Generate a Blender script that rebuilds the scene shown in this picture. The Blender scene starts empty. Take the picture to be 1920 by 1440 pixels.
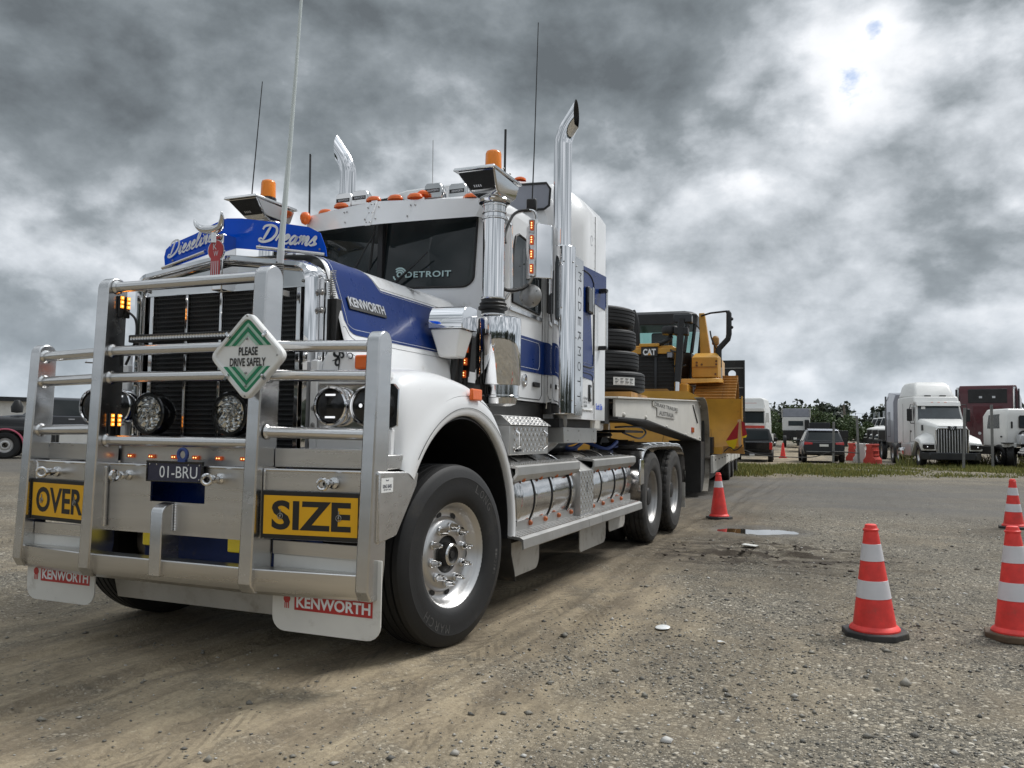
import bpy, bmesh, math, random
import numpy as np
from mathutils import Vector, Matrix

random.seed(7)
RNG = np.random.default_rng(11)
SC = bpy.context.scene
COL = SC.collection
R = math.radians
PI = math.pi

# ------------------------------------------------------------------ camera
CAM_POS = Vector((3.30523, -4.33408, 1.24081))
YAW, PITCH, ROLL, FPX = -0.39133, 0.0607, 0.01331, 1522.549
fw = Vector((math.sin(YAW) * math.cos(PITCH), math.cos(YAW) * math.cos(PITCH), math.sin(PITCH)))
rt = Vector((math.cos(YAW), -math.sin(YAW), 0))
up = rt.cross(fw)
rt2 = math.cos(ROLL) * rt + math.sin(ROLL) * up
up2 = -math.sin(ROLL) * rt + math.cos(ROLL) * up
cam_d = bpy.data.cameras.new('camera')
cam_d.sensor_width = 36
cam_d.lens = FPX / 1920 * 36
cam_d.clip_start = 0.05
cam_d.clip_end = 6000
cam = bpy.data.objects.new('camera', cam_d)
COL.objects.link(cam)
mw = Matrix((rt2, up2, -fw)).transposed().to_4x4()
mw.translation = CAM_POS
cam.matrix_world = mw
SC.camera = cam


def pix_dir(px, py):
    d = fw + rt2 * ((px - 960) / FPX) + up2 * ((720 - py) / FPX)
    return d.normalized()


def at(px, depth):
    """ground position seen at image column px (1920 wide) at a depth in metres"""
    p = CAM_POS + depth * (Vector((math.sin(YAW), math.cos(YAW), 0)) + rt * ((px - 960) / FPX))
    return round(p.x, 2), round(p.y, 2)


# ------------------------------------------------------------------ view
SC.view_settings.view_transform = 'Standard'
SC.view_settings.look = 'None'
SC.view_settings.gamma = 1
SC.view_settings.exposure = 0.80
SC.view_settings.use_curve_mapping = False
SC.cycles.max_bounces = 8
SC.cycles.glossy_bounces = 4
SC.cycles.transparent_max_bounces = 8
SC.cycles.use_denoising = True
SC.cycles.sample_clamp_indirect = 6

# ------------------------------------------------------------------ node helpers
def nd(nt, t, ins=None, **kw):
    n = nt.nodes.new(t)
    for k, v in kw.items():
        setattr(n, k, v)
    if ins:
        for k, v in ins.items():
            s = n.inputs[k]
            if isinstance(v, bpy.types.NodeSocket):
                nt.links.new(v, s)
            else:
                s.default_value = v
    return n


def mth(nt, op, a, b=0.0, c=None, clamp=False):
    n = nt.nodes.new('ShaderNodeMath')
    n.operation = op
    n.use_clamp = clamp
    for i, v in enumerate((a, b) if c is None else (a, b, c)):
        if isinstance(v, bpy.types.NodeSocket):
            nt.links.new(v, n.inputs[i])
        else:
            n.inputs[i].default_value = v
    return n.outputs[0]


def smooth(nt, v, a, b, lo=0.0, hi=1.0):
    n = nt.nodes.new('ShaderNodeMapRange')
    n.interpolation_type = 'SMOOTHSTEP'
    nt.links.new(v, n.inputs[0])
    for i, x in enumerate((a, b, lo, hi)):
        n.inputs[i + 1].default_value = x
    return n.outputs[0]


def mixc(nt, f, a, b, mode='MIX'):
    n = nt.nodes.new('ShaderNodeMix')
    n.data_type = 'RGBA'
    n.blend_type = mode
    for s, v in ((n.inputs[0], f), (n.inputs[6], a), (n.inputs[7], b)):
        if isinstance(v, bpy.types.NodeSocket):
            nt.links.new(v, s)
        elif isinstance(v, (int, float)):
            s.default_value = v
        else:
            s.default_value = (*v, 1) if len(v) == 3 else v
    return n.outputs[2]


def ramp(nt, f, stops, interp='LINEAR'):
    n = nt.nodes.new('ShaderNodeValToRGB')
    n.color_ramp.interpolation = interp
    el = n.color_ramp.elements
    while len(el) < len(stops):
        el.new(0.5)
    for e, (p, c) in zip(el, stops):
        e.position = p
        e.color = (*c, 1) if len(c) == 3 else c
    nt.links.new(f, n.inputs[0])
    return n.outputs[0]


def noise(nt, vec, scale, detail=5, rough=0.55, dist=0.0, lac=2.0):
    n = nd(nt, 'ShaderNodeTexNoise', {'Scale': scale, 'Detail': detail, 'Roughness': rough, 'Distortion': dist, 'Lacunarity': lac})
    if vec is not None:
        nt.links.new(vec, n.inputs['Vector'])
    return n.outputs[0]


# ------------------------------------------------------------------ world: overcast cloud deck over a clear sky
SUN_AZ = R(38)      # measured from +y towards +x
SUN_EL = R(52)
W = bpy.data.worlds.new('World')
SC.world = W
W.use_nodes = True
nt = W.node_tree
nt.nodes.clear()
out = nt.nodes.new('ShaderNodeOutputWorld')
tc = nt.nodes.new('ShaderNodeTexCoord')
D = tc.outputs['Generated']
sep = nd(nt, 'ShaderNodeSeparateXYZ', {0: D})
dz = mth(nt, 'MAXIMUM', sep.outputs[2], 0.0)
# cloud lumps, flattened vertically as they look from the ground
P = nd(nt, 'ShaderNodeMapping', {0: D, 1: (3.1, 1.7, 0.4), 3: (1, 1, 1.45)}).outputs[0]
n_big = noise(nt, P, 2.1, 4, 0.5, 0.3)
n_mid = noise(nt, P, 5.4, 8, 0.58, 0.1)
P2 = nd(nt, 'ShaderNodeVectorMath', {0: P, 1: (math.sin(SUN_AZ) * 0.035, math.cos(SUN_AZ) * 0.035, 0.06)}, operation='ADD').outputs[0]
n_mid2 = noise(nt, P2, 5.4, 6, 0.58, 0.1)
n_fine = noise(nt, P, 19, 5, 0.6, 0.25)
# cauliflower edges of the lower cumulus
nv_ = nd(nt, 'ShaderNodeTexNoise', {'Vector': P, 'Scale': 6.0, 'Detail': 6.0, 'Roughness': 0.6})
Pw = nd(nt, 'ShaderNodeVectorMath', {0: P, 1: nd(nt, 'ShaderNodeVectorMath', {0: nv_.outputs[1], 3: 0.16}, operation='SCALE').outputs[0]}, operation='ADD').outputs[0]
vo1 = nd(nt, 'ShaderNodeTexVoronoi', {'Vector': Pw, 'Scale': 7.6, 'Smoothness': 0.5}, feature='SMOOTH_F1').outputs['Distance']
vo2 = nd(nt, 'ShaderNodeTexVoronoi', {'Vector': Pw, 'Scale': 18.0, 'Smoothness': 0.4}, feature='SMOOTH_F1').outputs['Distance']
puff = mth(nt, 'ADD', mth(nt, 'MULTIPLY', mth(nt, 'SUBTRACT', vo1, 0.42), 0.72), mth(nt, 'MULTIPLY', mth(nt, 'SUBTRACT', vo2, 0.42), 0.36))
# cloud masses: where the heavy bank and the thin, bright breaks hang (directions in the world)
BLOBS = [  # (pixel direction, angular size in degrees, weight: + heavy, - thin)
    (700, 60, 10, 0.42), (230, 190, 8, 0.36), (1120, 140, 7, 0.40), (60, 60, 8, 0.32), (480, 230, 5, 0.14), (1350, 30, 6, 0.16),
    (1880, 240, 4, 0.10), (1740, 300, 4, .10), (1330, 430, 6, 0.07), (1560, 400, 5, .06), (1450, 560, 8, .06), (1750, 520, 7, .04), (50, 330, 4, .12), (100, 590, 5, 0.14), (300, 640, 6, .10), (1250, 520, 5, .08),
    (1650, 140, 3.4, -0.20), (1560, 215, 3.2, -0.20), (1720, 60, 4, -0.12), (1640, 48, .9, -.22), (1810, 140, 3, -.12), (1440, 270, 4.0, -0.20), (1230, 300, 4, -.22), (1180, 400, 4, -0.08), (90, 440, 5, -0.28), (330, 400, 6, -0.26),
    (560, 360, 5, -0.28), (1000, 300, 5, -0.12), (760, 330, 4, -0.18), (420, 120, 4, -0.05), (1860, 420, 4, -.12), (1650, 690, 8, -.04), (1200, 560, 4, -.06),
]
bsum = None
for (bx, by, sz, w) in BLOBS:
    dv = pix_dir(bx, by)
    dot = nd(nt, 'ShaderNodeVectorMath', {0: D, 1: dv}, operation='DOT_PRODUCT').outputs['Value']
    k = 1.0 / (1 - math.cos(R(sz)))
    e = mth(nt, 'EXPONENT', mth(nt, 'MULTIPLY', mth(nt, 'SUBTRACT', dot, 1.0), k))
    e = mth(nt, 'MULTIPLY', e, w)
    bsum = e if bsum is None else mth(nt, 'ADD', bsum, e)
thick = mth(nt, 'ADD', mth(nt, 'MULTIPLY', mth(nt, 'SUBTRACT', n_big, 0.5), 0.75), mth(nt, 'MULTIPLY', mth(nt, 'SUBTRACT', n_mid, 0.5), 0.74))
thick = mth(nt, 'ADD', thick, mth(nt, 'MULTIPLY', mth(nt, 'SUBTRACT', n_fine, 0.5), 0.20))
thick = mth(nt, 'ADD', thick, mth(nt, 'MULTIPLY', bsum, 1.0))
thick = mth(nt, 'ADD', thick, mth(nt, 'MULTIPLY', puff, smooth(nt, bsum, 0.20, -0.02, 0.28, 1.0)))
thick = mth(nt, 'ADD', thick, 0.52)
rel = mth(nt, 'MULTIPLY', mth(nt, 'SUBTRACT', n_mid, n_mid2), 1.1)
lum_in = mth(nt, 'ADD', mth(nt, 'MULTIPLY', thick, 0.86), mth(nt, 'MULTIPLY', rel, 0.55))
lum_in = mth(nt, 'ADD', lum_in, 0.03)
ccol = ramp(nt, lum_in, [(0.0, (0.80, 0.815, 0.84)), (0.20, (0.70, 0.72, 0.75)), (0.36, (0.53, 0.56, 0.595)), (0.52, (0.375, 0.405, 0.435)), (0.68, (0.225, 0.252, 0.273)), (0.85, (0.152, 0.174, 0.19)), (1.0, (0.105, 0.12, 0.132))])
# air near the horizon
hz = mth(nt, 'EXPONENT', mth(nt, 'MULTIPLY', dz, -11.0))
ccol = mixc(nt, mth(nt, 'MULTIPLY', hz, 0.55), ccol, (0.46, 0.53, 0.60))
# an overcast sky brightens steadily towards the zenith (CIE overcast)
zen = mth(nt, 'ADD', 1.0, mth(nt, 'MULTIPLY', smooth(nt, dz, 0.5, 1.0), 0.9))
ccol = nd(nt, 'ShaderNodeVectorMath', {0: ccol, 1: nd(nt, 'ShaderNodeCombineXYZ', {0: zen, 1: zen, 2: zen}).outputs[0]}, operation='MULTIPLY').outputs[0]
bg_c = nd(nt, 'ShaderNodeBackground', {'Color': ccol, 'Strength': 0.76})
sky = nt.nodes.new('ShaderNodeTexSky')
sky.sky_type = 'NISHITA'
sky.sun_disc = False
sky.sun_elevation = SUN_EL
sky.sun_rotation = SUN_AZ
bg_s = nd(nt, 'ShaderNodeBackground', {'Color': sky.outputs[0], 'Strength': 0.08})
cover = smooth(nt, thick, -0.10, 0.02)
mx = nd(nt, 'ShaderNodeMixShader', {0: cover})
nt.links.new(bg_s.outputs[0], mx.inputs[1])
nt.links.new(bg_c.outputs[0], mx.inputs[2])
nt.links.new(mx.outputs[0], out.inputs[0])

# ------------------------------------------------------------------ sun behind cloud
sd = bpy.data.lights.new('sun', 'SUN')
sd.energy = 1.5
sd.angle = R(22)
sd.color = (1.0, 0.985, 0.96)
so = bpy.data.objects.new('sun', sd)
COL.objects.link(so)
sv = Vector((math.sin(SUN_AZ) * math.cos(SUN_EL), math.cos(SUN_AZ) * math.cos(SUN_EL), math.sin(SUN_EL)))
so.rotation_euler = sv.to_track_quat('Z', 'Y').to_euler()
so.location = (0, 0, 30)


# ------------------------------------------------------------------ materials
def mat(name, col, rough=0.5, metal=0.0, coat=0.0, var=0.06, vscale=2.5, rvar=0.08, bump=0.0, bscale=60.0, dirt=None, emis=None, spec=0.5, stretch=None, wave=0.0, wscale=2.0, trans=0.0, alpha=1.0):
    m = bpy.data.materials.new(name)
    m.use_nodes = True
    t = m.node_tree
    b = t.nodes['Principled BSDF']
    tcn = t.nodes.new('ShaderNodeTexCoord')
    v = tcn.outputs['Object']
    if stretch:
        v = nd(t, 'ShaderNodeMapping', {0: v, 3: stretch}).outputs[0]
    n1 = noise(t, v, vscale, 6, 0.6)
    c0 = tuple(max(0, x * (1 - var * 2)) for x in col)
    c1 = tuple(min(1, x * (1 + var * 2)) for x in col)
    c = mixc(t, smooth(t, n1, 0.25, 0.75), c0, c1)
    rg = mth(t, 'ADD', rough - rvar / 2, mth(t, 'MULTIPLY', noise(t, v, vscale * 2.3, 5, 0.6), rvar), clamp=True)
    if dirt:
        dc, amt, dsc = dirt
        dn = noise(t, tcn.outputs['Object'], dsc, 9, 0.68)
        df = mth(t, 'MULTIPLY', smooth(t, dn, 0.66 - amt * 0.35, 0.80), min(1, 0.35 + amt))
        c = mixc(t, df, c, dc)
        rg = mth(t, 'ADD', rg, mth(t, 'MULTIPLY', df, 0.35), clamp=True)
        if metal:
            t.links.new(mth(t, 'SUBTRACT', metal, mth(t, 'MULTIPLY', df, 0.8), clamp=True), b.inputs['Metallic'])
    if not (dirt and metal):
        b.inputs['Metallic'].default_value = metal
    t.links.new(c, b.inputs['Base Color'])
    t.links.new(rg, b.inputs['Roughness'])
    b.inputs['Coat Weight'].default_value = coat
    b.inputs['Coat Roughness'].default_value = 0.04
    b.inputs['Specular IOR Level'].default_value = spec
    b.inputs['Transmission Weight'].default_value = trans
    if alpha < 1:
        b.inputs['Alpha'].default_value = alpha
    nrm = None
    if wave:
        nrm = nd(t, 'ShaderNodeBump', {'Height': noise(t, tcn.outputs['Object'], wscale, 2, 0.4), 'Strength': wave, 'Distance': 0.1}).outputs[0]
    if bump:
        bn = nd(t, 'ShaderNodeBump', {'Height': noise(t, v, bscale, 4, 0.6), 'Strength': bump, 'Distance': 0.01})
        if nrm is not None:
            t.links.new(nrm, bn.inputs['Normal'])
        nrm = bn.outputs[0]
    if nrm is not None:
        t.links.new(nrm, b.inputs['Normal'])
    if emis:
        b.inputs['Emission Color'].default_value = (*emis[0], 1)
        b.inputs['Emission Strength'].default_value = emis[1]
    return m


DUST = (0.23, 0.185, 0.13)
MT = {}
MT['white'] = mat('white_paint', (0.82, 0.825, 0.83), 0.32, coat=0.5, var=0.012, dirt=(DUST, 0.13, 4), wave=0.02, wscale=1.3)
MT['white_plain'] = mat('white_enamel', (0.76, 0.755, 0.73), 0.42, coat=0.2, var=0.02, dirt=(DUST, 0.14, 6))
MT['blue'] = mat('navy_paint', (0.004, 0.027, 0.155), 0.28, coat=0.06, spec=0.22, var=0.05, wave=0.02, wscale=1.5)
MT['blue_dirty'] = mat('chassis_blue', (0.03, 0.06, 0.22), 0.5, var=0.1, dirt=(DUST, 0.3, 9))
MT['acrylic'] = mat('blue_acrylic', (0.0, 0.085, 0.66), 0.14, coat=0.0, spec=0.25, var=0.02)
MT['alu'] = mat('brushed_aluminium', (0.64, 0.64, 0.64), 0.25, 1.0, var=0.035, vscale=1.6, rvar=0.14, bump=0.008, bscale=14, stretch=(1, 1, 6), dirt=((0.30, 0.27, 0.23), 0.16, 4))
MT['alu_x'] = mat('rolled_aluminium_sheet', (0.65, 0.64, 0.625), 0.29, 1.0, var=0.045, vscale=1.8, rvar=0.18, bump=0.010, bscale=12, stretch=(0.4, 3, 6), dirt=((0.30, 0.26, 0.21), 0.26, 2.6))
MT['tube'] = mat('polished_aluminium_tube', (0.70, 0.69, 0.68), 0.19, 1.0, var=0.03, rvar=0.1, bump=0.03, bscale=40, stretch=(0.2, 8, 8))
MT['chrome'] = mat('chrome', (0.80, 0.80, 0.81), 0.035, 1.0, var=0.015, rvar=0.04, wave=0.012, wscale=2)
MT['chrome_s'] = mat('polished_stainless', (0.70, 0.695, 0.69), 0.09, 1.0, var=0.02, rvar=0.07, wave=0.02, wscale=2, dirt=((0.3, 0.27, 0.23), 0.08, 7))
MT['tank'] = mat('polished_alloy_tank', (0.66, 0.65, 0.645), 0.16, 1.0, var=0.03, rvar=0.14, wave=0.04, wscale=5, dirt=((0.30, 0.27, 0.23), 0.2, 5))
MT['rim'] = mat('alloy_rim', (0.62, 0.61, 0.60), 0.36, 1.0, var=0.03, rvar=0.10, dirt=((0.36, 0.33, 0.29), 0.16, 5))
MT['steel'] = mat('dull_steel', (0.36, 0.355, 0.345), 0.45, 0.9, var=0.1, rvar=0.2, bump=0.08, bscale=60, dirt=((0.2, 0.16, 0.12), 0.25, 9))
MT['black'] = mat('black_paint', (0.012, 0.012, 0.013), 0.42, var=0.2, dirt=(DUST, 0.12, 7))
MT['gloss_black'] = mat('gloss_black', (0.008, 0.008, 0.009), 0.12, var=0.1, coat=0.3)
MT['chassis'] = mat('chassis_black', (0.016, 0.0155, 0.015), 0.6, var=0.3, bump=0.2, bscale=40, dirt=((0.12, 0.095, 0.07), 0.35, 8))
MT['rubber'] = mat('tyre_rubber', (0.0125, 0.0125, 0.013), 0.62, var=0.15, bump=0.12, bscale=120, dirt=((0.10, 0.088, 0.072), 0.26, 3.2))
MT['rubber_dusty'] = mat('dusty_tread_rubber', (0.038, 0.036, 0.034), 0.82, var=0.25, bump=0.2, bscale=90, dirt=((0.14, 0.12, 0.095), 0.42, 7))
MT['rubber_new'] = mat('new_tyre_rubber', (0.017, 0.017, 0.018), 0.58, var=0.1, bump=0.05, bscale=90)
MT['hose'] = mat('rubber_hose', (0.012, 0.012, 0.012), 0.5, var=0.1)
MT['mesh'] = mat('radiator_mesh', (0.016, 0.0165, 0.017), 0.55, 0.3, var=0.25, bump=0.7, bscale=220)
MT['slat'] = mat('grille_louvre', (0.13, 0.135, 0.14), 0.42, 0.3, var=0.15, dirt=((0.13, 0.11, 0.09), 0.12, 9))
MT['amber'] = mat('amber_lens', (0.92, 0.25, 0.006), 0.22, var=0.04, coat=0.25)
MT['amber_lit'] = mat('amber_led_lit', (0.9, 0.28, 0.02), 0.3, emis=((1.0, 0.30, 0.03), 1.3), var=0.1)
MT['amber_dim'] = mat('amber_marker_lit', (0.55, 0.085, 0.01), 0.25, emis=((1.0, 0.16, 0.02), 0.10), var=0.1, coat=0.5)
MT['led_core'] = mat('led_core', (1.0, 0.7, 0.35), 0.3, emis=((1.0, 0.55, 0.18), 1.8))
MT['red_lens'] = mat('red_lens', (0.5, 0.012, 0.012), 0.2, coat=0.5)
MT['orange_refl'] = mat('orange_plastic', (0.88, 0.155, 0.012), 0.3, coat=0.25, bump=0.2, bscale=70)
MT['white_led'] = mat('white_led', (0.9, 0.93, 1.0), 0.2, emis=((0.95, 0.97, 1.0), 0.45))
MT['fog'] = mat('yellow_fog_lens', (0.55, 0.42, 0.01), 0.2, coat=0.5, bump=0.2, bscale=60, emis=((1, 0.8, 0.05), 0.06))
MT['sign_yellow'] = mat('sign_yellow', (0.82, 0.43, 0.008), 0.42, var=0.03, dirt=((0.35, 0.22, 0.05), 0.10, 7))
MT['sign_black'] = mat('sign_black', (0.014, 0.013, 0.012), 0.5, var=0.1)
MT['sign_white'] = mat('sign_white', (0.78, 0.785, 0.77), 0.35, var=0.02, dirt=(DUST, 0.10, 9))
MT['green'] = mat('sign_green', (0.012, 0.22, 0.10), 0.4, var=0.05)
MT['green_l'] = mat('sign_pale_green', (0.42, 0.62, 0.50), 0.4, var=0.05)
MT['letter_w'] = mat('letter_white', (0.82, 0.84, 0.86), 0.4, var=0.02)
MT['letter_s'] = mat('letter_silver', (0.62, 0.63, 0.65), 0.3, 0.6, var=0.03)
MT['kw_red'] = mat('badge_red', (0.45, 0.018, 0.02), 0.3, coat=0.5, var=0.08)
MT['decal'] = mat('decal_black', (0.02, 0.022, 0.026), 0.4)
MT['decal_teal'] = mat('decal_pale', (0.42, 0.56, 0.55), 0.5, emis=None)
MT['plate_blue'] = mat('number_plate', (0.02, 0.022, 0.055), 0.3, coat=0.4)
MT['poly_white'] = mat('white_mudflap', (0.70, 0.69, 0.65), 0.5, var=0.03, dirt=(DUST, 0.30, 6))
MT['poly_grey'] = mat('dusty_mudflap', (0.50, 0.485, 0.45), 0.6, var=0.05, dirt=(DUST, 0.5, 6))
MT['skin_alu'] = mat('step_aluminium', (0.50, 0.495, 0.48), 0.40, 0.85, var=0.05, rvar=0.15, dirt=((0.27, 0.24, 0.20), 0.32, 8))
MT['trailer'] = mat('trailer_white', (0.62, 0.60, 0.55), 0.48, var=0.03, dirt=((0.30, 0.22, 0.14), 0.26, 5))
MT['trailer_dirty'] = mat('trailer_mud_white', (0.27, 0.245, 0.205), 0.65, var=0.12, dirt=((0.10, 0.075, 0.05), 0.6, 3))
MT['trailer_dk'] = mat('trailer_black', (0.013, 0.0125, 0.012), 0.6, var=0.3, dirt=((0.06, 0.05, 0.04), 0.35, 3))
MT['cat'] = mat('machine_yellow', (0.62, 0.315, 0.035), 0.42, coat=0.15, var=0.06, dirt=((0.15, 0.09, 0.045), 0.26, 3))
MT['cat_worn'] = mat('worn_track_yellow', (0.40, 0.20, 0.045), 0.55, var=0.15, dirt=((0.14, 0.08, 0.045), 0.45, 9))
MT['rust'] = mat('rusty_brown', (0.16, 0.07, 0.03), 0.7, var=0.2)
MT['cone'] = mat('cone_red', (0.84, 0.055, 0.045), 0.52, var=0.10, vscale=7, dirt=((0.30, 0.11, 0.075), 0.28, 11))
MT['cone_w'] = mat('cone_reflective_white', (0.72, 0.71, 0.73), 0.34, var=0.05, dirt=((0.38, 0.35, 0.32), 0.25, 16))
MT['cone_b'] = mat('cone_base_rubber', (0.035, 0.034, 0.033), 0.7, var=0.2, bump=0.1, bscale=60, dirt=(DUST, 0.35, 8))
MT['glass_dark'] = mat('tinted_glass', (0.012, 0.017, 0.018), 0.03, var=0.05, rvar=0.02, spec=0.5)
MT['maroon'] = mat('maroon_paint', (0.085, 0.010, 0.016), 0.3, coat=0.5, var=0.06)
MT['grey_p'] = mat('silver_grey_paint', (0.26, 0.27, 0.31), 0.35, 0.25, coat=0.4, var=0.05)
MT['dkgrey'] = mat('charcoal_paint', (0.022, 0.024, 0.028), 0.3, 0.2, coat=0.3, var=0.05)
MT['red'] = mat('signal_red', (0.58, 0.065, 0.045), 0.5, var=0.1, dirt=((0.5, 0.3, 0.25), 0.2, 4))
MT['barrier_w'] = mat('barrier_white', (0.72, 0.71, 0.68), 0.5, var=0.05)
MT['post'] = mat('galvanised_post', (0.22, 0.22, 0.215), 0.6, 0.5, var=0.12)
MT['wood'] = mat('weathered_timber', (0.16, 0.14, 0.12), 0.8, var=0.2)
MT['flag_red'] = mat('flag_red', (0.36, 0.014, 0.02), 0.8)
MT['flag_yel'] = mat('flag_yellow', (0.80, 0.55, 0.01), 0.8)
MT['pink'] = mat('pink_guard', (0.50, 0.10, 0.16), 0.4, coat=0.3)
MT['flap_muddy'] = mat('muddy_rubber_flap', (0.03, 0.028, 0.025), 0.75, var=0.3, dirt=((0.16, 0.125, 0.085), 0.5, 7))
MT['charcoal'] = mat('metallic_charcoal', (0.075, 0.08, 0.09), 0.3, 0.3, coat=0.4)
MT['moulded'] = mat('moulded_letter_rubber', (0.085, 0.083, 0.08), 0.7)
MT['step_amber'] = mat('dull_step_lamp', (0.42, 0.10, 0.02), 0.35, var=0.15, dirt=(DUST, 0.3, 30))
MT['rim_dull'] = mat('dusty_drive_rim', (0.42, 0.41, 0.40), 0.42, 0.9, var=0.06, rvar=0.15, dirt=((0.20, 0.17, 0.135), 0.35, 6))
MT['timber'] = mat('pale_timber', (0.55, 0.36, 0.20), 0.75)
MT['window_lt'] = mat('pale_cab_glass', (0.30, 0.46, 0.44), 0.08, coat=0.3, var=0.05)


def mat_tinted(name, tint, f):
    """thin tinted window pane: part see-through, part mirror"""
    m = bpy.data.materials.new(name)
    m.use_nodes = True
    t = m.node_tree
    t.nodes.clear()
    o = t.nodes.new('ShaderNodeOutputMaterial')
    fr = nd(t, 'ShaderNodeFresnel', {'IOR': 1.5})
    tr = nd(t, 'ShaderNodeBsdfTransparent', {'Color': (*tint, 1)})
    gl = nd(t, 'ShaderNodeBsdfGlossy', {'Color': (1, 1, 1, 1), 'Roughness': 0.02})
    mxs = nd(t, 'ShaderNodeMixShader', {0: mth(t, 'MULTIPLY', fr.outputs[0], f)})
    t.links.new(tr.outputs[0], mxs.inputs[1])
    t.links.new(gl.outputs[0], mxs.inputs[2])
    t.links.new(mxs.outputs[0], o.inputs[0])
    return m


MT['pane'] = mat_tinted('tinted_pane', (0.20, 0.25, 0.25), 1.0)
MT['glass_grey'] = mat('cab_glass', (0.045, 0.055, 0.062), 0.06, var=0.1, coat=0.4)
MT['pane_lt'] = mat_tinted('green_tint_pane', (0.50, 0.68, 0.65), 1.0)
MT['pane_clear'] = mat_tinted('clear_lens', (0.93, 0.94, 0.93), 1.0)
MT['pane_dark'] = mat_tinted('dark_pane', (0.05, 0.062, 0.062), 1.0)


def mat_leaf(name, a, b):
    m = bpy.data.materials.new(name)
    m.use_nodes = True
    t = m.node_tree
    bs = t.nodes['Principled BSDF']
    g = t.nodes.new('ShaderNodeNewGeometry')
    c = mixc(t, g.outputs['Random Per Island'], a, b)
    t.links.new(c, bs.inputs['Base Color'])
    bs.inputs['Roughness'].default_value = 0.6
    return m


MT['leaf'] = mat_leaf('gum_leaves', (0.036, 0.065, 0.020), (0.11, 0.15, 0.055))
MT['leaf_far'] = mat_leaf('distant_leaves', (0.022, 0.034, 0.022), (0.050, 0.066, 0.040))
MT['grass'] = mat_leaf('grass_blades', (0.10, 0.125, 0.022), (0.33, 0.30, 0.085))


def mat_stone():
    m = bpy.data.materials.new('loose_stone')
    m.use_nodes = True
    t = m.node_tree
    bs = t.nodes['Principled BSDF']
    g = t.nodes.new('ShaderNodeNewGeometry')
    c = ramp(t, g.outputs['Random Per Island'], [(0, (0.085, 0.083, 0.077)), (0.35, (0.17, 0.158, 0.135)), (0.62, (0.23, 0.215, 0.18)), (0.84, (0.34, 0.315, 0.27)), (0.95, (0.50, 0.48, 0.44)), (1.0, (0.6, 0.59, 0.56))])
    t.links.new(c, bs.inputs['Base Color'])
    bs.inputs['Roughness'].default_value = 0.75
    return m


MT['stone'] = mat_stone()


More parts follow.
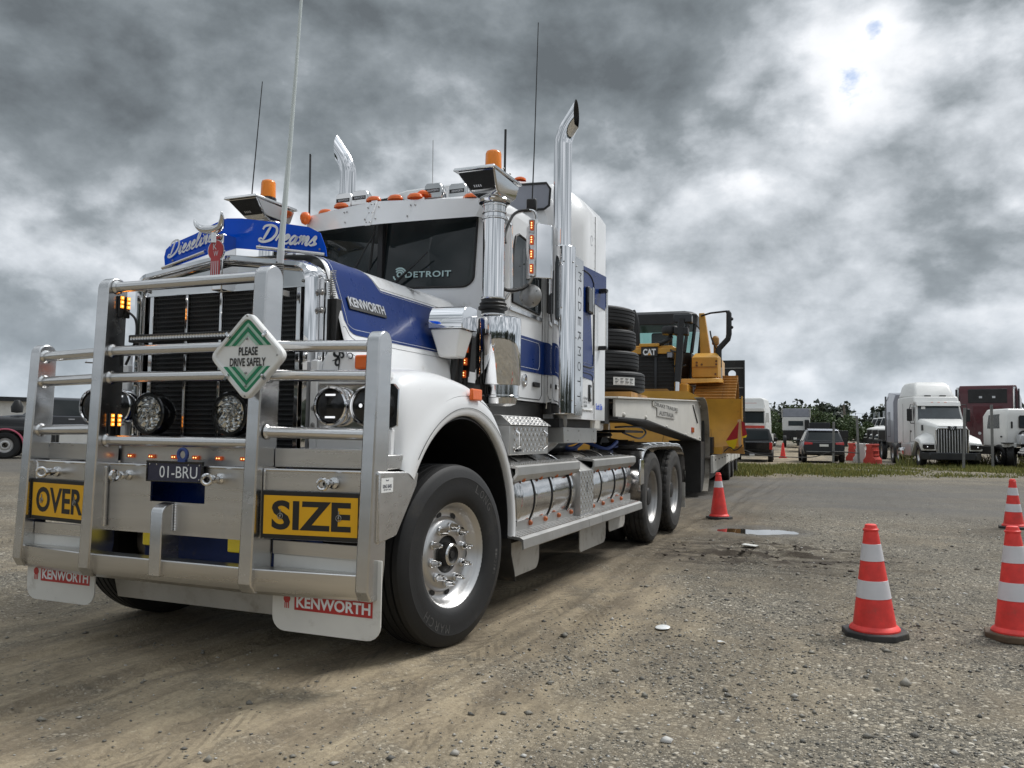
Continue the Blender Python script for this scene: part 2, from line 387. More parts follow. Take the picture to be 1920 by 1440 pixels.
# ------------------------------------------------------------------ mesh builder
class MB:
    def __init__(s):
        s.v, s.f, s.m = [], [], []
        s.xf = None

    def add(s, vs, fs, m=0):
        o = len(s.v)
        if s.xf is not None:
            vs = [tuple(s.xf @ Vector(p)) for p in vs]
        s.v.extend(tuple(p) for p in vs)
        for f in fs:
            s.f.append([i + o for i in f])
            s.m.append(m)
        return s

    def box(s, x0, x1, y0, y1, z0, z1, m=0):
        vs = [(x0, y0, z0), (x1, y0, z0), (x1, y1, z0), (x0, y1, z0), (x0, y0, z1), (x1, y0, z1), (x1, y1, z1), (x0, y1, z1)]
        return s.add(vs, [(0, 3, 2, 1), (4, 5, 6, 7), (0, 1, 5, 4), (1, 2, 6, 5), (2, 3, 7, 6), (3, 0, 4, 7)], m)

    def obox(s, c, sx, sy, sz, rot=None, m=0):
        Mx = Matrix.Translation(c) @ (rot.to_4x4() if rot is not None else Matrix.Identity(4))
        vs = [tuple(Mx @ Vector((sx / 2 * i, sy / 2 * j, sz / 2 * k))) for k in (-1, 1) for i, j in ((-1, -1), (1, -1), (1, 1), (-1, 1))]
        return s.add(vs, [(0, 3, 2, 1), (4, 5, 6, 7), (0, 1, 5, 4), (1, 2, 6, 5), (2, 3, 7, 6), (3, 0, 4, 7)], m)

    def loft(s, rings, closed=True, cap0=True, cap1=True, m=0):
        n = len(rings[0])
        vs = [p for r in rings for p in r]
        fs = []
        for i in range(len(rings) - 1):
            for j in range(n if closed else n - 1):
                k = (j + 1) % n
                fs.append((i * n + j, i * n + k, (i + 1) * n + k, (i + 1) * n + j))
        if closed and cap0:
            fs.append(tuple(range(n - 1, -1, -1)))
        if closed and cap1:
            fs.append(tuple((len(rings) - 1) * n + j for j in range(n)))
        return s.add(vs, fs, m)

    def prism(s, poly, ax, a, b, m=0):
        def mk(t):
            if ax == 'x':
                return [(t, p[0], p[1]) for p in poly]
            if ax == 'y':
                return [(p[0], t, p[1]) for p in poly]
            return [(p[0], p[1], t) for p in poly]
        return s.loft([mk(a), mk(b)], m=m)

    def cyl(s, p0, p1, r, seg=16, r1=None, caps=True, m=0):
        p0, p1 = Vector(p0), Vector(p1)
        a = (p1 - p0).normalized()
        u = a.orthogonal().normalized()
        w = a.cross(u)
        r1 = r if r1 is None else r1
        rings = []
        for p, rr in ((p0, r), (p1, r1)):
            rings.append([tuple(p + rr * (math.cos(2 * PI * i / seg) * u + math.sin(2 * PI * i / seg) * w)) for i in range(seg)])
        return s.loft(rings, cap0=caps, cap1=caps, m=m)

    def tube(s, pts, r, seg=10, closed=False, caps=True, m=0):
        pts = [Vector(p) for p in pts]
        n = len(pts)
        rr = r if isinstance(r, (list, tuple)) else [r] * n
        rings = []
        u = None
        for i, p in enumerate(pts):
            if closed:
                t = (pts[(i + 1) % n] - pts[i - 1]).normalized()
            else:
                t = (pts[min(i + 1, n - 1)] - pts[max(i - 1, 0)]).normalized()
            if u is None:
                u = t.orthogonal().normalized()
            else:
                u = (u - t * u.dot(t))
                u = u.normalized() if u.length > 1e-6 else t.orthogonal().normalized()
            w = t.cross(u)
            rings.append([tuple(p + rr[i] * (math.cos(2 * PI * k / seg) * u + math.sin(2 * PI * k / seg) * w)) for k in range(seg)])
        if closed:
            rings.append(rings[0])
            return s.loft(rings, cap0=False, cap1=False, m=m)
        return s.loft(rings, cap0=caps, cap1=caps, m=m)

    def lathe(s, prof, origin=(0, 0, 0), axis='x', seg=32, a0=0.0, a1=2 * PI, m=0):
        """prof: (radius, height along axis)"""
        o = Vector(origin)
        A = {'x': Vector((1, 0, 0)), 'y': Vector((0, 1, 0)), 'z': Vector((0, 0, 1))}[axis]
        U_ = {'x': Vector((0, 1, 0)), 'y': Vector((0, 0, 1)), 'z': Vector((1, 0, 0))}[axis]
        V_ = A.cross(U_)
        full = abs(a1 - a0 - 2 * PI) < 1e-6
        k = seg if full else seg + 1
        vs, fs = [], []
        for i in range(k):
            t = a0 + (a1 - a0) * i / seg
            d = math.cos(t) * U_ + math.sin(t) * V_
            for (r, h) in prof:
                vs.append(tuple(o + d * r + A * h))
        n = len(prof)
        for i in range(seg):
            j = (i + 1) % k
            for q in range(n - 1):
                fs.append((i * n + q, j * n + q, j * n + q + 1, i * n + q + 1))
        return s.add(vs, fs, m)

    def sphere(s, c, r, seg=14, rings=8, m=0, zs=1.0):
        prof = [(r * math.sin(PI * i / rings), -r * zs * math.cos(PI * i / rings)) for i in range(rings + 1)]
        return s.lathe([(max(p[0], 1e-5), p[1]) for p in prof], c, 'z', seg, m=m)

    def grid(s, fn, nu, nv, m=0):
        vs = [fn(i / nu, j / nv) for i in range(nu + 1) for j in range(nv + 1)]
        fs = [(i * (nv + 1) + j, (i + 1) * (nv + 1) + j, (i + 1) * (nv + 1) + j + 1, i * (nv + 1) + j + 1) for i in range(nu) for j in range(nv)]
        return s.add(vs, fs, m)

    def plate(s, pts, nrm, th, m=0):
        """flat polygon pts (3D) with thickness th along nrm"""
        n = Vector(nrm).normalized() * th
        a = [tuple(Vector(p)) for p in pts]
        b = [tuple(Vector(p) + n) for p in pts]
        return s.loft([a, b], m=m)

    def mesh(s, name, mats, smooth=True, angle=32):
        me = bpy.data.meshes.new(name)
        me.from_pydata(s.v, [], s.f)
        if not isinstance(mats, (list, tuple)):
            mats = [mats]
        for mm in mats:
            me.materials.append(MT[mm] if isinstance(mm, str) else mm)
        if any(s.m):
            me.polygons.foreach_set('material_index', s.m)
        b = bmesh.new()
        b.from_mesh(me)
        bmesh.ops.recalc_face_normals(b, faces=b.faces)
        b.to_mesh(me)
        b.free()
        if smooth:
            me.shade_smooth()
            me.set_sharp_from_angle(angle=R(angle))
        me.update()
        return me

    def build(s, name, mats, parent=None, bevel=0.0, smooth=True, angle=32, seg=2, sub=0):
        me = s.mesh(name, mats, smooth, angle)
        return link(name, me, parent, bevel, seg, sub)


def link(name, me, parent=None, bevel=0.0, seg=2, sub=0):
    o = bpy.data.objects.new(name, me)
    COL.objects.link(o)
    if parent is not None:
        o.parent = parent
    if bevel:
        b = o.modifiers.new('edge', 'BEVEL')
        b.width = bevel
        b.segments = seg
        b.limit_method = 'ANGLE'
        b.angle_limit = R(40)
        b.harden_normals = False
    if sub:
        m = o.modifiers.new('smooth', 'SUBSURF')
        m.levels = sub
        m.render_levels = sub
    return o


def empty(name, loc=(0, 0, 0), rotz=0.0, parent=None):
    o = bpy.data.objects.new(name, None)
    o.empty_display_size = 0.2
    COL.objects.link(o)
    o.location = loc
    o.rotation_euler = (0, 0, rotz)
    if parent is not None:
        o.parent = parent
    return o


def tag(o, label=None, cat=None, group=None, kind=None):
    if label:
        o['label'] = label
    if cat:
        o['category'] = cat
    if group:
        o['group'] = group
    if kind:
        o['kind'] = kind
    return o


def thing(name, label, cat, loc=(0, 0, 0), rotz=0.0, group=None):
    return tag(empty(name, loc, rotz), label, cat, group)


def kids(o):
    return [c for c in bpy.data.objects if c.parent == o]


def copy_tree(o, parent=None, cmap=None):
    if cmap is None:
        cmap = {}
        for c in bpy.data.objects:
            if c.parent is not None:
                cmap.setdefault(c.parent.name, []).append(c)
    n = o.copy()
    COL.objects.link(n)
    n.parent = parent
    for ch in cmap.get(o.name, []):
        copy_tree(ch, n, cmap)
    return n


# ------------------------------------------------------------------ lettering
_TXT = {}


def text_mesh(s, bold=0.0, shear=0.0, depth=0.0, spacing=1.0):
    key = (s, bold, shear, depth, spacing)
    if key in _TXT:
        return _TXT[key]
    cu = bpy.data.curves.new('lettering', 'FONT')
    cu.body = s
    cu.size = 1.0
    cu.offset = bold
    cu.shear = shear
    cu.extrude = depth
    cu.space_character = spacing
    cu.resolution_u = 4
    cu.fill_mode = 'BOTH' if depth else 'FRONT'
    ob = bpy.data.objects.new('lettering', cu)
    me = bpy.data.meshes.new_from_object(ob)
    bpy.data.objects.remove(ob)
    n = len(me.vertices)
    co = np.zeros(n * 3)
    me.vertices.foreach_get('co', co)
    co = co.reshape(-1, 3)
    fs = [tuple(p.vertices) for p in me.polygons]
    bpy.data.meshes.remove(me)
    lo, hi = co.min(0), co.max(0)
    _TXT[key] = (co - np.array([lo[0], lo[1], 0]), fs, hi - lo)
    return _TXT[key]


def text_into(mb, s, c, right, upv, w, h, bold=0.02, shear=0.0, depth=0.0, spacing=1.0, lift=0.0, m=0):
    """centre c, unit right / up vectors, fitted to w x h metres"""
    co, fs, sz = text_mesh(s, bold, shear, 0.0, spacing)
    right, upv = Vector(right).normalized(), Vector(upv)
    n = right.cross(upv).normalized()
    upv = n.cross(right).normalized()
    c = Vector(c)
    sx, sy = w / sz[0], h / sz[1]
    vs = [tuple(c + right * (p[0] * sx - w / 2) + upv * (p[1] * sy - h / 2) + n * lift) for p in co]
    mb.add(vs, fs, m)
    return mb


def catmull(pts, n=6, closed=False):
    P_ = [Vector(p) for p in pts]
    out_ = []
    N = len(P_)
    rng = N if closed else N - 1
    for i in range(rng):
        p0 = P_[(i - 1) % N] if (closed or i > 0) else P_[0]
        p1, p2 = P_[i], P_[(i + 1) % N]
        p3 = P_[(i + 2) % N] if (closed or i + 2 < N) else P_[-1]
        for k in range(n):
            t = k / n
            out_.append(0.5 * ((2 * p1) + (p2 - p0) * t + (2 * p0 - 5 * p1 + 4 * p2 - p3) * t * t + (3 * p1 - p0 - 3 * p2 + p3) * t ** 3))
    if not closed:
        out_.append(P_[-1])
    return out_


def ribbon(mb, pts2, wid, xform, m=0):
    """flat brush stroke: 2-D points, half-width (number or function of t), xform maps (u, v) to 3-D"""
    n = len(pts2)
    L, Rr = [], []
    for i in range(n):
        a = pts2[max(i - 1, 0)]
        b = pts2[min(i + 1, n - 1)]
        dx, dy = b[0] - a[0], b[1] - a[1]
        l = math.hypot(dx, dy) or 1
        w = wid(i / (n - 1)) if callable(wid) else wid
        L.append(xform(pts2[i][0] - dy / l * w, pts2[i][1] + dx / l * w))
        Rr.append(xform(pts2[i][0] + dy / l * w, pts2[i][1] - dx / l * w))
    vs = L + Rr
    mb.add(vs, [(i, i + 1, n + i + 1, n + i) for i in range(n - 1)], m)
    return mb


# one stroke list per letter of the script on the deflector: points in a 1-high box, advance width
SCRIPT = {
    'D': ([[(0.05, 0.72), (0.12, 0.93), (0.42, 1.0), (0.72, 0.86), (0.78, 0.5), (0.60, 0.16), (0.28, 0.0), (0.02, 0.06), (0.06, 0.20), (0.22, 0.12)], [(0.40, 0.93), (0.30, 0.5), (0.20, 0.08)]], 0.86),
    'i': ([[(0.0, 0.12), (0.14, 0.46), (0.10, 0.06), (0.18, 0.0), (0.30, 0.12)], [(0.2, 0.62), (0.23, 0.66)]], 0.28),
    'e': ([[(0.0, 0.10), (0.18, 0.26), (0.28, 0.42), (0.18, 0.50), (0.06, 0.30), (0.10, 0.04), (0.24, 0.0), (0.38, 0.14)]], 0.36),
    's': ([[(0.0, 0.12), (0.20, 0.50), (0.26, 0.44), (0.22, 0.30), (0.26, 0.12), (0.14, 0.0), (0.0, 0.04)], [(0.2, 0.02), (0.38, 0.14)]], 0.36),
    'l': ([[(0.0, 0.12), (0.24, 0.62), (0.26, 0.92), (0.16, 0.94), (0.08, 0.5), (0.10, 0.04), (0.20, 0.0), (0.32, 0.14)]], 0.30),
    'n': ([[(0.0, 0.36), (0.08, 0.47), (0.10, 0.40), (0.05, 0.0)], [(0.06, 0.1), (0.22, 0.46), (0.30, 0.42), (0.25, 0.06), (0.32, 0.0), (0.44, 0.14)]], 0.42),
    'r': ([[(0.0, 0.12), (0.12, 0.50), (0.18, 0.42), (0.28, 0.44), (0.22, 0.08), (0.28, 0.0), (0.36, 0.12)]], 0.34),
    'a': ([[(0.30, 0.42), (0.16, 0.47), (0.02, 0.22), (0.08, 0.0), (0.24, 0.14), (0.32, 0.46), (0.28, 0.06), (0.34, 0.0), (0.46, 0.14)]], 0.44),
    'm': ([[(0.0, 0.36), (0.07, 0.47), (0.10, 0.40), (0.05, 0.0)], [(0.06, 0.1), (0.2, 0.46), (0.26, 0.4), (0.22, 0.0)], [(0.23, 0.1), (0.38, 0.46), (0.45, 0.4), (0.40, 0.06), (0.47, 0.0), (0.58, 0.14)]], 0.56),
}


def script_word(mb, word, origin, right, upv, w, h, slant=0.28, wid=0.055):
    tot = sum(SCRIPT[c][1] for c in word)
    right, upv = Vector(right).normalized(), Vector(upv).normalized()
    n = right.cross(upv)
    x = 0.0
    k = w / tot
    o = Vector(origin)
    for c in word:
        strokes, adv = SCRIPT[c]
        for st in strokes:
            pts = catmull([(p[0], p[1], 0) for p in st], 6)
            pts = [((x + p.x + slant * (p.y - 0.3)) * k, p.y * h) for p in pts]
            ribbon(mb, pts, lambda t: wid * h * (0.55 + 0.9 * math.sin(PI * min(1, t * 0.9 + 0.1)) ** 0.7), lambda a, b: tuple(o + right * a + upv * b + n * 0.0015))
        x += adv
    return mb


def scroll(mb, origin, right, upv, size, flip=1):
    """tribal flourish: a few tapering curls and hooks"""
    o, right, upv = Vector(origin), Vector(right).normalized(), Vector(upv).normalized()
    n = right.cross(upv)

    def X(a, b):
        return tuple(o + right * (a * size * flip) + upv * (b * size) + n * 0.002)

    def curl(cx, cy, r, a0, turns, wmax, shrink=0.75):
        m_ = 22
        pts = [(cx + r * (1 - shrink * t / m_) * math.cos(a0 + 2 * PI * turns * t / m_), cy + r * (1 - shrink * t / m_) * math.sin(a0 + 2 * PI * turns * t / m_)) for t in range(m_ + 1)]
        ribbon(mb, pts, lambda t: wmax * (0.15 + math.sin(PI * min(1, t * 1.02)) ** 0.8), X)

    curl(0.0, 0.12, 0.26, -0.4, 0.9, 0.045)
    curl(0.32, 0.05, 0.2, 2.6, -0.85, 0.05)
    curl(0.12, -0.32, 0.2, 1.2, 0.8, 0.055)
    curl(0.85, 0.0, 0.22, 3.4, -1.1, 0.03)
    ribbon(mb, [(p.x, p.y) for p in catmull([(0.35, 0.15, 0), (0.55, 0.3, 0), (0.68, 0.05, 0), (0.8, -0.2, 0)], 6)], lambda t: 0.03 * (1.1 - t), X)
    ribbon(mb, [(p.x, p.y) for p in catmull([(-0.2, 0.35, 0), (-0.05, 0.1, 0), (0.2, -0.1, 0), (0.15, -0.75, 0)], 6)], lambda t: 0.06 * math.sin(PI * (t * .95 + .03)), X)
    ribbon(mb, [(p.x, p.y) for p in catmull([(0.25, 0.4, 0), (0.2, 0.1, 0), (0.02, -0.12, 0), (-0.25, -0.2, 0)], 6)], lambda t: 0.05 * math.sin(PI * (t * .95 + .03)), X)
    ribbon(mb, [(p.x, p.y) for p in catmull([(1.0, 0.1, 0), (1.15, 0.03, 0), (1.3, 0.02, 0)], 6)], lambda t: 0.02 * (1.05 - t), X)


def vnoise(x, y, seed=0):
    xi, yi = np.floor(x).astype(np.int64), np.floor(y).astype(np.int64)
    xf, yf = x - xi, y - yi
    u, v = xf * xf * (3 - 2 * xf), yf * yf * (3 - 2 * yf)

    def h(a, b):
        k = (a * 374761393 + b * 668265263 + seed * 974711) & 0x7FFFFFFF
        k = (k ^ (k >> 13)) * 1274126177 & 0x7FFFFFFF
        return ((k ^ (k >> 16)) & 0xFFFF) / 65535.0
    return (h(xi, yi) * (1 - u) + h(xi + 1, yi) * u) * (1 - v) + (h(xi, yi + 1) * (1 - u) + h(xi + 1, yi + 1) * u) * v


def fbm(x, y, oct_=4, seed=0):
    s, a, t = 0, 0.5, 0
    for o in range(oct_):
        s = s + a * vnoise(x * 2 ** o, y * 2 ** o, seed + o * 17)
        t += a
        a *= 0.5
    return s / t


def np_mesh(name, v, f, mats, smooth=False):
    """fast mesh: v (n,3) array, f (m,k) array"""
    me = bpy.data.meshes.new(name)
    k = f.shape[1]
    me.vertices.add(len(v))
    me.vertices.foreach_set('co', v.astype(np.float32).ravel())
    me.loops.add(f.size)
    me.loops.foreach_set('vertex_index', f.astype(np.int32).ravel())
    me.polygons.add(len(f))
    me.polygons.foreach_set('loop_start', np.arange(0, f.size, k, dtype=np.int32))
    for mm in mats:
        me.materials.append(MT[mm] if isinstance(mm, str) else mm)
    me.update(calc_edges=True)
    me.validate()
    if smooth:
        me.shade_smooth()
    return me
# ------------------------------------------------------------------ ground
def sst(a, b, x):
    t = np.clip((x - a) / (b - a), 0, 1)
    return t * t * (3 - 2 * t)


PUD = (2.20, 6.95, 0.50, 0.44)


def gravel_mask(x, y):
    n = fbm(x * 0.9 + 3, y * 0.45 + 1, 3, 5) - 0.5
    e = x + n * 1.3 + 0.04 * np.maximum(0, 3 - y)
    right = sst(1.55, 2.35, e)
    left = sst(-1.35, -2.1, x + n * 1.0)
    return np.clip(right + left, 0, 1)


def ground_h(x, y):
    far = np.hypot(x - 3.3, y + 4.3)
    g = gravel_mask(x, y)
    h = (fbm(x * 1.7, y * 1.7, 3, 1) - 0.5) * 0.022 + (fbm(x * 7, y * 7, 3, 2) - 0.5) * (0.010 + 0.012 * g)
    # wheel tracks of earlier traffic along the truck
    for cx, wdt, dep, sl in ((1.30, 0.13, 0.014, 0.0), (0.85, 0.10, 0.012, 0.05), (1.62, 0.10, 0.014, -0.03), (0.2, 0.12, 0.012, 0.09), (-0.6, 0.14, 0.014, 0.06), (2.05, 0.09, .008, -.01)):
        xc = cx + sl * (y - 1) + 0.06 * np.sin(y * 0.7 + cx * 5)
        d = np.abs(x - xc)
        inside = np.exp(-(d / wdt) ** 4)
        h -= inside * dep * (1 - 0.6 * g)
        h += np.exp(-((d - wdt * 1.25) / 0.045) ** 2) * dep * 0.55 * (0.4 + vnoise(x * 6, y * 6, 3)) * (1 - 0.6 * g)
        h += inside * 0.009 * np.sign(np.sin(y * 55 + 14 * d / wdt)) * (1 - g) * sst(0.35, 0.6, vnoise(x * 0 + cx * 9, y * 0.8, 8))
    # mud turned up by the trailer wheels
    mud = np.exp(-(((x - 2.5) / 0.95) ** 2 + ((y - 4.75) / 0.95) ** 2))
    lump = sst(0.52, 0.70, fbm(x * 2.1 + 7, y * 5.5, 4, 21))
    h += mud * lump * 0.05 * (0.5 + fbm(x * 12, y * 12, 2, 4))
    # puddle hollow
    r = np.sqrt(((x - PUD[0]) / PUD[2]) ** 2 + ((y - PUD[1]) / PUD[3]) ** 2) + (fbm(x * 2.4, y * 2.4, 2, 9) - 0.5) * 0.7
    h -= 0.05 * (1 - sst(0.55, 1.25, r))
    h *= 1 - sst(25, 60, far)
    # level under the wheels that carry the rig
    rise = 0.0110 * np.maximum(0, y - 44)
    h += np.minimum(rise, 0.60)
    return h


def axis(lo, hi, step, outs, grow):
    a = list(np.arange(lo, hi + 1e-6, step))
    s = step
    while a[-1] < outs[1]:
        s *= grow
        a.append(a[-1] + s)
    s = step
    b = []
    p = lo
    while p > outs[0]:
        s *= grow
        p -= s
        b.append(p)
    return np.array(b[::-1] + a)


gx = axis(-2.6, 5.4, 0.034, (-2600, 2600), 1.13)
gy0 = np.arange(-3.6, 2.4, 0.032)
gy1 = axis(2.4, 9.0, 0.05, (2.39, 3600), 1.12)
gyb = [-3.6]
s_ = 0.04
while gyb[-1] > -900:
    s_ *= 1.3
    gyb.append(gyb[-1] - s_)
gy = np.concatenate([np.array(gyb[1:][::-1]), gy0, gy1[gy1 > gy0[-1] + 0.02]])
X, Y = np.meshgrid(gx, gy, indexing='ij')
Zg = ground_h(X, Y)
V = np.stack([X, Y, Zg], -1).reshape(-1, 3)
ni, nj = X.shape
ii, jj = np.meshgrid(np.arange(ni - 1), np.arange(nj - 1), indexing='ij')
a_ = (ii * nj + jj).ravel()
F = np.stack([a_, a_ + nj, a_ + nj + 1, a_ + 1], -1)


def mat_ground():
    m = bpy.data.materials.new('gravel_and_dirt')
    m.use_nodes = True
    t = m.node_tree
    bs = t.nodes['Principled BSDF']
    g = t.nodes.new('ShaderNodeNewGeometry')
    pos = g.outputs['Position']
    sp = nd(t, 'ShaderNodeSeparateXYZ', {0: pos})
    x, y = sp.outputs[0], sp.outputs[1]
    # graded stones: three sizes of cells, each stone its own tone
    def stones(scale, stops):
        vo = nd(t, 'ShaderNodeTexVoronoi', {'Vector': pos, 'Scale': scale, 'Randomness': 1.0})
        hs = nd(t, 'ShaderNodeSeparateColor', {0: vo.outputs['Color']})
        return ramp(t, hs.outputs[0], stops), vo.outputs['Distance'], hs.outputs[1]
    pal = [(0, (0.070, 0.067, 0.060)), (0.4, (0.165, 0.150, 0.125)), (0.7, (0.265, 0.235, 0.188)), (0.92, (0.42, 0.375, 0.305)), (1.0, (0.60, 0.56, 0.49))]
    s1, d1, q1 = stones(46, pal)
    s2, d2, q2 = stones(105, pal)
    big = mth(t, 'GREATER_THAN', q1, mth(t, 'ADD', 0.15, mth(t, 'MULTIPLY', noise(t, pos, 1.4, 5, 0.6), 0.9)))
    stone = mixc(t, big, s2, s1)
    sd_ = nd(t, 'ShaderNodeMix', {0: big}, data_type='FLOAT')
    t.links.new(d2, sd_.inputs[2])
    t.links.new(d1, sd_.inputs[3])
    gap = smooth(t, sd_.outputs[0], 0.35, 0.75)
    stone = mixc(t, mth(t, 'MULTIPLY', gap, 0.75), stone, (0.085, 0.074, 0.058))
    # fine dirt
    ns = nd(t, 'ShaderNodeMapping', {0: pos, 3: (1.6, 0.5, 1)}).outputs[0]
    streak = noise(t, ns, 1.7, 10, 0.70)
    fine = noise(t, pos, 38, 6, 0.7)
    dirt = mixc(t, smooth(t, streak, 0.30, 0.68), (0.165, 0.130, 0.092), (0.43, 0.35, 0.24))
    dirt = mixc(t, mth(t, 'MULTIPLY', smooth(t, fine, 0.42, 0.72), 0.42), dirt, (0.115, 0.092, 0.066))
    # lug marks pressed in by the last tyres: groove shade painted as darker bars
    lug = None
    for cx_, wd_ in ((1.30, 0.13), (0.85, .10), (1.62, .10)):
        xd = mth(t, 'ABSOLUTE', mth(t, 'SUBTRACT', mth(t, 'ADD', x, mth(t, 'MULTIPLY', mth(t, 'SINE', mth(t, 'ADD', mth(t, 'MULTIPLY', y, 0.7), cx_ * 5)), -0.06)), cx_))
        ph = mth(t, 'ADD', mth(t, 'MULTIPLY', y, 55.0), mth(t, 'MULTIPLY', xd, 14 / wd_))
        br = mth(t, 'MULTIPLY', smooth(t, mth(t, 'SINE', ph), 0.1, 0.5), smooth(t, xd, wd_ * 1.05, wd_ * 0.85))
        lug = br if lug is None else mth(t, 'MAXIMUM', lug, br)
    lug = mth(t, 'MULTIPLY', lug, smooth(t, noise(t, pos, 1.3, 4, 0.6), 0.42, 0.60))
    dirt = mixc(t, mth(t, 'MULTIPLY', lug, 0.45), dirt, (0.105, 0.082, 0.057))
    # long scrapes and ruts drawn out along the driving line
    rut = noise(t, nd(t, 'ShaderNodeMapping', {0: pos, 2: (0, 0, 0.12), 3: (5.5, 0.28, 1)}).outputs[0], 1.5, 6, 0.65)
    dirt = mixc(t, mth(t, 'MULTIPLY', smooth(t, rut, 0.56, 0.66), 0.55), dirt, (0.120, 0.094, 0.066))
    dirt = mixc(t, mth(t, 'MULTIPLY', smooth(t, rut, 0.42, 0.34), 0.35), dirt, (0.44, 0.36, 0.25))
    # wetter, browner soil beside the trailer
    wet = mth(t, 'MULTIPLY', smooth(t, y, 1.2, 4.5), smooth(t, noise(t, pos, 0.55, 5, 0.6), 0.18, 0.50))
    wet = mth(t, 'MULTIPLY', wet, smooth(t, y, 40, 15))
    dirt = mixc(t, mth(t, 'MULTIPLY', wet, 0.82), dirt, mixc(t, smooth(t, rut, 0.40, 0.62), (0.128, 0.104, 0.076), (0.072, 0.057, 0.042)))
    # where gravel lies: right of the wheel path and left of the truck
    wob = noise(t, nd(t, 'ShaderNodeMapping', {0: pos, 3: (0.9, 0.5, 1)}).outputs[0], 1.1, 6, 0.62)
    xe = mth(t, 'ADD', x, mth(t, 'MULTIPLY', mth(t, 'SUBTRACT', wob, 0.5), 2.6))
    gr = smooth(t, xe, 1.45, 2.5)
    gl = smooth(t, xe, -1.1, -2.2)
    gm = mth(t, 'ADD', gr, gl, clamp=True)
    patch = smooth(t, noise(t, pos, 0.8, 7, 0.66), 0.40, 0.60)
    gm = mth(t, 'MULTIPLY', gm, mth(t, 'ADD', 0.58, mth(t, 'MULTIPLY', patch, 0.42)))
    thin = mth(t, 'ADD', 0.14, mth(t, 'MULTIPLY', smooth(t, noise(t, pos, 2.3, 8, 0.7), 0.48, 0.68), 0.5))
    gm = mth(t, 'MAXIMUM', gm, thin)
    # soil silted over the stones here and there
    silt = smooth(t, noise(t, pos, 9, 8, 0.72), 0.50, 0.72)
    stone = mixc(t, mth(t, 'MULTIPLY', silt, 0.5), stone, (0.185, 0.150, 0.108))
    c = mixc(t, gm, dirt, stone)
    pv = smooth(t, noise(t, pos, 0.42, 6, 0.65), 0.30, 0.70, 0.74, 1.22)
    c = nd(t, 'ShaderNodeVectorMath', {0: c, 1: nd(t, 'ShaderNodeCombineXYZ', {0: pv, 1: pv, 2: mth(t, 'MULTIPLY', pv, 0.97)}).outputs[0]}, operation='MULTIPLY').outputs[0]
    # dark, freshly wetted band across the yard further back
    band = mth(t, 'MULTIPLY', smooth(t, y, 8.5, 12), smooth(t, y, 24, 19))
    band = mth(t, 'MULTIPLY', band, smooth(t, noise(t, nd(t, 'ShaderNodeMapping', {0: pos, 3: (0.12, 0.5, 1)}).outputs[0], 1.0, 6, 0.6), 0.25, 0.6))
    c = mixc(t, mth(t, 'MULTIPLY', band, 0.75), c, (0.094, 0.090, 0.083))
    # stirred mud
    mx_ = mth(t, 'SUBTRACT', x, 2.5)
    my_ = mth(t, 'SUBTRACT', y, 4.75)
    mr = mth(t, 'ADD', mth(t, 'MULTIPLY', mx_, mx_), mth(t, 'MULTIPLY', my_, my_))
    mm = mth(t, 'MULTIPLY', smooth(t, mr, 3.2, 0.3), smooth(t, noise(t, nd(t, 'ShaderNodeMapping', {0: pos, 3: (1.0, 2.8, 1)}).outputs[0], 2.1, 7, 0.66), 0.46, 0.58))
    c = mixc(t, mth(t, 'MULTIPLY', mm, 0.9), c, (0.045, 0.034, 0.024))
    # damp rim round the puddle
    px_ = mth(t, 'DIVIDE', mth(t, 'SUBTRACT', x, PUD[0]), PUD[2] * 1.5)
    py_ = mth(t, 'DIVIDE', mth(t, 'SUBTRACT', y, PUD[1]), PUD[3] * 1.5)
    pr = mth(t, 'ADD', mth(t, 'MULTIPLY', px_, px_), mth(t, 'MULTIPLY', py_, py_))
    pd = smooth(t, mth(t, 'ADD', pr, mth(t, 'MULTIPLY', mth(t, 'SUBTRACT', wob, 0.5), 1.2)), 1.3, 0.4)
    c = mixc(t, mth(t, 'MULTIPLY', pd, 0.55), c, (0.07, 0.062, 0.05))
    # grass verge soil far back
    t.links.new(c, bs.inputs['Base Color'])
    ro = mth(t, 'SUBTRACT', 0.9, mth(t, 'MULTIPLY', mth(t, 'MAXIMUM', pd, mth(t, 'MULTIPLY', band, 0.5)), 0.35))
    t.links.new(ro, bs.inputs['Roughness'])
    bs.inputs['Specular IOR Level'].default_value = 0.3
    hstone = mth(t, 'MULTIPLY', mth(t, 'SUBTRACT', 0.8, sd_.outputs[0]), mth(t, 'ADD', 0.12, gm))
    hh = mth(t, 'ADD', mth(t, 'MULTIPLY', hstone, 0.8), mth(t, 'MULTIPLY', fine, 0.7))
    bp = nd(t, 'ShaderNodeBump', {'Height': hh, 'Strength': 0.75, 'Distance': 0.012})
    t.links.new(bp.outputs[0], bs.inputs['Normal'])
    return m


MT['ground'] = mat_ground()
ground = link('ground', np_mesh('ground', V, F, ['ground'], True))
tag(ground, kind='structure')

# puddle water
m = bpy.data.materials.new('muddy_water')
m.use_nodes = True
b = m.node_tree.nodes['Principled BSDF']
b.inputs['Base Color'].default_value = (0.035, 0.03, 0.022, 1)
b.inputs['Roughness'].default_value = 0.02
b.inputs['IOR'].default_value = 1.33
b.inputs['Coat Weight'].default_value = 0.6
b.inputs['Coat Roughness'].default_value = 0.01
MT['water'] = m
w = MB()
w.add([(PUD[0] + 1.15 * PUD[2] * math.cos(i / 28 * 2 * PI), PUD[1] + 1.15 * PUD[3] * math.sin(i / 28 * 2 * PI), -0.021) for i in range(28)], [tuple(range(28))])
tag(w.build('puddle', 'water', smooth=False), kind='structure')


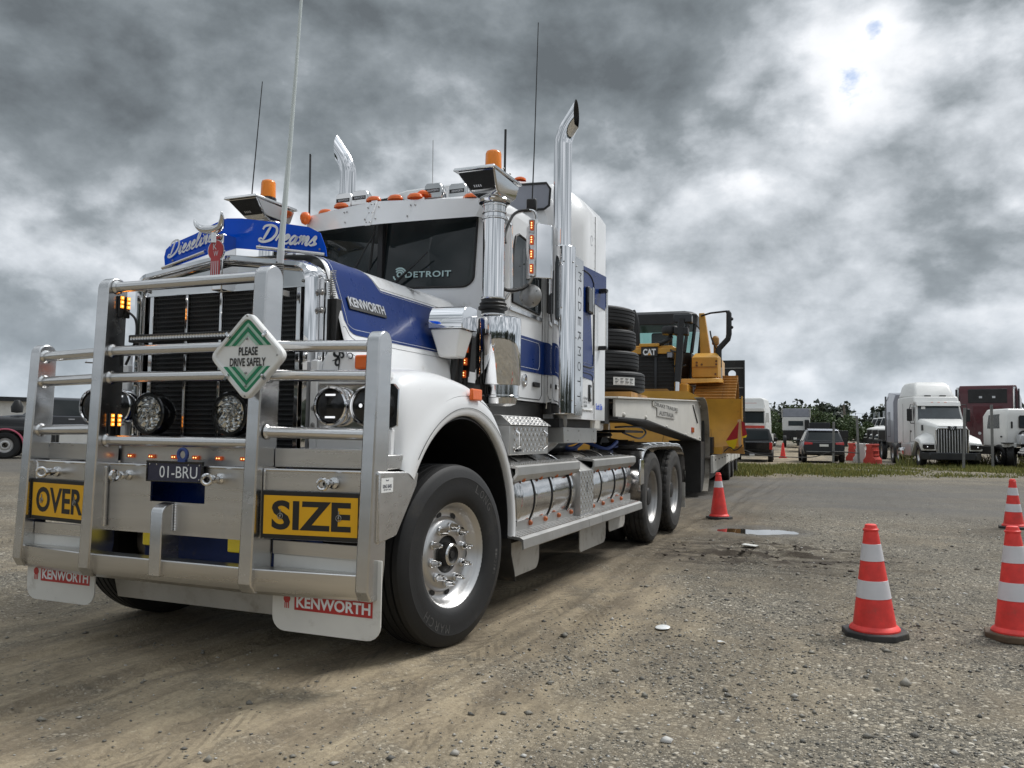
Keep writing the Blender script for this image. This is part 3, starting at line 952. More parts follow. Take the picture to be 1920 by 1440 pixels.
# loose stones on the gravel: real geometry, denser near the camera
def stones_mesh():
    base = np.array([(1, 0, 0), (-1, 0, 0), (0, 1, 0), (0, -1, 0), (0, 0, 1), (0, 0, -1)], float)
    faces = np.array([(0, 2, 4), (2, 1, 4), (1, 3, 4), (3, 0, 4), (2, 0, 5), (1, 2, 5), (3, 1, 5), (0, 3, 5)])
    n = 90000
    # positions over the ground in view, weighted to the near field
    r = 1.9 + 13 * RNG.random(n) ** 1.9
    a = YAW + (RNG.random(n) - 0.5) * R(72)
    x = CAM_POS.x + r * np.sin(a)
    y = CAM_POS.y + r * np.cos(a)
    g = gravel_mask(x, y)
    patch = fbm(x * 1.1, y * 1.1, 4, 31)
    keep = RNG.random(n) < (0.10 + 0.90 * g * np.clip((patch - 0.30) * 2.6, 0.12, 1))
    pr = np.hypot((x - PUD[0]) / PUD[2], (y - PUD[1]) / PUD[3])
    keep &= (pr > 1.15) & ~((np.abs(x) < 1.0) & (y > -0.6))
    x, y = x[keep], y[keep]
    n = len(x)
    size = 0.0030 + 0.0065 * RNG.random(n) ** 2.6 + (RNG.random(n) < 0.02) * 0.010 + (RNG.random(n) < 0.003) * 0.014
    z = ground_h(x, y) + size * 0.25
    jit = 1 + (RNG.random((n, 6, 3)) - 0.5) * 0.7
    sc = np.stack([size * (0.8 + 0.7 * RNG.random(n)), size * (0.8 + 0.5 * RNG.random(n)), size * (0.45 + 0.35 * RNG.random(n))], -1)
    p = base[None] * jit * sc[:, None]
    th = RNG.random(n) * 2 * PI
    c, s = np.cos(th)[:, None], np.sin(th)[:, None]
    px = p[..., 0] * c - p[..., 1] * s + x[:, None]
    py = p[..., 0] * s + p[..., 1] * c + y[:, None]
    pz = p[..., 2] + z[:, None]
    v = np.stack([px, py, pz], -1).reshape(-1, 3)
    f = (faces[None] + (np.arange(n) * 6)[:, None, None]).reshape(-1, 3)
    return np_mesh('loose_gravel', v, f, ['stone'])


tag(link('loose_gravel', stones_mesh()), kind='stuff')

# clods of turned mud
cl = MB()
MT['mud'] = mat('dark_mud', (0.058, 0.044, 0.032), 0.8, var=0.2, bump=0.4, bscale=60)
nv, nf = [], []
for k in range(260):
    u_, v_ = random.gauss(0, 0.55), random.gauss(0, 0.5)
    x, y = 2.5 + u_, 4.75 + v_
    if vnoise(np.array([x * 2.1]), np.array([y * 5.5]), 21)[0] < 0.45:
        continue
    s = random.uniform(0.006, 0.02) * (1.5 if random.random() < .08 else 1)
    z = float(ground_h(np.array([x]), np.array([y]))[0])
    cl.sphere((0, 0, 0), 1, 6, 4)
    o = len(cl.v) - 0
    nvv = 6 * 5
    q = random.uniform(0, PI)
    for i in range(len(cl.v) - nvv, len(cl.v)):
        a, b_, c = cl.v[i]
        j = random.uniform(0.7, 1.25)
        cl.v[i] = (x + s * 1.6 * j * (a * math.cos(q) - b_ * math.sin(q)), y + s * j * (a * math.sin(q) + b_ * math.cos(q)), z + s * 0.55 * j * (c + 0.3))
tag(cl.build('mud_clods', 'mud', smooth=True, angle=60), kind='stuff')


# grass verge between the yard and the parked rows
def grass_mesh(n, x0, x1, yfun, hmax, seed, tall=0):
    rg = np.random.default_rng(seed)
    x = x0 + (x1 - x0) * rg.random(n)
    ylo, yhi = yfun(x)
    y = ylo + (yhi - ylo) * rg.random(n)
    dens = fbm(x * 0.6, y * 0.6, 3, seed)
    edge = np.minimum((y - ylo) / 1.6, 1)
    keep = rg.random(n) < (0.25 + 0.75 * edge) * np.clip((dens - 0.34) * 4.5, 0.06, 1)
    x, y, dens = x[keep], y[keep], dens[keep]
    n = len(x)
    h = hmax * (0.25 + 0.75 * rg.random(n) ** 1.6) * (0.1 + 1.7 * dens)
    wd = 0.012 + 0.016 * rg.random(n)
    th = rg.random(n) * 2 * PI
    lx_, ly_ = (rg.random(n) - 0.5) * h * 0.9, (rg.random(n) - 0.5) * h * 0.9
    z = ground_h(x, y)
    c, s = np.cos(th) * wd, np.sin(th) * wd
    v = np.stack([np.stack([x - c, y - s, z - .01], -1), np.stack([x + c, y + s, z - .01], -1), np.stack([x + lx_ * .5 + c * .6, y + ly_ * .5 + s * .6, z + h * .6], -1), np.stack([x + lx_, y + ly_, z + h], -1)], 1).reshape(-1, 3)
    o = (np.arange(n) * 4)[:, None]
    f = np.concatenate([o + np.array([0, 1, 2]), o + np.array([0, 2, 3])], 0)
    return np_mesh('grass', v, f, ['grass'])


def verge(x):
    lo = 21.6 + 0.56 * np.maximum(x - 0.4, -2) + 0.9 * (fbm(x * 0.35, x * 0 + 2, 3, 3) - 0.5) * 3
    return lo, lo + 11.5 + 0.3 * x


tag(link('grass_verge', grass_mesh(120000, -4.5, 26, verge, 0.17, 5)), kind='stuff')


def tufts(x):
    lo = 32.5 + 0.5 * x
    return lo, lo + 2.6


tag(link('long_grass', grass_mesh(3600, 5.4, 15, tufts, 0.62, 8)), kind='stuff')

# litter on the gravel
lb = MB()
lb.lathe([(0.001, 0.006), (0.040, 0.0055), (0.046, 0.002), (0.048, 0.0), (0.046, -0.002)], (0, 0, 0), 'z', 24)
o = lb.build('plastic_lid', 'sign_white')
o.location = (2.20, 0.93, 0.014)
o.rotation_euler = (R(4), R(-3), 0)
tag(o, 'round white plastic lid lying flat at the edge of the gravel', 'lid')
lb = MB()
lb.grid(lambda u, v: ((u - .5) * .05, (v - .5) * .03, 0.004 * math.sin(u * 4)), 4, 3)
o = lb.build('paper_scrap', 'sign_white')
o.location = (2.60, 0.72, 0.014)
o.rotation_euler = (0, R(6), R(35))
tag(o, 'small torn white paper scrap on the gravel near the lid', 'litter')
lb = MB()
lb.plate([(-.085, -.035, 0), (.07, -.045, 0), (.09, .03, 0), (-.07, .045, 0)], (0, 0, 1), .012)
o = lb.build('white_board', 'poly_white', bevel=.003)
o.location = (2.29, 5.15, 0.025)
o.rotation_euler = (R(3), R(2), R(-10))
tag(o, 'flat pale board scrap pressed into the mud patch beside the trailer', 'litter')
# ------------------------------------------------------------------ the prime mover (front axle centre on the ground = origin, +y rearwards)
TR = thing('semi_truck', 'white and navy bonneted semi truck with tall aluminium bull bar and OVER SIZE boards', 'truck')


def yf(x):                      # front face of the bull bar, swept back a little outboard
    return -1.055 + max(0, abs(x) - 0.58) * 0.135


bar = MB()
# bottom rail
rings = []
for x in (-1.212, -1.19, -0.6, 0.6, 1.19, 1.212):
    y0 = yf(x) - 0.004
    k = 0.02 if abs(x) > 1.2 else 0
    rings.append([(x, y0 + k, 0.555 - k), (x, y0 + k, 0.475), (x, y0 + 0.010 + k, 0.445), (x, y0 + 0.035, 0.425 + k), (x, y0 + 0.10, 0.42 + k), (x, y0 + 0.10, 0.555 - k)])
bar.loft(rings)
BAR = bar.build('bull_bar', 'alu_x', TR, bevel=0.006)

HOLE = (-0.187, 0.19, 0.85, 0.958)
cp = MB()
yb = -0.985
for (x0, x1, z0, z1) in ((-0.51, HOLE[0], 0.69, 1.035), (HOLE[1], 0.51, 0.69, 1.035), (HOLE[0], HOLE[1], 0.69, HOLE[2]), (HOLE[0], HOLE[1], HOLE[3], 1.035)):
    cp.box(x0, x1, yb, yb + 0.012, z0, z1)
cp.box(-0.51, 0.51, yb, yb + 0.07, 1.0352, 1.045)
cp.box(-0.51, 0.51, -0.90, -0.885, 1.0452, 1.155)
cp.box(-0.51, 0.51, yb, yb + 0.07, 0.678, 0.6898)
cp.build('centre_plate', 'alu_x', BAR)
tl = MB().tube([(-0.51, yb - .001, 1.043), (0.51, yb - .001, 1.043)], 0.008, 8)
tl.build('folded_lip', 'tube', BAR)

for s in (1, -1):
    op = MB()
    xa, xb = 0.592, 1.137
    for (z0, z1, dy) in ((0.70, 1.04, 0.045), (1.052, 1.15, 0.12)):
        r_ = []
        for x in (xa, xb):
            y0 = yf(x) + dy
            r_.append([(s * x, y0, z0), (s * x, y0, z1), (s * x, y0 + 0.03, z1), (s * x, y0 + 0.03, z0)])
        op.loft(r_)
    op.build('side_plate', 'alu_x', BAR, bevel=0.004)
    lp = MB().tube([(s * xa, yf(xa) + 0.045, 1.042), (s * xb, yf(xb) + 0.045, 1.042)], 0.008, 8)
    lp.build('folded_lip', 'tube', BAR)
    wg = MB().prism([(-0.945, 1.048), (-0.60, 1.036), (-0.555, 1.030), (-0.575, 0.96), (-0.77, 0.725), (-0.945, 0.70)], 'x', s * 1.12, s * 1.224)
    wg.build('wing_box', 'alu_x', BAR, bevel=0.008)
    bp = MB().box(s * 0.62, s * 1.20, -0.86, -0.56, 1.052, 1.125)
    bp.build('bumper_top', 'alu_x', BAR, bevel=0.006)


def post(xc, w, ztop, yb_, yt, dep, name='post'):
    zb = 0.43
    r = dep / 2
    prof = [(yb_ + 0.03, zb), (yb_, zb + 0.05)]
    zt = ztop - r
    for i in range(9):
        a = PI - PI * i / 8
        prof.append((yt + r + r * math.cos(a), zt + r * math.sin(a)))
    prof += [(yb_ + dep + 0.03, 0.60), (yb_ + dep, zb)]
    return MB().prism(prof, 'x', xc - w / 2, xc + w / 2).build(name, 'alu', BAR, bevel=0.007)


for s in (1, -1):
    post(s * 0.548, 0.082, 2.09, -1.085, -1.035, 0.135)
    post(s * 1.176, 0.074, 1.737, -1.008, -0.955, 0.122)
post_t = MB().prism([(-1.075, 0.47), (-1.075, 0.80)] + [(-1.075 + 0.10 - 0.10 * math.cos(a * PI / 2 / 5), 0.80 + 0.05 * math.sin(a * PI / 2 / 5)) for a in range(1, 6)] + [(-0.945, 0.85), (-0.945, 0.47)], 'x', -0.088, -0.008)
post_t.build('tow_post', 'alu', BAR, bevel=0.005)

# weld beads
for (x, z0, z1, y) in ((-0.503, .70, 1.03, -1.0), (0.503, .70, 1.03, -1.0), (0.597, .70, 1.04, yf(.597) + .04), (-0.597, .70, 1.04, yf(.597) + .04), (1.216, .71, 1.04, -.948), (0.0, .70, .84, -.99), (-1.13, .70, 1.04, yf(1.13) + .04)):
    n = 34
    pts = [(x, y, z0 + (z1 - z0) * i / n) for i in range(n + 1)]
    MB().tube(pts, [0.0055 + 0.0018 * (i % 2) for i in range(n + 1)], 6).build('weld_bead', 'tube', BAR)

# tubes: straight across between the posts, then swept to the outer posts
def ctube(pts, r=0.0295):
    MB().tube(pts, r, 14).build('cross_tube', 'tube', BAR)
    for e, o in ((0, 1), (-1, -2)):
        p, q = Vector(pts[e]), Vector(pts[o])
        d = (q - p).normalized()
        MB().lathe([(r, 0.014), (r + 0.010, 0.004), (r + 0.011, -0.002)], (0, 0, 0), 'x', 14).build('weld_collar', 'tube', BAR).matrix_local = Matrix.Translation(p + d * 0.004) @ d.to_track_quat('X', 'Z').to_matrix().to_4x4()


ctube([(-0.507, -0.975, 2.035), (0.507, -0.975, 2.035)])
for z, y in ((1.672, -0.985), (1.523, -0.99)):
    ctube([(-0.507, y, z), (0.507, y, z)])
    for s in (1, -1):
        ctube([(s * 0.589, y, z - 0.004), (s * 1.139, y + 0.078, z - 0.010)])
ctube([(-0.507, -0.995, 1.173), (0.507, -0.995, 1.173)])
for s in (1, -1):
    ctube([(s * 0.589, -0.995, 1.232), (s * 1.139, -0.917, 1.224)])

# eye bolts
for (x, z, a) in ((-0.93, 0.985, 30), (-0.345, 0.985, 80), (0.292, 0.985, 25), (0.975, 0.985, 10)):
    y0 = (yf(x) + 0.045) if abs(x) > 0.55 else yb
    e = MB()
    e.lathe([(0.001, 0), (0.030, 0.0), (0.028, -0.012), (0.014, -0.02), (0.014, -0.035), (0.022, -0.04), (0.022, -0.058), (0.014, -0.062), (0.012, -0.08)], (x, y0, z), 'y', 16)
    cc, ca, sa = Vector((x, y0 - 0.098, z)), math.cos(R(a)), math.sin(R(a))
    e.tube([cc + Vector((math.cos(t) * 0.024 * ca, math.cos(t) * 0.024 * sa, math.sin(t) * 0.024)) for t in [i * 2 * PI / 18 for i in range(18)]], 0.0095, 8, closed=True)
    e.build('eye_bolt', 'chrome_s', BAR)

# marker lights along the channel
for x in (-0.425, -0.27, -0.105, 0.045, 0.205, 0.37):
    l = MB().box(x - 0.021, x + 0.021, -0.914, -0.9003, 1.076, 1.098)
    l.build('marker_light', 'amber_dim', TR, bevel=0.004)
for x in (-0.425, -0.27, -0.105, 0.045, 0.205, 0.37):
    l = MB()
    for dx in (-0.008, 0.008):
        l.sphere((x + dx, -0.9145, 1.087), 0.0032, 8, 5)
    l.build('led_bulb', 'led_core', TR)

# number plate and its shackle
npl = MB().box(-0.187, 0.19, -1.012, -1.0, 0.962, 1.066)
NP = npl.build('number_plate', 'plate_blue', TR, bevel=0.004)
fr = MB()
for (x0, x1, z0, z1) in ((-0.192, 0.195, 1.058, 1.070), (-0.192, 0.195, 0.958, 0.966), (-0.192, -0.183, 0.966, 1.058), (0.186, 0.195, 0.966, 1.058)):
    fr.box(x0, x1, -1.017, -1.0, z0, z1)
fr.build('frame', 'gloss_black', NP, bevel=0.002)
lt = MB()
text_into(lt, '01-BRU', (0.03, -1.0125, 1.012), (1, 0, 0), (0, 0, 1), 0.26, 0.062, bold=0.0)
lt.build('lettering', 'letter_w', NP, smooth=False)
bl = MB()
for (x, z) in ((-0.17, 1.05), (0.175, 1.05), (0.175, 0.975), (0.10, 1.05), (-.12, 1.05)):
    bl.sphere((x, -1.013, z), 0.005, 8, 5)
bl.build('screw', 'chrome_s', NP)
sh = MB()
sh.tube([(0.055 + 0.03 * math.cos(a), -1.01, 1.105 + 0.030 * math.sin(a)) for a in [i * 2 * PI / 16 for i in range(16)]], 0.010, 8, closed=True)
sh.box(0.030, 0.08, -1.02, -1.0, 1.0665, 1.085)
sh.build('tow_shackle', 'blue_dirty', TR)
# blue cross-member seen through the hole and the lower openings, fog lamps
MB().box(-0.95, 0.95, -0.80, -0.62, 0.80, 1.00).build('front_cross_member', 'blue', TR, bevel=.01)
MB().box(-0.60, 0.60, -0.62, -0.50, 0.46, 0.80).build('lower_cross_member', 'blue_dirty', TR, bevel=.01)
for x in (-0.27, 0.33):
    f_ = MB().box(x - 0.085, x + 0.085, -0.865, -0.80, 0.585, 0.68).build('fog_lamp', 'black', TR, bevel=.01)
    MB().box(x - 0.075, x + 0.075, -0.878, -0.8655, 0.592, 0.672).build('lens', 'fog', f_, bevel=.008)
MB().prism([(-0.72, 0.46), (-0.66, 0.235), (-0.645, 0.235), (-0.70, 0.46)], 'x', -0.75, 0.62).build('air_dam', 'poly_grey', TR)

# warning boards
def board(x0, x1, word, wx0, wx1):
    ya, yb2 = yf(x0) + 0.028, yf(x1) + 0.028
    nrm = Vector((yb2 - ya, -(x1 - x0), 0)).normalized()
    rgt = Vector((x1 - x0, yb2 - ya, 0)).normalized()
    z0, z1 = 0.705, 0.94
    A = lambda x, z, l=0.0: tuple(Vector((x, ya + (x - x0) / (x1 - x0) * (yb2 - ya), z)) + nrm * l)
    b_ = MB().plate([A(x0, z0), A(x1, z0), A(x1, z1), A(x0, z1)], nrm, 0.008).build('warning_board', 'sign_black', TR, bevel=.003)
    m_ = 0.022
    MB().add([A(x0 + m_ * .7, z0 + m_, .0095), A(x1 - m_ * .9, z0 + m_, .0095), A(x1 - m_ * .9, z1 - m_, .0095), A(x0 + m_ * .7, z1 - m_, .0095)], [(0, 1, 2, 3)]).build('yellow_face', 'sign_yellow', b_, smooth=False)
    t = MB()
    text_into(t, word, A((wx0 + wx1) / 2, (z0 + z1) / 2, .0105), rgt, (0, 0, 1), wx1 - wx0, 0.145, bold=0.026)
    t.build('lettering', 'sign_black', b_, smooth=False)
    for fx in (0.2, 0.78):
        c_ = Vector(A(x0 + (x1 - x0) * fx, (z0 + z1) / 2 - .005, .012))
        q = MB().tube([c_ + rgt * 0.014 * math.cos(a) + Vector((0, 0, .014 * math.sin(a))) for a in [i * 2 * PI / 12 for i in range(12)]], 0.0022, 6, closed=True)
        q.tube([c_ + Vector((0, 0, -.004)), c_ + Vector((0, 0, .034))], 0.0025, 6)
        q.sphere(tuple(c_), 0.006, 8, 5)
        q.build('retaining_clip', 'steel', b_)
    return b_


board(0.596, 1.137, 'SIZE', 0.655, 1.085)
board(-1.137, -0.594, 'OVER', -1.085, -0.635)
# hanger strips and front mudflaps behind the lower openings
for s, xa, xb in ((1, 0.60, 1.235), (-1, 0.64, 1.185)):
    fl = MB()
    pts = [(s * xa, 0.62), (s * xb, 0.62)]
    rc = 0.075
    for i in range(6):
        a = -PI / 2 * i / 5
        pts.append((s * (xb - rc + rc * math.cos(a)), 0.235 + rc + rc * math.sin(a)))
    for i in range(6):
        a = -PI / 2 - PI / 2 * i / 5
        pts.append((s * (xa + rc + rc * math.cos(a)), 0.235 + rc + rc * math.sin(a)))
    fl.prism(pts, 'y', -0.925, -0.917)
    F_ = fl.build('mudflap', 'poly_white', TR)
    MB().box(s * (xa - .003), s * (xb - .05), -0.934, -0.9255, 0.615, 0.685).build('hanger_strip', 'alu_x', F_, bevel=.003)
    lo, hi = (xa, xb) if s > 0 else (-xb, -xa)
    bw = (hi - lo)
    MB().box(lo + bw * 0.215, hi - bw * 0.07, -0.9275, -0.9252, 0.345, 0.425).build('red_band', 'kw_red', F_)
    MB().box(lo + bw * 0.075, lo + bw * 0.21, -0.9275, -0.9252, 0.345, 0.425).build('badge_patch', 'poly_white', F_)
    t = MB()
    text_into(t, 'KENWORTH', ((lo + hi) / 2 + bw * 0.073, -0.928, 0.385), (1, 0, 0), (0, 0, 1), bw * 0.68, 0.056, bold=0.03)
    t.build('lettering', 'letter_w', F_, smooth=False)
    t = MB()
    cx = lo + bw * 0.142
    t.lathe([(0.0005, 0), (0.021, 0)], (cx, -0.9285, 0.397), 'y', 14)
    for i in (-1, 0, 1):
        t.box(cx + i * 0.011 - 0.003, cx + i * 0.011 + 0.003, -0.9287, -0.9277, 0.35, 0.38)
    t.build('badge_print', 'kw_red', F_, smooth=False)

# sticker on the wing box
st = MB().box(1.2245, 1.2262, -0.93, -0.82, 0.945, 1.015)
ST = st.build('maker_sticker', 'sign_white', TR)
t = MB()
text_into(t, 'KING BARS', (1.2268, -0.875, 0.975), (0, 1, 0), (0, 0, 1), 0.082, 0.018, bold=.02)
text_into(t, '07 3277 1444', (1.2268, -0.875, 0.958), (0, 1, 0), (0, 0, 1), 0.065, 0.007)
t.prism([(-.885, 1.0), (-.865, 1.0), (-.862, 1.008), (-.875, 1.003), (-.888, 1.008)], 'x', 1.2264, 1.2268)
t.build('lettering', 'plate_blue', ST, smooth=False)

# diamond safety sign
dc = Vector((0.555, -1.125, 1.607))
dm = MB()
hw, hh_ = 0.235, 0.226


def dia(w, h, rc, z):
    pts = []
    for i, (ax, az) in enumerate(((1, 0), (0, 1), (-1, 0), (0, -1))):
        t1, t2 = Vector((-az, ax)), None
        base = Vector((ax * w, az * h))
        nx_ = ((1, 0), (0, 1), (-1, 0), (0, -1))[(i + 1) % 4]
        pv_ = ((1, 0), (0, 1), (-1, 0), (0, -1))[(i - 1) % 4]
        dn = (Vector((nx_[0] * w, nx_[1] * h)) - base).normalized()
        dp = (Vector((pv_[0] * w, pv_[1] * h)) - base).normalized()
        p0, p2 = base + dp * rc, base + dn * rc
        for k in range(5):
            tt = k / 4
            q = p0 * (1 - tt) ** 2 + base * 2 * tt * (1 - tt) + p2 * tt ** 2
            pts.append((dc.x + q.x, dc.y + z, dc.z + q.y))
    return pts


dm.loft([dia(hw, hh_, 0.045, 0.03), dia(hw, hh_, 0.045, 0.0), dia(hw - .008, hh_ - .008, 0.045, -0.006), dia(hw - .028, hh_ - .028, 0.04, -0.006), dia(hw - .034, hh_ - .034, 0.035, 0.006)])
DM = dm.build('diamond_sign', 'sign_white', TR, angle=40)
for sgn in (1, -1):
    base = dc.z + sgn * 0.052
    for (a, b_, mm) in ((0.150, 0.122, 'green'), (0.122, 0.104, 'green_l'), (0.100, 0.074, 'green'), (0.070, 0.052, 'green_l')):
        k = hh_ / hw * 0.98
        vs = [(dc.x - a, dc.y + 0.0035, base), (dc.x, dc.y + 0.0035, base + sgn * a * k), (dc.x + a, dc.y + 0.0035, base), (dc.x + b_, dc.y + 0.0035, base), (dc.x, dc.y + 0.0035, base + sgn * b_ * k), (dc.x - b_, dc.y + 0.0035, base)]
        MB().add(vs, [(0, 1, 4, 5), (1, 2, 3, 4)]).build('chevron', mm, DM, smooth=False)
t = MB()
text_into(t, 'PLEASE', (dc.x + .005, dc.y + .003, dc.z + .024), (1, 0, 0), (0, 0, 1), 0.118, 0.042, bold=.022)
text_into(t, 'DRIVE SAFELY', (dc.x + .003, dc.y + .003, dc.z - .030), (1, 0, 0), (0, 0, 1), 0.222, 0.042, bold=.022)
t.build('lettering', 'sign_black', DM, smooth=False)
for (fx, fz) in ((-.105, .098), (.105, .098), (-.105, -.098), (.105, -.098)):
    q = MB().obox((dc.x + fx * 1.08, dc.y - .009, dc.z + fz * 1.08), .034, .01, .016, Matrix.Rotation(R(45 if fx * fz < 0 else -45), 3, 'Y'))
    q.sphere((dc.x + fx * 1.02, dc.y - .012, dc.z + fz * 1.02), .009, 8, 5)
    q.build('clip', 'chrome_s', DM)
q = MB()
for (fx, fz) in ((0, .2), (0, .085), (0, -.085), (0, -.2), (.19, .0), (0, -.15)):
    q.sphere((dc.x + fx, dc.y - .004, dc.z + fz), .0065, 8, 5)
q.build('rivet', 'steel', DM)
MB().box(0.515, 0.585, -1.095, -1.0865, 1.45, 1.75).build('sign_bracket', 'steel', TR)

# LED strobes and wiring on the inside of the bull bar post
for (x, y, z) in ((-0.502, -0.955, 1.93), (-0.502, -0.985, 1.262)):
    for k, dy in ((0, 0.0), (1, 0.045)):
        b_ = MB().box(x - .003, x + .014, y + dy - .014, y + dy + .014, z - 0.062, z + 0.06).build('strobe_light', 'black', TR, bevel=.004)
        l = MB()
        for j in range(3):
            l.box(x + .0142, x + .018, y + dy - .010, y + dy + .010, z + .048 - j * .024 - .009, z + .048 - j * .024 + .009)
        l.build('amber_leds', 'amber_lit', b_)
        l = MB()
        for j in range(3):
            l.sphere((x + .0185, y + dy, z + .048 - j * .024), .0045, 8, 5)
        l.build('led_bulb', 'led_core', b_)
MB().tube(catmull([(-0.49, -0.92, 1.91), (-0.44, -0.90, 1.86), (-0.43, -0.90, 1.76), (-0.47, -0.90, 1.66), (-0.49, -0.91, 1.60)], 8), 0.007, 8).build('wiring_loom', 'hose', TR)

# light bar
lb_ = MB().box(-0.43, 0.47, -0.955, -0.905, 1.722, 1.765)
LBR = lb_.build('light_bar', 'black', TR, bevel=.006)
l = MB()
for i in range(40):
    x = -0.40 + i * 0.0205
    l.lathe([(0.0105, -0.0035), (0.006, -0.001), (0.0005, -0.0006)], (x, -0.9558, 1.744), 'y', 8)
    l.sphere((x, -0.957, 1.744), .0035, 6, 4)
l.build('reflector_row', 'chrome_s', LBR)
# driving lights
for x in (-0.255, 0.312):
    o = (x, -0.93, 1.323)
    SP = MB().lathe([(0.001, 0.11), (0.07, 0.105), (0.105, 0.06), (0.116, 0.03), (0.118, -0.03), (0.112, -0.036), (0.098, -0.036), (0.096, -0.02)], o, 'y', 36).build('driving_light', 'gloss_black', TR)
    rf = MB()
    rnd = random.Random(3)
    nr, nsg = 9, 30
    prof = [[(rr_, 0) for rr_ in [0.0005 + 0.095 * q / nr for q in range(nr + 1)]]]
    vs, fs = [], []
    for i in range(nsg):
        for q in range(nr + 1):
            a = 2 * PI * i / nsg
            rr_ = 0.002 + 0.094 * q / nr
            vs.append((o[0] + rr_ * math.cos(a), o[1] - 0.012 + (0.02 if q < 2 else 0) - 0.008 * (q / nr) ** 2 + (rnd.random() - .5) * 0.016 * (1 if 2 <= q < nr else 0), o[2] + rr_ * math.sin(a)))
    for i in range(nsg):
        j = (i + 1) % nsg
        for q in range(nr):
            fs.append((i * (nr + 1) + q, j * (nr + 1) + q, j * (nr + 1) + q + 1, i * (nr + 1) + q + 1))
    rf.add(vs, fs)
    rf.build('reflector', 'chrome_s', SP, smooth=False)
    MB().lathe([(0.0005, -0.034), (0.05, -0.033), (0.097, -0.030)], o, 'y', 32).build('lens', 'pane_clear', SP)
    MB().box(x - .06, x + .06, -0.94, -0.86, 1.172, 1.212).build('bracket', 'black', SP, bevel=.005)

# ------------------------------------------------------------------ grille
gr = MB()
GT = lambda x: 2.175 + 0.072 * max(0, 1 - abs(x) / 0.60)     # top outline of the surround


def surround_ring(off, y):
    pts = []
    w = 0.640 - off
    zt = 2.175 - off
    rc = 0.10 - off * 0.6
    pts.append((-w, y, 1.12))
    for i in range(7):
        a = PI - PI / 2 * i / 6
        pts.append((-w + rc + rc * math.cos(a), y, zt - rc + rc * math.sin(a)))
    pts.append((-0.05, y, zt + 0.066))
    pts.append((0.05, y, zt + 0.066))
    for i in range(7):
        a = PI / 2 - PI / 2 * i / 6
        pts.append((w - rc + rc * math.cos(a), y, zt - rc + rc * math.sin(a)))
    pts.append((w, y, 1.12))
    return pts


gr.loft([surround_ring(0.0, -0.585), surround_ring(0.0, -0.70), surround_ring(0.012, -0.735), surround_ring(0.035, -0.742), surround_ring(0.05, -0.728), surround_ring(0.058, -0.68)], closed=False)
GRL = gr.build('grille', 'chrome', TR, angle=50)
# header panel above the mesh
hp = MB()
NB = 20
vs = []
for i in range(NB + 1):
    x = -0.585 + 1.17 * i / NB
    vs += [(x, -0.695, 2.035), (x, -0.688, 2.115 + 0.066 * max(0, 1 - abs(x) / 0.59))]
hp.add(vs, [(2 * i, 2 * i + 2, 2 * i + 3, 2 * i + 1) for i in range(NB)])
hp.box(-.585, .585, -.70, -.68, 2.028, 2.0348)
hp.build('header_panel', 'chrome_s', GRL)
MB().box(-0.585, 0.585, -0.60, -0.585, 1.10, 2.03).build('radiator_core', 'mesh', GRL)
for i in range(33):
    z = 1.135 + i * 0.0275
    MB().prism([(-0.672, z), (-0.668, z - 0.004), (-0.625, z + 0.012), (-0.629, z + 0.016)], 'x', -0.52, 0.52).build('grille_slat', 'slat', GRL, smooth=False)
for x in (-0.533, 0.533):
    MB().box(x - .014, x + .014, -0.70, -0.655, 1.12, 2.0275).build('side_rail', 'chrome_s', GRL, bevel=.003)
for x in (-0.264, -0.01, 0.245):
    MB().box(x - .009, x + .009, -0.698, -0.675, 1.12, 2.0275).build('vertical_bar', 'chrome_s', GRL, bevel=.003)
wm = MB()
for i in range(85):
    x = -0.515 + i * 0.01226
    wm.box(x - .0007, x + .0007, -0.6795, -0.678, 1.13, 2.027)
wm.build('wire_mesh', 'slat', GRL, smooth=False)
q = MB()
for (x, z) in ((-.56, 2.06), (.56, 2.06), (-.6, 1.6), (.6, 1.6), (-.6, 1.25), (.6, 1.25)):
    q.sphere((x, -.70 if abs(x) < .59 else -.735, z), .009, 10, 6)
q.build('bolt', 'steel', GRL)
# centre spine, badge and horns
MB().box(-0.033, 0.040, -0.752, -0.64, 2.03, 2.355).build('centre_spine', 'chrome_s', GRL, bevel=.006)
bd = [(-.036, 2.09), (.036, 2.09), (.036, 2.205)]
for i in range(9):
    a = -PI * 0.30 + (PI * 0.80) * i / 8
    bd.append((0.06 * math.cos(a), 2.258 + 0.060 * math.sin(a)))
bd += [(.040, 2.335), (.030, 2.342), (.020, 2.335), (.010, 2.344), (0, 2.337), (-.010, 2.344), (-.020, 2.335), (-.030, 2.342), (-.040, 2.335)]
for i in range(9):
    a = PI * 0.50 + (PI * 0.80) * i / 8
    bd.append((0.06 * math.cos(a), 2.258 + 0.060 * math.sin(a)))
bd.append((-.036, 2.205))
cx0, cz0 = 0, 2.22
MB().prism(bd, 'y', -0.762, -0.7522).build('radiator_badge', 'chrome_s', TR)
BDG = bpy.data.objects['radiator_badge']
MB().prism([(p[0] * .88, cz0 + (p[1] - cz0) * .965) for p in bd], 'y', -0.766, -0.7621).build('red_enamel', 'kw_red', BDG)
t = MB()
text_into(t, 'K', (-.004, -.7665, 2.278), (1, 0, 0), (0, 0, 1), .026, .034, bold=.0)
text_into(t, 'W', (.004, -.7665, 2.238), (1, 0, 0), (0, 0, 1), .034, .030, bold=.0)
for i in (-1.5, -.5, .5, 1.5):
    t.box(i * .014 - .0022, i * .014 + .0022, -.7668, -.7662, 2.10, 2.195)
t.build('badge_print', 'letter_s', BDG, smooth=False)
hn = MB()
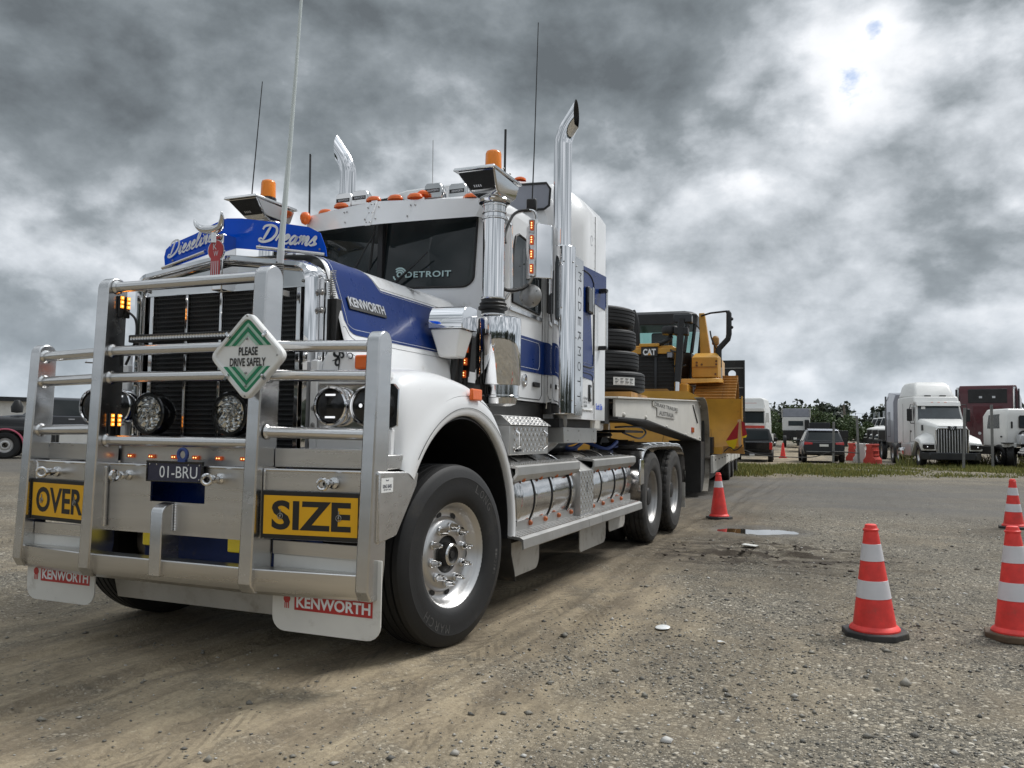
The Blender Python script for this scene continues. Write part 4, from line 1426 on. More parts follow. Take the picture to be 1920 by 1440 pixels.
hn.tube(catmull([(-.190, -.74, 2.458), (-.160, -.75, 2.418), (-.105, -.755, 2.388), (-.04, -.76, 2.378), (-.0, -.765, 2.378), (.045, -.78, 2.388), (.070, -.80, 2.42), (.078, -.815, 2.462)], 6), [0.002 + 0.024 * math.sin(PI * min(1, max(0, i / 42))) ** 0.8 for i in range(43)], 12)
hn.cyl((-.015, -.76, 2.30), (-.015, -.76, 2.372), .02, 12)
hn.build('bull_horns', 'chrome_s', TR, angle=60)

# bonnet deflector (blue acrylic, two wings)
df = MB()
TOPL = [(-.585, 2.252, 2.30), (-.57, 2.262, 2.345), (-.52, 2.268, 2.372), (-.30, 2.297, 2.410), (-.12, 2.322, 2.452), (-.02, 2.332, 2.468), (.08, 2.322, 2.462), (.30, 2.297, 2.428), (.50, 2.275, 2.392), (.57, 2.265, 2.355), (.605, 2.258, 2.27)]
rr_ = []
for (x, z0, z1) in TOPL:
    y0 = -0.655 + 0.10 * (abs(x) / 0.6)
    z0 -= .035
    rr_.append([(x, y0, z0), (x, y0 - 0.012, z1), (x, y0 - 0.007, z1), (x, y0 + 0.006, z0)])
df.loft(rr_)
DF = df.build('bonnet_deflector', 'acrylic', TR, angle=50)
MB().tube([(0.19, -.645, 2.288), (.60, -.565, 2.232)], .010, 8).build('clamp_rail', 'tube', DF)
MB().tube([(-0.19, -.645, 2.288), (-.60, -.565, 2.232)], .010, 8).build('clamp_rail', 'tube', DF)


def dfp(x, lift=0.012):
    return -0.655 + 0.10 * (abs(x) / 0.6) - lift


t = MB()
script_word(t, 'Dieseline', (-.535, dfp(.535, .016), 2.290), (0.40, -0.0667, 0.058), (0, -.06, 1), .42, .088)
t.build('lettering', 'letter_w', DF, smooth=False)
t = MB()
script_word(t, 'Dreams', (.205, dfp(.205, .016), 2.320), (0.40, 0.0667, -0.045), (0, -.06, 1), .36, .098)
t.build('lettering', 'letter_w', DF, smooth=False)
q = MB()
for x in (-.5, -.2, .2, .38, .57):
    q.sphere((x, dfp(x, .012), 2.318 - abs(x) * .1), .006, 8, 5)
q.build('screw', 'steel', DF)

# ------------------------------------------------------------------ bonnet
SEC = [(0.815, 1.60), (0.80, 1.68), (0.765, 1.76), (0.735, 1.86), (0.695, 1.98), (0.655, 2.09), (0.628, 2.155), (0.600, 2.195), (0.555, 2.222), (0.48, 2.236), (0.30, 2.245), (0.0, 2.250)]


def sec_at(t):
    """t in 0..1 along the right half of the bonnet section"""
    n = len(SEC) - 1
    i = min(int(t * n), n - 1)
    f = t * n - i
    p0, p1, p2, p3 = SEC[max(i - 1, 0)], SEC[i], SEC[i + 1], SEC[min(i + 2, n)]
    r = []
    for k in (0, 1):
        r.append(0.5 * (2 * p1[k] + (p2[k] - p0[k]) * f + (2 * p0[k] - 5 * p1[k] + 4 * p2[k] - p3[k]) * f * f + (3 * p1[k] - p0[k] - 3 * p2[k] + p3[k]) * f ** 3))
    return r


hd = MB()
YS = [-0.588, -0.575, -0.5, -0.2, 0.2, 0.6, 0.9, 1.03]
NT = 44
rings = []
for y in YS:
    k = 0.985 if y < -0.58 else 1.0
    half = [sec_at(i / NT) for i in range(NT + 1)]
    rings.append([(x * k, y, 2.25 - (2.25 - z) / k if k < 1 else z) for x, z in half] + [(-x * k, y, z) for x, z in half[::-1][1:]])
hd.loft(rings, closed=False)
HOOD = hd.build('bonnet', 'white', TR, angle=50)


def strip(tb, tt, s, lift=0.003, y0=-0.56, y1=0.72, nu=40, nv=16):
    """panel following the bonnet skin between section parameters tb(y) and tt(y)"""
    b_ = MB()

    def fn(u, v):
        y = y0 + (y1 - y0) * u
        t = tb(y) + (tt(y) - tb(y)) * v
        x, z = sec_at(t)
        x2, z2 = sec_at(min(1, t + .01))
        nx_, nz_ = (z2 - z), -(x2 - x)
        l = math.hypot(nx_, nz_) or 1
        return (s * (x + nx_ / l * lift), y, z + nz_ / l * lift)
    b_.grid(fn, nu, nv)
    return b_, fn


def tparam(z):
    lo, hi = 0.0, 0.72
    for _ in range(30):
        mid = (lo + hi) / 2
        if sec_at(mid)[1] < z:
            lo = mid
        else:
            hi = mid
    return lo


T_LOW, T_STEP, T_TOP = tparam(1.778), tparam(2.108), 0.80


def tt_top(y):
    return T_TOP + (T_STEP - T_TOP) * float(sst(-0.215, -0.05, np.array(y)))


def tb_low(y):
    e = max(0.0, 1 - (y + 0.56) / 0.10)
    e2 = max(0.0, 1 - (0.72 - y) / 0.05)
    return T_LOW + 0.07 * (1 - math.sqrt(max(0, 1 - e * e))) + 0.03 * (1 - math.sqrt(max(0, 1 - e2 * e2)))


for s in (1, -1):
    b_, fn = strip(tb_low, tt_top, s)
    BP = b_.build('blue_side_panel', 'blue', HOOD, angle=60)
    # pinstripe just inside the edge
    loop = []
    for u in np.linspace(0.02, 0.985, 60):
        loop.append(fn(u, 0.955 if u > .35 else .90 + .055 * u / .35))
    for v in np.linspace(0.955, 0.05, 20):
        loop.append(fn(0.985, v))
    for u in np.linspace(0.985, 0.02, 60):
        loop.append(fn(u, 0.05))
    for v in np.linspace(0.05, 0.90, 20):
        loop.append(fn(0.02, v))
    MB().tube([Vector(p) for p in loop], 0.0016, 4).build('pinstripe', 'letter_w', BP)
    b2 = MB()
    for off, lw in ((0.035, .0011),):
        lp2 = []
        for u in np.linspace(-0.02, 1.0, 60):
            y = -0.56 + 1.28 * u
            t_ = tt_top(y) + off * 0.55
            x, z = sec_at(min(.96, t_))
            lp2.append((s * (x + .001), y, z + .001))
        b2.tube(lp2, lw, 4)
        lp2 = []
        for u in np.linspace(-0.02, 1.0, 60):
            y = -0.56 + 1.28 * u
            x, z = sec_at(max(0.01, tb_low(y) - off))
            lp2.append((s * (x + .001), y, z + .001))
        b2.tube(lp2, lw, 4)
    b2.build('pinstripe', 'decal', HOOD)
    # name badge
    xb_ = lambda z: sec_at(tparam(z))[0]
    zc, ya, yb3 = 1.966, -0.485, -0.085
    nx_ = Vector((1, 0, 0.36)).normalized()
    upv = Vector((-0.36, 0, 1)).normalized()
    c0 = Vector((s * (xb_(zc) + .006), (ya + yb3) / 2, zc))
    if s < 0:
        nx_.x, upv.x = -nx_.x, -upv.x
    q = MB()
    hl, hv = (yb3 - ya) / 2, 0.040
    yd = Vector((0, 1, 0))
    rl = Vector((0, 1, 0)) if s > 0 else Vector((0, -1, 0))
    q.plate([c0 - yd * hl - upv * hv, c0 + yd * hl - upv * hv, c0 + yd * hl + upv * hv * .8, c0 - yd * hl + upv * hv * .8], nx_, .006)
    NBG = q.build('name_badge', 'sign_black', TR, bevel=.002)
    t = MB()
    text_into(t, 'KENWORTH', c0 + nx_ * .0075 + upv * .008, rl, upv, .385, .062, bold=.03)
    t.build('lettering', 'letter_s', NBG, smooth=False)
    # flourish decals
    t = MB()
    scroll(t, (s * .611, .40, 2.192), (0, 1, 0), (-.9 * s, 0, .5), .105)
    t.build('flourish_decal', 'decal', HOOD, smooth=False)

# bonnet bulkhead chrome and fittings beside the radiator
for s in (1, -1):
    b_ = MB().box(s * .642, s * .668, -.66, -.60, 1.12, 2.08)
    b_.box(s * .672, s * .684, -.65, -.62, 1.2, 2.06)
    b_.build('radiator_bracket', 'chrome_s', TR, bevel=.004)
    b_ = MB()
    for z in (1.30, 1.52, 1.72, 1.9, 2.0):
        b_.lathe([(.0005, -.016), (.010, -.015), (.012, -.004), (.020, 0)], (s * .66, -.662, z), 'y', 12)
    b_.build('bolt', 'steel', TR)
    sp_ = [(s * .688 + .016 * math.cos(i * 1.1), -.605 + .016 * math.sin(i * 1.1), 1.98 + i * .0021) for i in range(70)]
    MB().tube(sp_, .0035, 5).build('spring', 'steel', TR)
    MB().box(s * .67, s * .72, -.61, -.56, 1.16, 1.97).build('hinge_arm', 'chassis', TR, bevel=.004)

# ------------------------------------------------------------------ front guards
OUTL = [(.755, .30), (.772, .48), (.772, .64), (.755, .80), (.70, 1.00), (.59, 1.22), (.42, 1.41), (.20, 1.53), (-.02, 1.585), (-.25, 1.60), (-.48, 1.588), (-.63, 1.54), (-.70, 1.45), (-.722, 1.33), (-.722, 1.15), (-.722, .80), (-.722, .5)]
OUTC = [(p.x, p.y) for p in catmull([(a, b, 0) for a, b in OUTL], 8)]
WY, WZ = 0.03, 0.61


def bodyr(a):
    """distance from the arch centre to the guard outline in direction a (degrees)"""
    dx, dz_ = math.cos(R(a)), math.sin(R(a))
    best = .80
    for (y0, z0), (y1, z1) in zip(OUTC, OUTC[1:]):
        ex, ez = y1 - y0, z1 - z0
        det = dx * -ez + ex * dz_
        if abs(det) < 1e-9:
            continue
        bx, bz = y0 - WY, z0 - WZ
        t = (bx * -ez + ex * bz) / det
        u = (dx * bz - dz_ * bx) / det
        if t > 0 and -1e-6 <= u <= 1 + 1e-6:
            return t
    return best


def fx(s, x):
    """the far guard is narrower ahead of the wheel than the near one"""
    return s * x if s > 0 or x < .70 else s * (.70 + (x - .70) * .55)


for s in (1, -1):
    g = MB()
    rings = []
    for i in range(61):
        a = -5 + 154 * i / 60
        L, B = 0.728, bodyr(a)
        d = B - L
        fr_ = float(sst(105, 135, np.array(a)))
        fl_ = 0.10                                   # width of the rolled flare
        prof = [(1.185, L + .004), (1.215, L), (1.226, L + .010), (1.230, L + .05), (1.226, L + fl_), (1.212 - .004 * fr_, L + fl_ + .02),
                (1.200, L + fl_ + max(.0, d - fl_) * .35 + .02), (1.175, L + fl_ + max(0, d - fl_) * .62 + .012), (1.125 + .015 * fr_, B - .028), (1.07 + .02 * fr_, B - .008), (.97, B), (.84, B + .006), (.70, B + .012)]
        if d < fl_ + .06:
            prof[5] = (1.215, L + d * .72)
            prof[6] = (1.205, L + d * .80)
            prof[7] = (1.18, L + d * .90)
            prof[8] = (1.12, L + d * .97)
            prof[9] = (1.05, L + d)
            prof[4] = (1.226, L + d * .62)
        ca, sa = math.cos(R(a)), math.sin(R(a))
        rings.append([(fx(s, x), WY + r * ca, WZ + r * sa) for x, r in prof])
    g.loft(rings, closed=False)
    GD = g.build('front_guard', 'white', TR, angle=70, sub=1)
    for q_, (a, b_) in ((5, (4, 56)), (3, (2, 58))):
        MB().tube([Vector(rings[i][q_]) + Vector((s * .002, 0, 0)) for i in range(a, b_)], .0017, 4).build('pinstripe', 'decal', GD)
    # flat front panel carrying the headlights
    fp = MB()
    for (x0, x1, z0, z1) in ((.655, .705, 1.06, 1.62), (.705, 1.10, 1.487, 1.56), (.705, 1.16, 1.06, 1.252)):
        fp.box(fx(s, x0), fx(s, x1), -.742, -.70, z0, z1)
    fp.build('headlight_surround', 'white', GD, bevel=.008)
    fp = MB().prism([(.66, 1.56), (.75, 1.72), (.80, 1.70), (.96, 1.60), (1.10, 1.555), (1.10, 1.50), (.66, 1.50)], 'y', -.70, -.60) if s > 0 else MB().prism([(-.66, 1.56), (-.75, 1.70), (-.78, 1.66), (-.84, 1.60), (-.90, 1.555), (-.90, 1.50), (-.66, 1.50)], 'y', -.70, -.60)
    fp.build('guard_shoulder', 'white', GD, bevel=.03, seg=3)
    # bright backing and lamps
    MB().prism([(fx(s, .705), 1.252), (fx(s, 1.15), 1.252), (fx(s, 1.185), 1.27), (fx(s, 1.19), 1.46), (fx(s, 1.165), 1.487), (fx(s, .705), 1.487)], 'y', -.737, -.715).build('headlight_backing', 'chrome_s', GD)
    MB().prism([(fx(s, 1.135), 1.254), (fx(s, 1.19), 1.275), (fx(s, 1.195), 1.455), (fx(s, 1.165), 1.485), (fx(s, 1.135), 1.486)], 'y', -.739, -.7372).build('corner_trim', 'gloss_black', GD)
    for k, x in enumerate((.825, 1.045) if s > 0 else (.66, .875)):
        o = (s * x, -.737, 1.370)
        H = MB().lathe([(.098, .0), (.104, -.02), (.106, -.05), (.101, -.064), (.093, -.066), (.089, -.058)], o, 'y', 36).build('headlight', 'chrome', GD)
        MB().lathe([(.0005, -.058), (.05, -.0575), (.088, -.052), (.0885, -.04)], o, 'y', 32).build('lens', 'gloss_black', H)
        q = MB()
        if k == 0:
            for dz_ in (.058, -.058):
                q.box(o[0] - .03, o[0] + .03, -.7965, -.793, o[2] + dz_ - .005, o[2] + dz_ + .005)
        else:
            q.sphere((o[0] - s * .035, -.79, o[2] + .002), .012, 10, 6)
        q.build('led_strip', 'white_led', H)
    for (x, z) in ((.68, 1.36), (.68, 1.27), (.68, 1.55)):
        MB().lathe([(.0005, -.010), (.008, -.010), (.010, -.003), (.015, 0)], (s * x, -.742, z), 'y', 12).build('bolt', 'steel', GD)
    # indicators
    MB().box(fx(s, .925), fx(s, 1.06), -.735, -.66, 1.565, 1.640).build('indicator', 'orange_refl', TR, bevel=.01)
    MB().box(fx(s, 1.222), fx(s, 1.246), .045, .185, 1.435, 1.505).build('side_indicator', 'orange_refl', TR, bevel=.008)
    t = MB()
    scroll(t, (s * .790, -.7025, 1.635), (s, 0, 0), (0, 0, 1), .105)
    t.build('flourish_decal', 'decal', GD, smooth=False)
    # dark inner guard
    wl = MB()
    wl.lathe([(.712, -.70), (.712, .0), (.722, .0)], (s * 1.19, WY, WZ), 'x', 40, R(-6), R(140)) if s > 0 else wl.lathe([(.712, .48), (.712, .0), (.722, .0)], (fx(s, 1.19), WY, WZ), 'x', 40, R(-6), R(140))
    wl.box(s * .47, s * .50, -.62, .80, .55, 1.55)
    wl.build('inner_guard', 'black', GD)
t = MB()
scroll(t, (1.172, -.50, 1.45), (.05, .3, -.95), (.30, .90, .3), .075)
t.build('flourish_decal', 'decal', bpy.data.objects['front_guard'], smooth=False)
# trailing edge flap of the guard
for s in (1, -1):
    MB().prism([(.765, .60), (.775, .42), (.84, .30), (.858, .235), (.866, .235), (.848, .30), (.785, .43), (.776, .60)], 'x', s * 1.205, s * .80).build('guard_flap', 'flap_muddy', TR)
# ------------------------------------------------------------------ cab
cabm = MB()


def plan(z):
    k = 0.07 * max(0, (z - 2.3) / 0.6)
    return [(-.95, 2.30, z), (-.95, 1.32 + k, z), (-.935, 1.255 + k, z), (-.88, 1.205 + k, z), (-.74, 1.125 + k, z), (-.4, 1.055 + k, z), (0, 1.0 + k, z), (.4, 1.055 + k, z), (.74, 1.125 + k, z), (.88, 1.205 + k, z), (.935, 1.255 + k, z), (.95, 1.32 + k, z), (.95, 2.30, z)]


cabm.loft([plan(1.50), plan(2.30), plan(2.92)])
CAB = cabm.build('cab', 'white', TR, angle=50)
rf = MB()
rings = []
for (y, w, dz_) in ((1.06, .62, -.03), (1.13, .80, 0), (1.35, .92, .02), (2.30, .95, .04)):
    rings.append([(-w, y, 2.9), (-w, y, 2.965 + dz_), (-w + .05, y, 3.01 + dz_), (-w + .16, y, 3.035 + dz_), (0, y, 3.05 + dz_), (w - .16, y, 3.035 + dz_), (w - .05, y, 3.01 + dz_), (w, y, 2.965 + dz_), (w, y, 2.9)])
rf.loft(rings)
rf.build('cab_roof', 'white', CAB, angle=50)


def wsf(u, z, s, lift=0.004):
    """windscreen surface, u 0 centre .. 1 corner"""
    k = 0.07 * max(0, (z - 2.3) / 0.6)
    x = 0.74 * u
    y = 1.0 + (0.055 * u / .54 if u < .54 else 0.055 + 0.07 * (u - .54) / .46) + k
    return (s * x, y - lift, z)


for s in (1, -1):
    zb, zt_ = 2.335, 2.90
    out_l = []
    for i in range(15):
        u = .012 + (.86 - .012) * i / 14
        out_l.append((u, zb + .0))
    for i in range(1, 9):
        a = -PI / 2 + PI / 2 * i / 8
        out_l.append((.86 + .125 * math.cos(a), zb + .085 + .085 * math.sin(a)))
    for i in range(1, 8):
        out_l.append((.985, zb + .085 + (zt_ - zb - .085) * i / 7))
    for i in range(1, 15):
        out_l.append((.985 - (.985 - .012) * i / 14, zt_))
    g = MB()
    g.add([wsf(u, z, s, .006) for u, z in out_l] + [wsf(.5, (zb + zt_) / 2, s, .006)], [(i, (i + 1) % len(out_l), len(out_l)) for i in range(len(out_l))])
    WS = g.build('windscreen', 'glass_dark', CAB, smooth=False)
    g = MB().tube([Vector(wsf(u, z, s, .008)) for u, z in out_l], .009, 8, closed=True)
    g.build('seal', 'hose', WS)
    # sun visor half
    v_ = MB()
    rr_ = []
    for i in range(9):
        u = i / 8
        b0 = Vector((0.757 * u, .80 + .29 * u ** 1.1, 2.785 + .072 * u))
        t0 = Vector((0.80 * u, .89 + .23 * u ** 1.1, 2.990 + .012 * u))
        n_ = Vector((.25, -.95, -.3)).normalized() * .005
        rr_.append([tuple(Vector((s * p.x, p.y, p.z))) for p in (b0, t0, t0 - n_, b0 - n_)])
    b0, t0 = Vector((.757, 1.09, 2.857)), Vector((.80, 1.12, 3.002))
    for d in (.03, .09, .20):
        rr_.append([(s * (p.x + d * .55 + .008), p.y + d, p.z) for p in (b0, t0, t0 + Vector((-.004, .004, 0)), b0 + Vector((-.004, .004, 0)))])
    v_.loft(rr_)
    VS = v_.build('sun_visor', 'white', TR, angle=30)
    q = MB()
    for u in (.06, .36, .40):
        for f in (.25, .75):
            if u > .3 and f < .5 and u > .38:
                continue
            b0 = Vector((0.757 * u, .80 + .29 * u ** 1.1, 2.785 + .072 * u))
            t0 = Vector((0.80 * u, .89 + .23 * u ** 1.1, 2.990 + .012 * u))
            p = b0.lerp(t0, f)
            q.sphere((s * p.x, p.y - .007, p.z), .007, 8, 5)
    q.build('rivet', 'steel', VS)
MB().loft([[(-.024, .802, 2.781), (.024, .802, 2.781), (.024, .79, 2.781), (-.024, .79, 2.781)], [(-.024, .892, 2.994), (.024, .892, 2.994), (.024, .880, 2.994), (-.024, .880, 2.994)]]).build('visor_joint', 'white', TR, bevel=.002)
q = MB()
for f in (.12, .5, .85):
    for dx in (-.014, .014):
        q.sphere((dx, .79 + .09 * f, 2.781 + .213 * f), .0065, 8, 5)
q.build('rivet', 'steel', bpy.data.objects['visor_joint'])
MB().box(-.022, .022, .975, 1.03, 2.335, 2.92).build('windscreen_pillar', 'black', CAB, bevel=.006)
# wipers
for (x0, y0, z0, x1, y1, z1) in ((.06, .965, 2.30, .30, .99, 2.50), (-.10, .96, 2.30, -.06, .985, 2.72), (-.34, .985, 2.32, -.12, .975, 2.66)):
    w_ = MB().tube([(x0, y0, z0), ((x0 + x1) / 2, y0 + .0, (z0 + z1) / 2), (x1, y1 - .01, z1)], .007, 6)
    d = Vector((x1 - x0, 0, z1 - z0)).normalized()
    c_ = Vector((x1, y1 - .004, z1))
    w_.tube([c_ - d * .22, c_ + d * .14], .0055, 6)
    w_.build('wiper', 'hose', TR)
# DETROIT lettering and mark on the glass
t = MB()
ca_, cb_ = Vector(wsf(.10, 2.45, 1, .010)), Vector(wsf(.78, 2.45, 1, .010))
text_into(t, 'DETROIT', (ca_.lerp(cb_, .61)) + Vector((0, -.014, -.012)), cb_ - ca_, (0, .11, 1), .365, .048, bold=.02, spacing=1.1)
cc = ca_.lerp(cb_, .16) + Vector((0, -.012, -.008))
rg = (cb_ - ca_).normalized()
for r_, a0, a1 in ((.05, -.3, 2.3), (.034, 0.3, 2.6), (.05, 3.4, 4.1), (.018, 0, 6.28)):
    ribbon(t, [(r_ * math.cos(a0 + (a1 - a0) * i / 20), r_ * math.sin(a0 + (a1 - a0) * i / 20)) for i in range(21)], .006, lambda a, b: tuple(cc + rg * a + Vector((0, .11 * b, b))))
t.build('detroit_lettering', 'decal_teal', TR, smooth=False)

# roof marker lights and the four square lamps with covers
for (x, y, z) in ((-.62, 1.13, 3.02), (-.40, 1.03, 3.025), (-.05, .95, 3.02), (.13, .97, 3.02), (.29, .99, 3.022), (.70, 1.12, 3.015)):
    m_ = MB().lathe([(.058, 0), (.056, .018), (.042, .032), (.018, .038), (.0005, .039)], (x, y, z - .008), 'z', 16)
    m_.v = [(x + (p[0] - x) * 1.1, y + (p[1] - y) * .7, p[2]) for p in m_.v]
    m_.build('cab_marker_light', 'orange_refl', TR, angle=50)
m_ = MB().lathe([(.045, 0), (.044, .02), (.028, .034), (.0005, .036)], (.30, 1.10, 3.065), 'z', 14)
m_.build('cab_marker_light', 'orange_refl', TR)
for (x, y) in ((-.44, 1.12), (-.275, 1.10), (.37, 1.13), (.545, 1.20)):
    z0 = 3.045
    o = MB()
    prof = [(-.075, z0), (.075, z0), (.078, z0 + .03), (.072, z0 + .10), (.055, z0 + .118), (-.055, z0 + .118), (-.072, z0 + .10), (-.078, z0 + .03)]
    o.loft([[(x + p[0] * .9, y + .09, z0 + (p[1] - z0) * .8) for p in prof], [(x + p[0], y + .04, p[1]) for p in prof], [(x + p[0], y, p[1]) for p in prof], [(x + p[0] * .94, y - .008, z0 + .006 + (p[1] - z0) * .9) for p in prof]])
    RL = o.build('roof_lamp', 'chrome_s', TR, angle=40)
    MB().box(x - .064, x + .060, y - .0105, y - .0085, z0 + .042, z0 + .072).build('name_strip', 'sign_black', RL)
    t = MB()
    text_into(t, 'KENWORTH', (x + .004, y - .0112, z0 + .057), (1, 0, 0), (0, 0, 1), .096, .018, bold=.02)
    t.build('lettering', 'letter_s', RL, smooth=False)
    MB().box(x - .03, x + .03, y + .01, y + .06, z0 - .03, z0 + .004).build('foot', 'chassis', RL)
# teardrop amber lamp on the far end of the visor
MB().lathe([(.0005, -.05), (.03, -.035), (.044, 0), (.043, .025), (.03, .05), (.0005, .06)], (-.765, 1.06, 2.965), 'z', 16).build('corner_marker', 'orange_refl', TR, angle=60)

# cab sides
for s in (1, -1):
    xs = .953
    dp = MB()
    dp.prism([(1.345, 2.245), (1.93, 2.225), (1.96, 2.26), (1.96, 2.70), (1.92, 2.76), (1.46, 2.79), (1.40, 2.76), (1.345, 2.60)], 'x', s * (xs - .01), s * (xs + .004))
    dp.build('door_window', 'glass_dark', CAB)
    q = MB().tube([(s * (xs + .003), y, z) for y, z in [(1.345, 2.245), (1.93, 2.225), (1.96, 2.26), (1.96, 2.70), (1.92, 2.76), (1.46, 2.79), (1.40, 2.76), (1.345, 2.60)]], .010, 6, closed=True)
    q.build('window_seal', 'hose', CAB)
    MB().box(s * xs, s * (xs + .012), 1.30, 2.0, 2.17, 2.205).build('sill_trim', 'chrome_s', CAB, bevel=.004)
    MB().box(s * (xs - .01), s * (xs + .003), 1.30, 2.28, 1.735, 2.01).build('blue_band', 'blue', CAB)
    MB().tube([(s * (xs + .0035), y, z) for y, z in [(1.40, 1.80), (1.43, 1.765), (1.92, 1.765), (1.95, 1.80), (1.95, 1.95), (1.92, 1.985), (1.43, 1.985), (1.40, 1.95)]], .002, 4, closed=True).build('pinstripe', 'letter_w', CAB)
    gp = MB()
    pts = [(1.31, 1.56), (1.36, 1.52), (1.97, 1.52), (2.02, 1.56), (2.02, 2.82)]
    gp.tube([(s * (xs - .002), y, z) for y, z in catmull([(p[0], p[1], 0) for p in pts], 4) for y, z in [(y, z)]] if False else [(s * (xs - .002), y, z) for y, z in pts], .004, 5)
    gp.build('door_gap', 'chassis', CAB)
    MB().box(s * xs, s * (xs + .02), 1.80, 1.93, 1.62, 1.66).build('door_handle', 'black', CAB, bevel=.006)
    MB().lathe([(.05, 0), (.052, .008), (.03, .014), (.03, .004), (.0005, .004)], (s * xs, 1.62, 1.66), 'x', 16).build('door_badge', 'chrome_s', CAB)
    # grab rails beside the door
    for y in (2.06, 2.14):
        MB().tube([(s * .98, y, 1.45), (s * 1.0, y, 1.6), (s * 1.0, y, 2.55), (s * .96, y, 2.62)], .014, 8).build('grab_rail', 'tube', TR)
    MB().tube([(s * .96, 1.22, 2.86), (s * 1.02, 1.15, 2.78), (s * 1.03, 1.15, 2.30), (s * .97, 1.18, 2.24)], .012, 8).build('grab_rail', 'tube', TR)
    MB().box(s * .60, s * .93, 1.0, 2.3, 1.34, 1.495).build('floor_sill', 'chassis', CAB, bevel=.01)
    # cowl scoop: bright bent sheet over a pale lower shield
    sc = MB()
    prof = [(.62, 2.085), (.50, 2.085), (.44, 2.068), (.405, 2.03), (.39, 1.985), (.39, 1.925), (.62, 1.925)]
    x0, x1 = s * .75, s * .985
    sc.loft([[(x0, y, z) for y, z in prof], [(x1, y + .03, z) for y, z in prof]])
    sc.build('cowl_scoop', 'chrome', TR, bevel=.004, angle=50)
    sc = MB()
    sc.loft([[(s * .76, .395, 1.922), (s * .975, .42, 1.922), (s * .975, .62, 1.922), (s * .76, .62, 1.922)], [(s * .80, .45, 1.74), (s * .925, .46, 1.74), (s * .925, .60, 1.74), (s * .80, .60, 1.74)]])
    sc.build('scoop_shield', 'white_plain', TR, bevel=.012)
    MB().box(s * .55, s * .80, .70, 1.15, 1.30, 1.95).build('firewall_gear', 'chassis', TR, bevel=.02)
    for (y, z, r_) in ((.66, 1.66, .035), (.75, 1.62, .028), (.84, 1.68, .03)):
        MB().tube([(s * .80, y, 1.98), (s * .83, y - .02, 1.8), (s * .82, y - .03, z - .12), (s * .7, y - .05, z - .3)], r_ * .8, 8).build('hose', 'hose', TR)

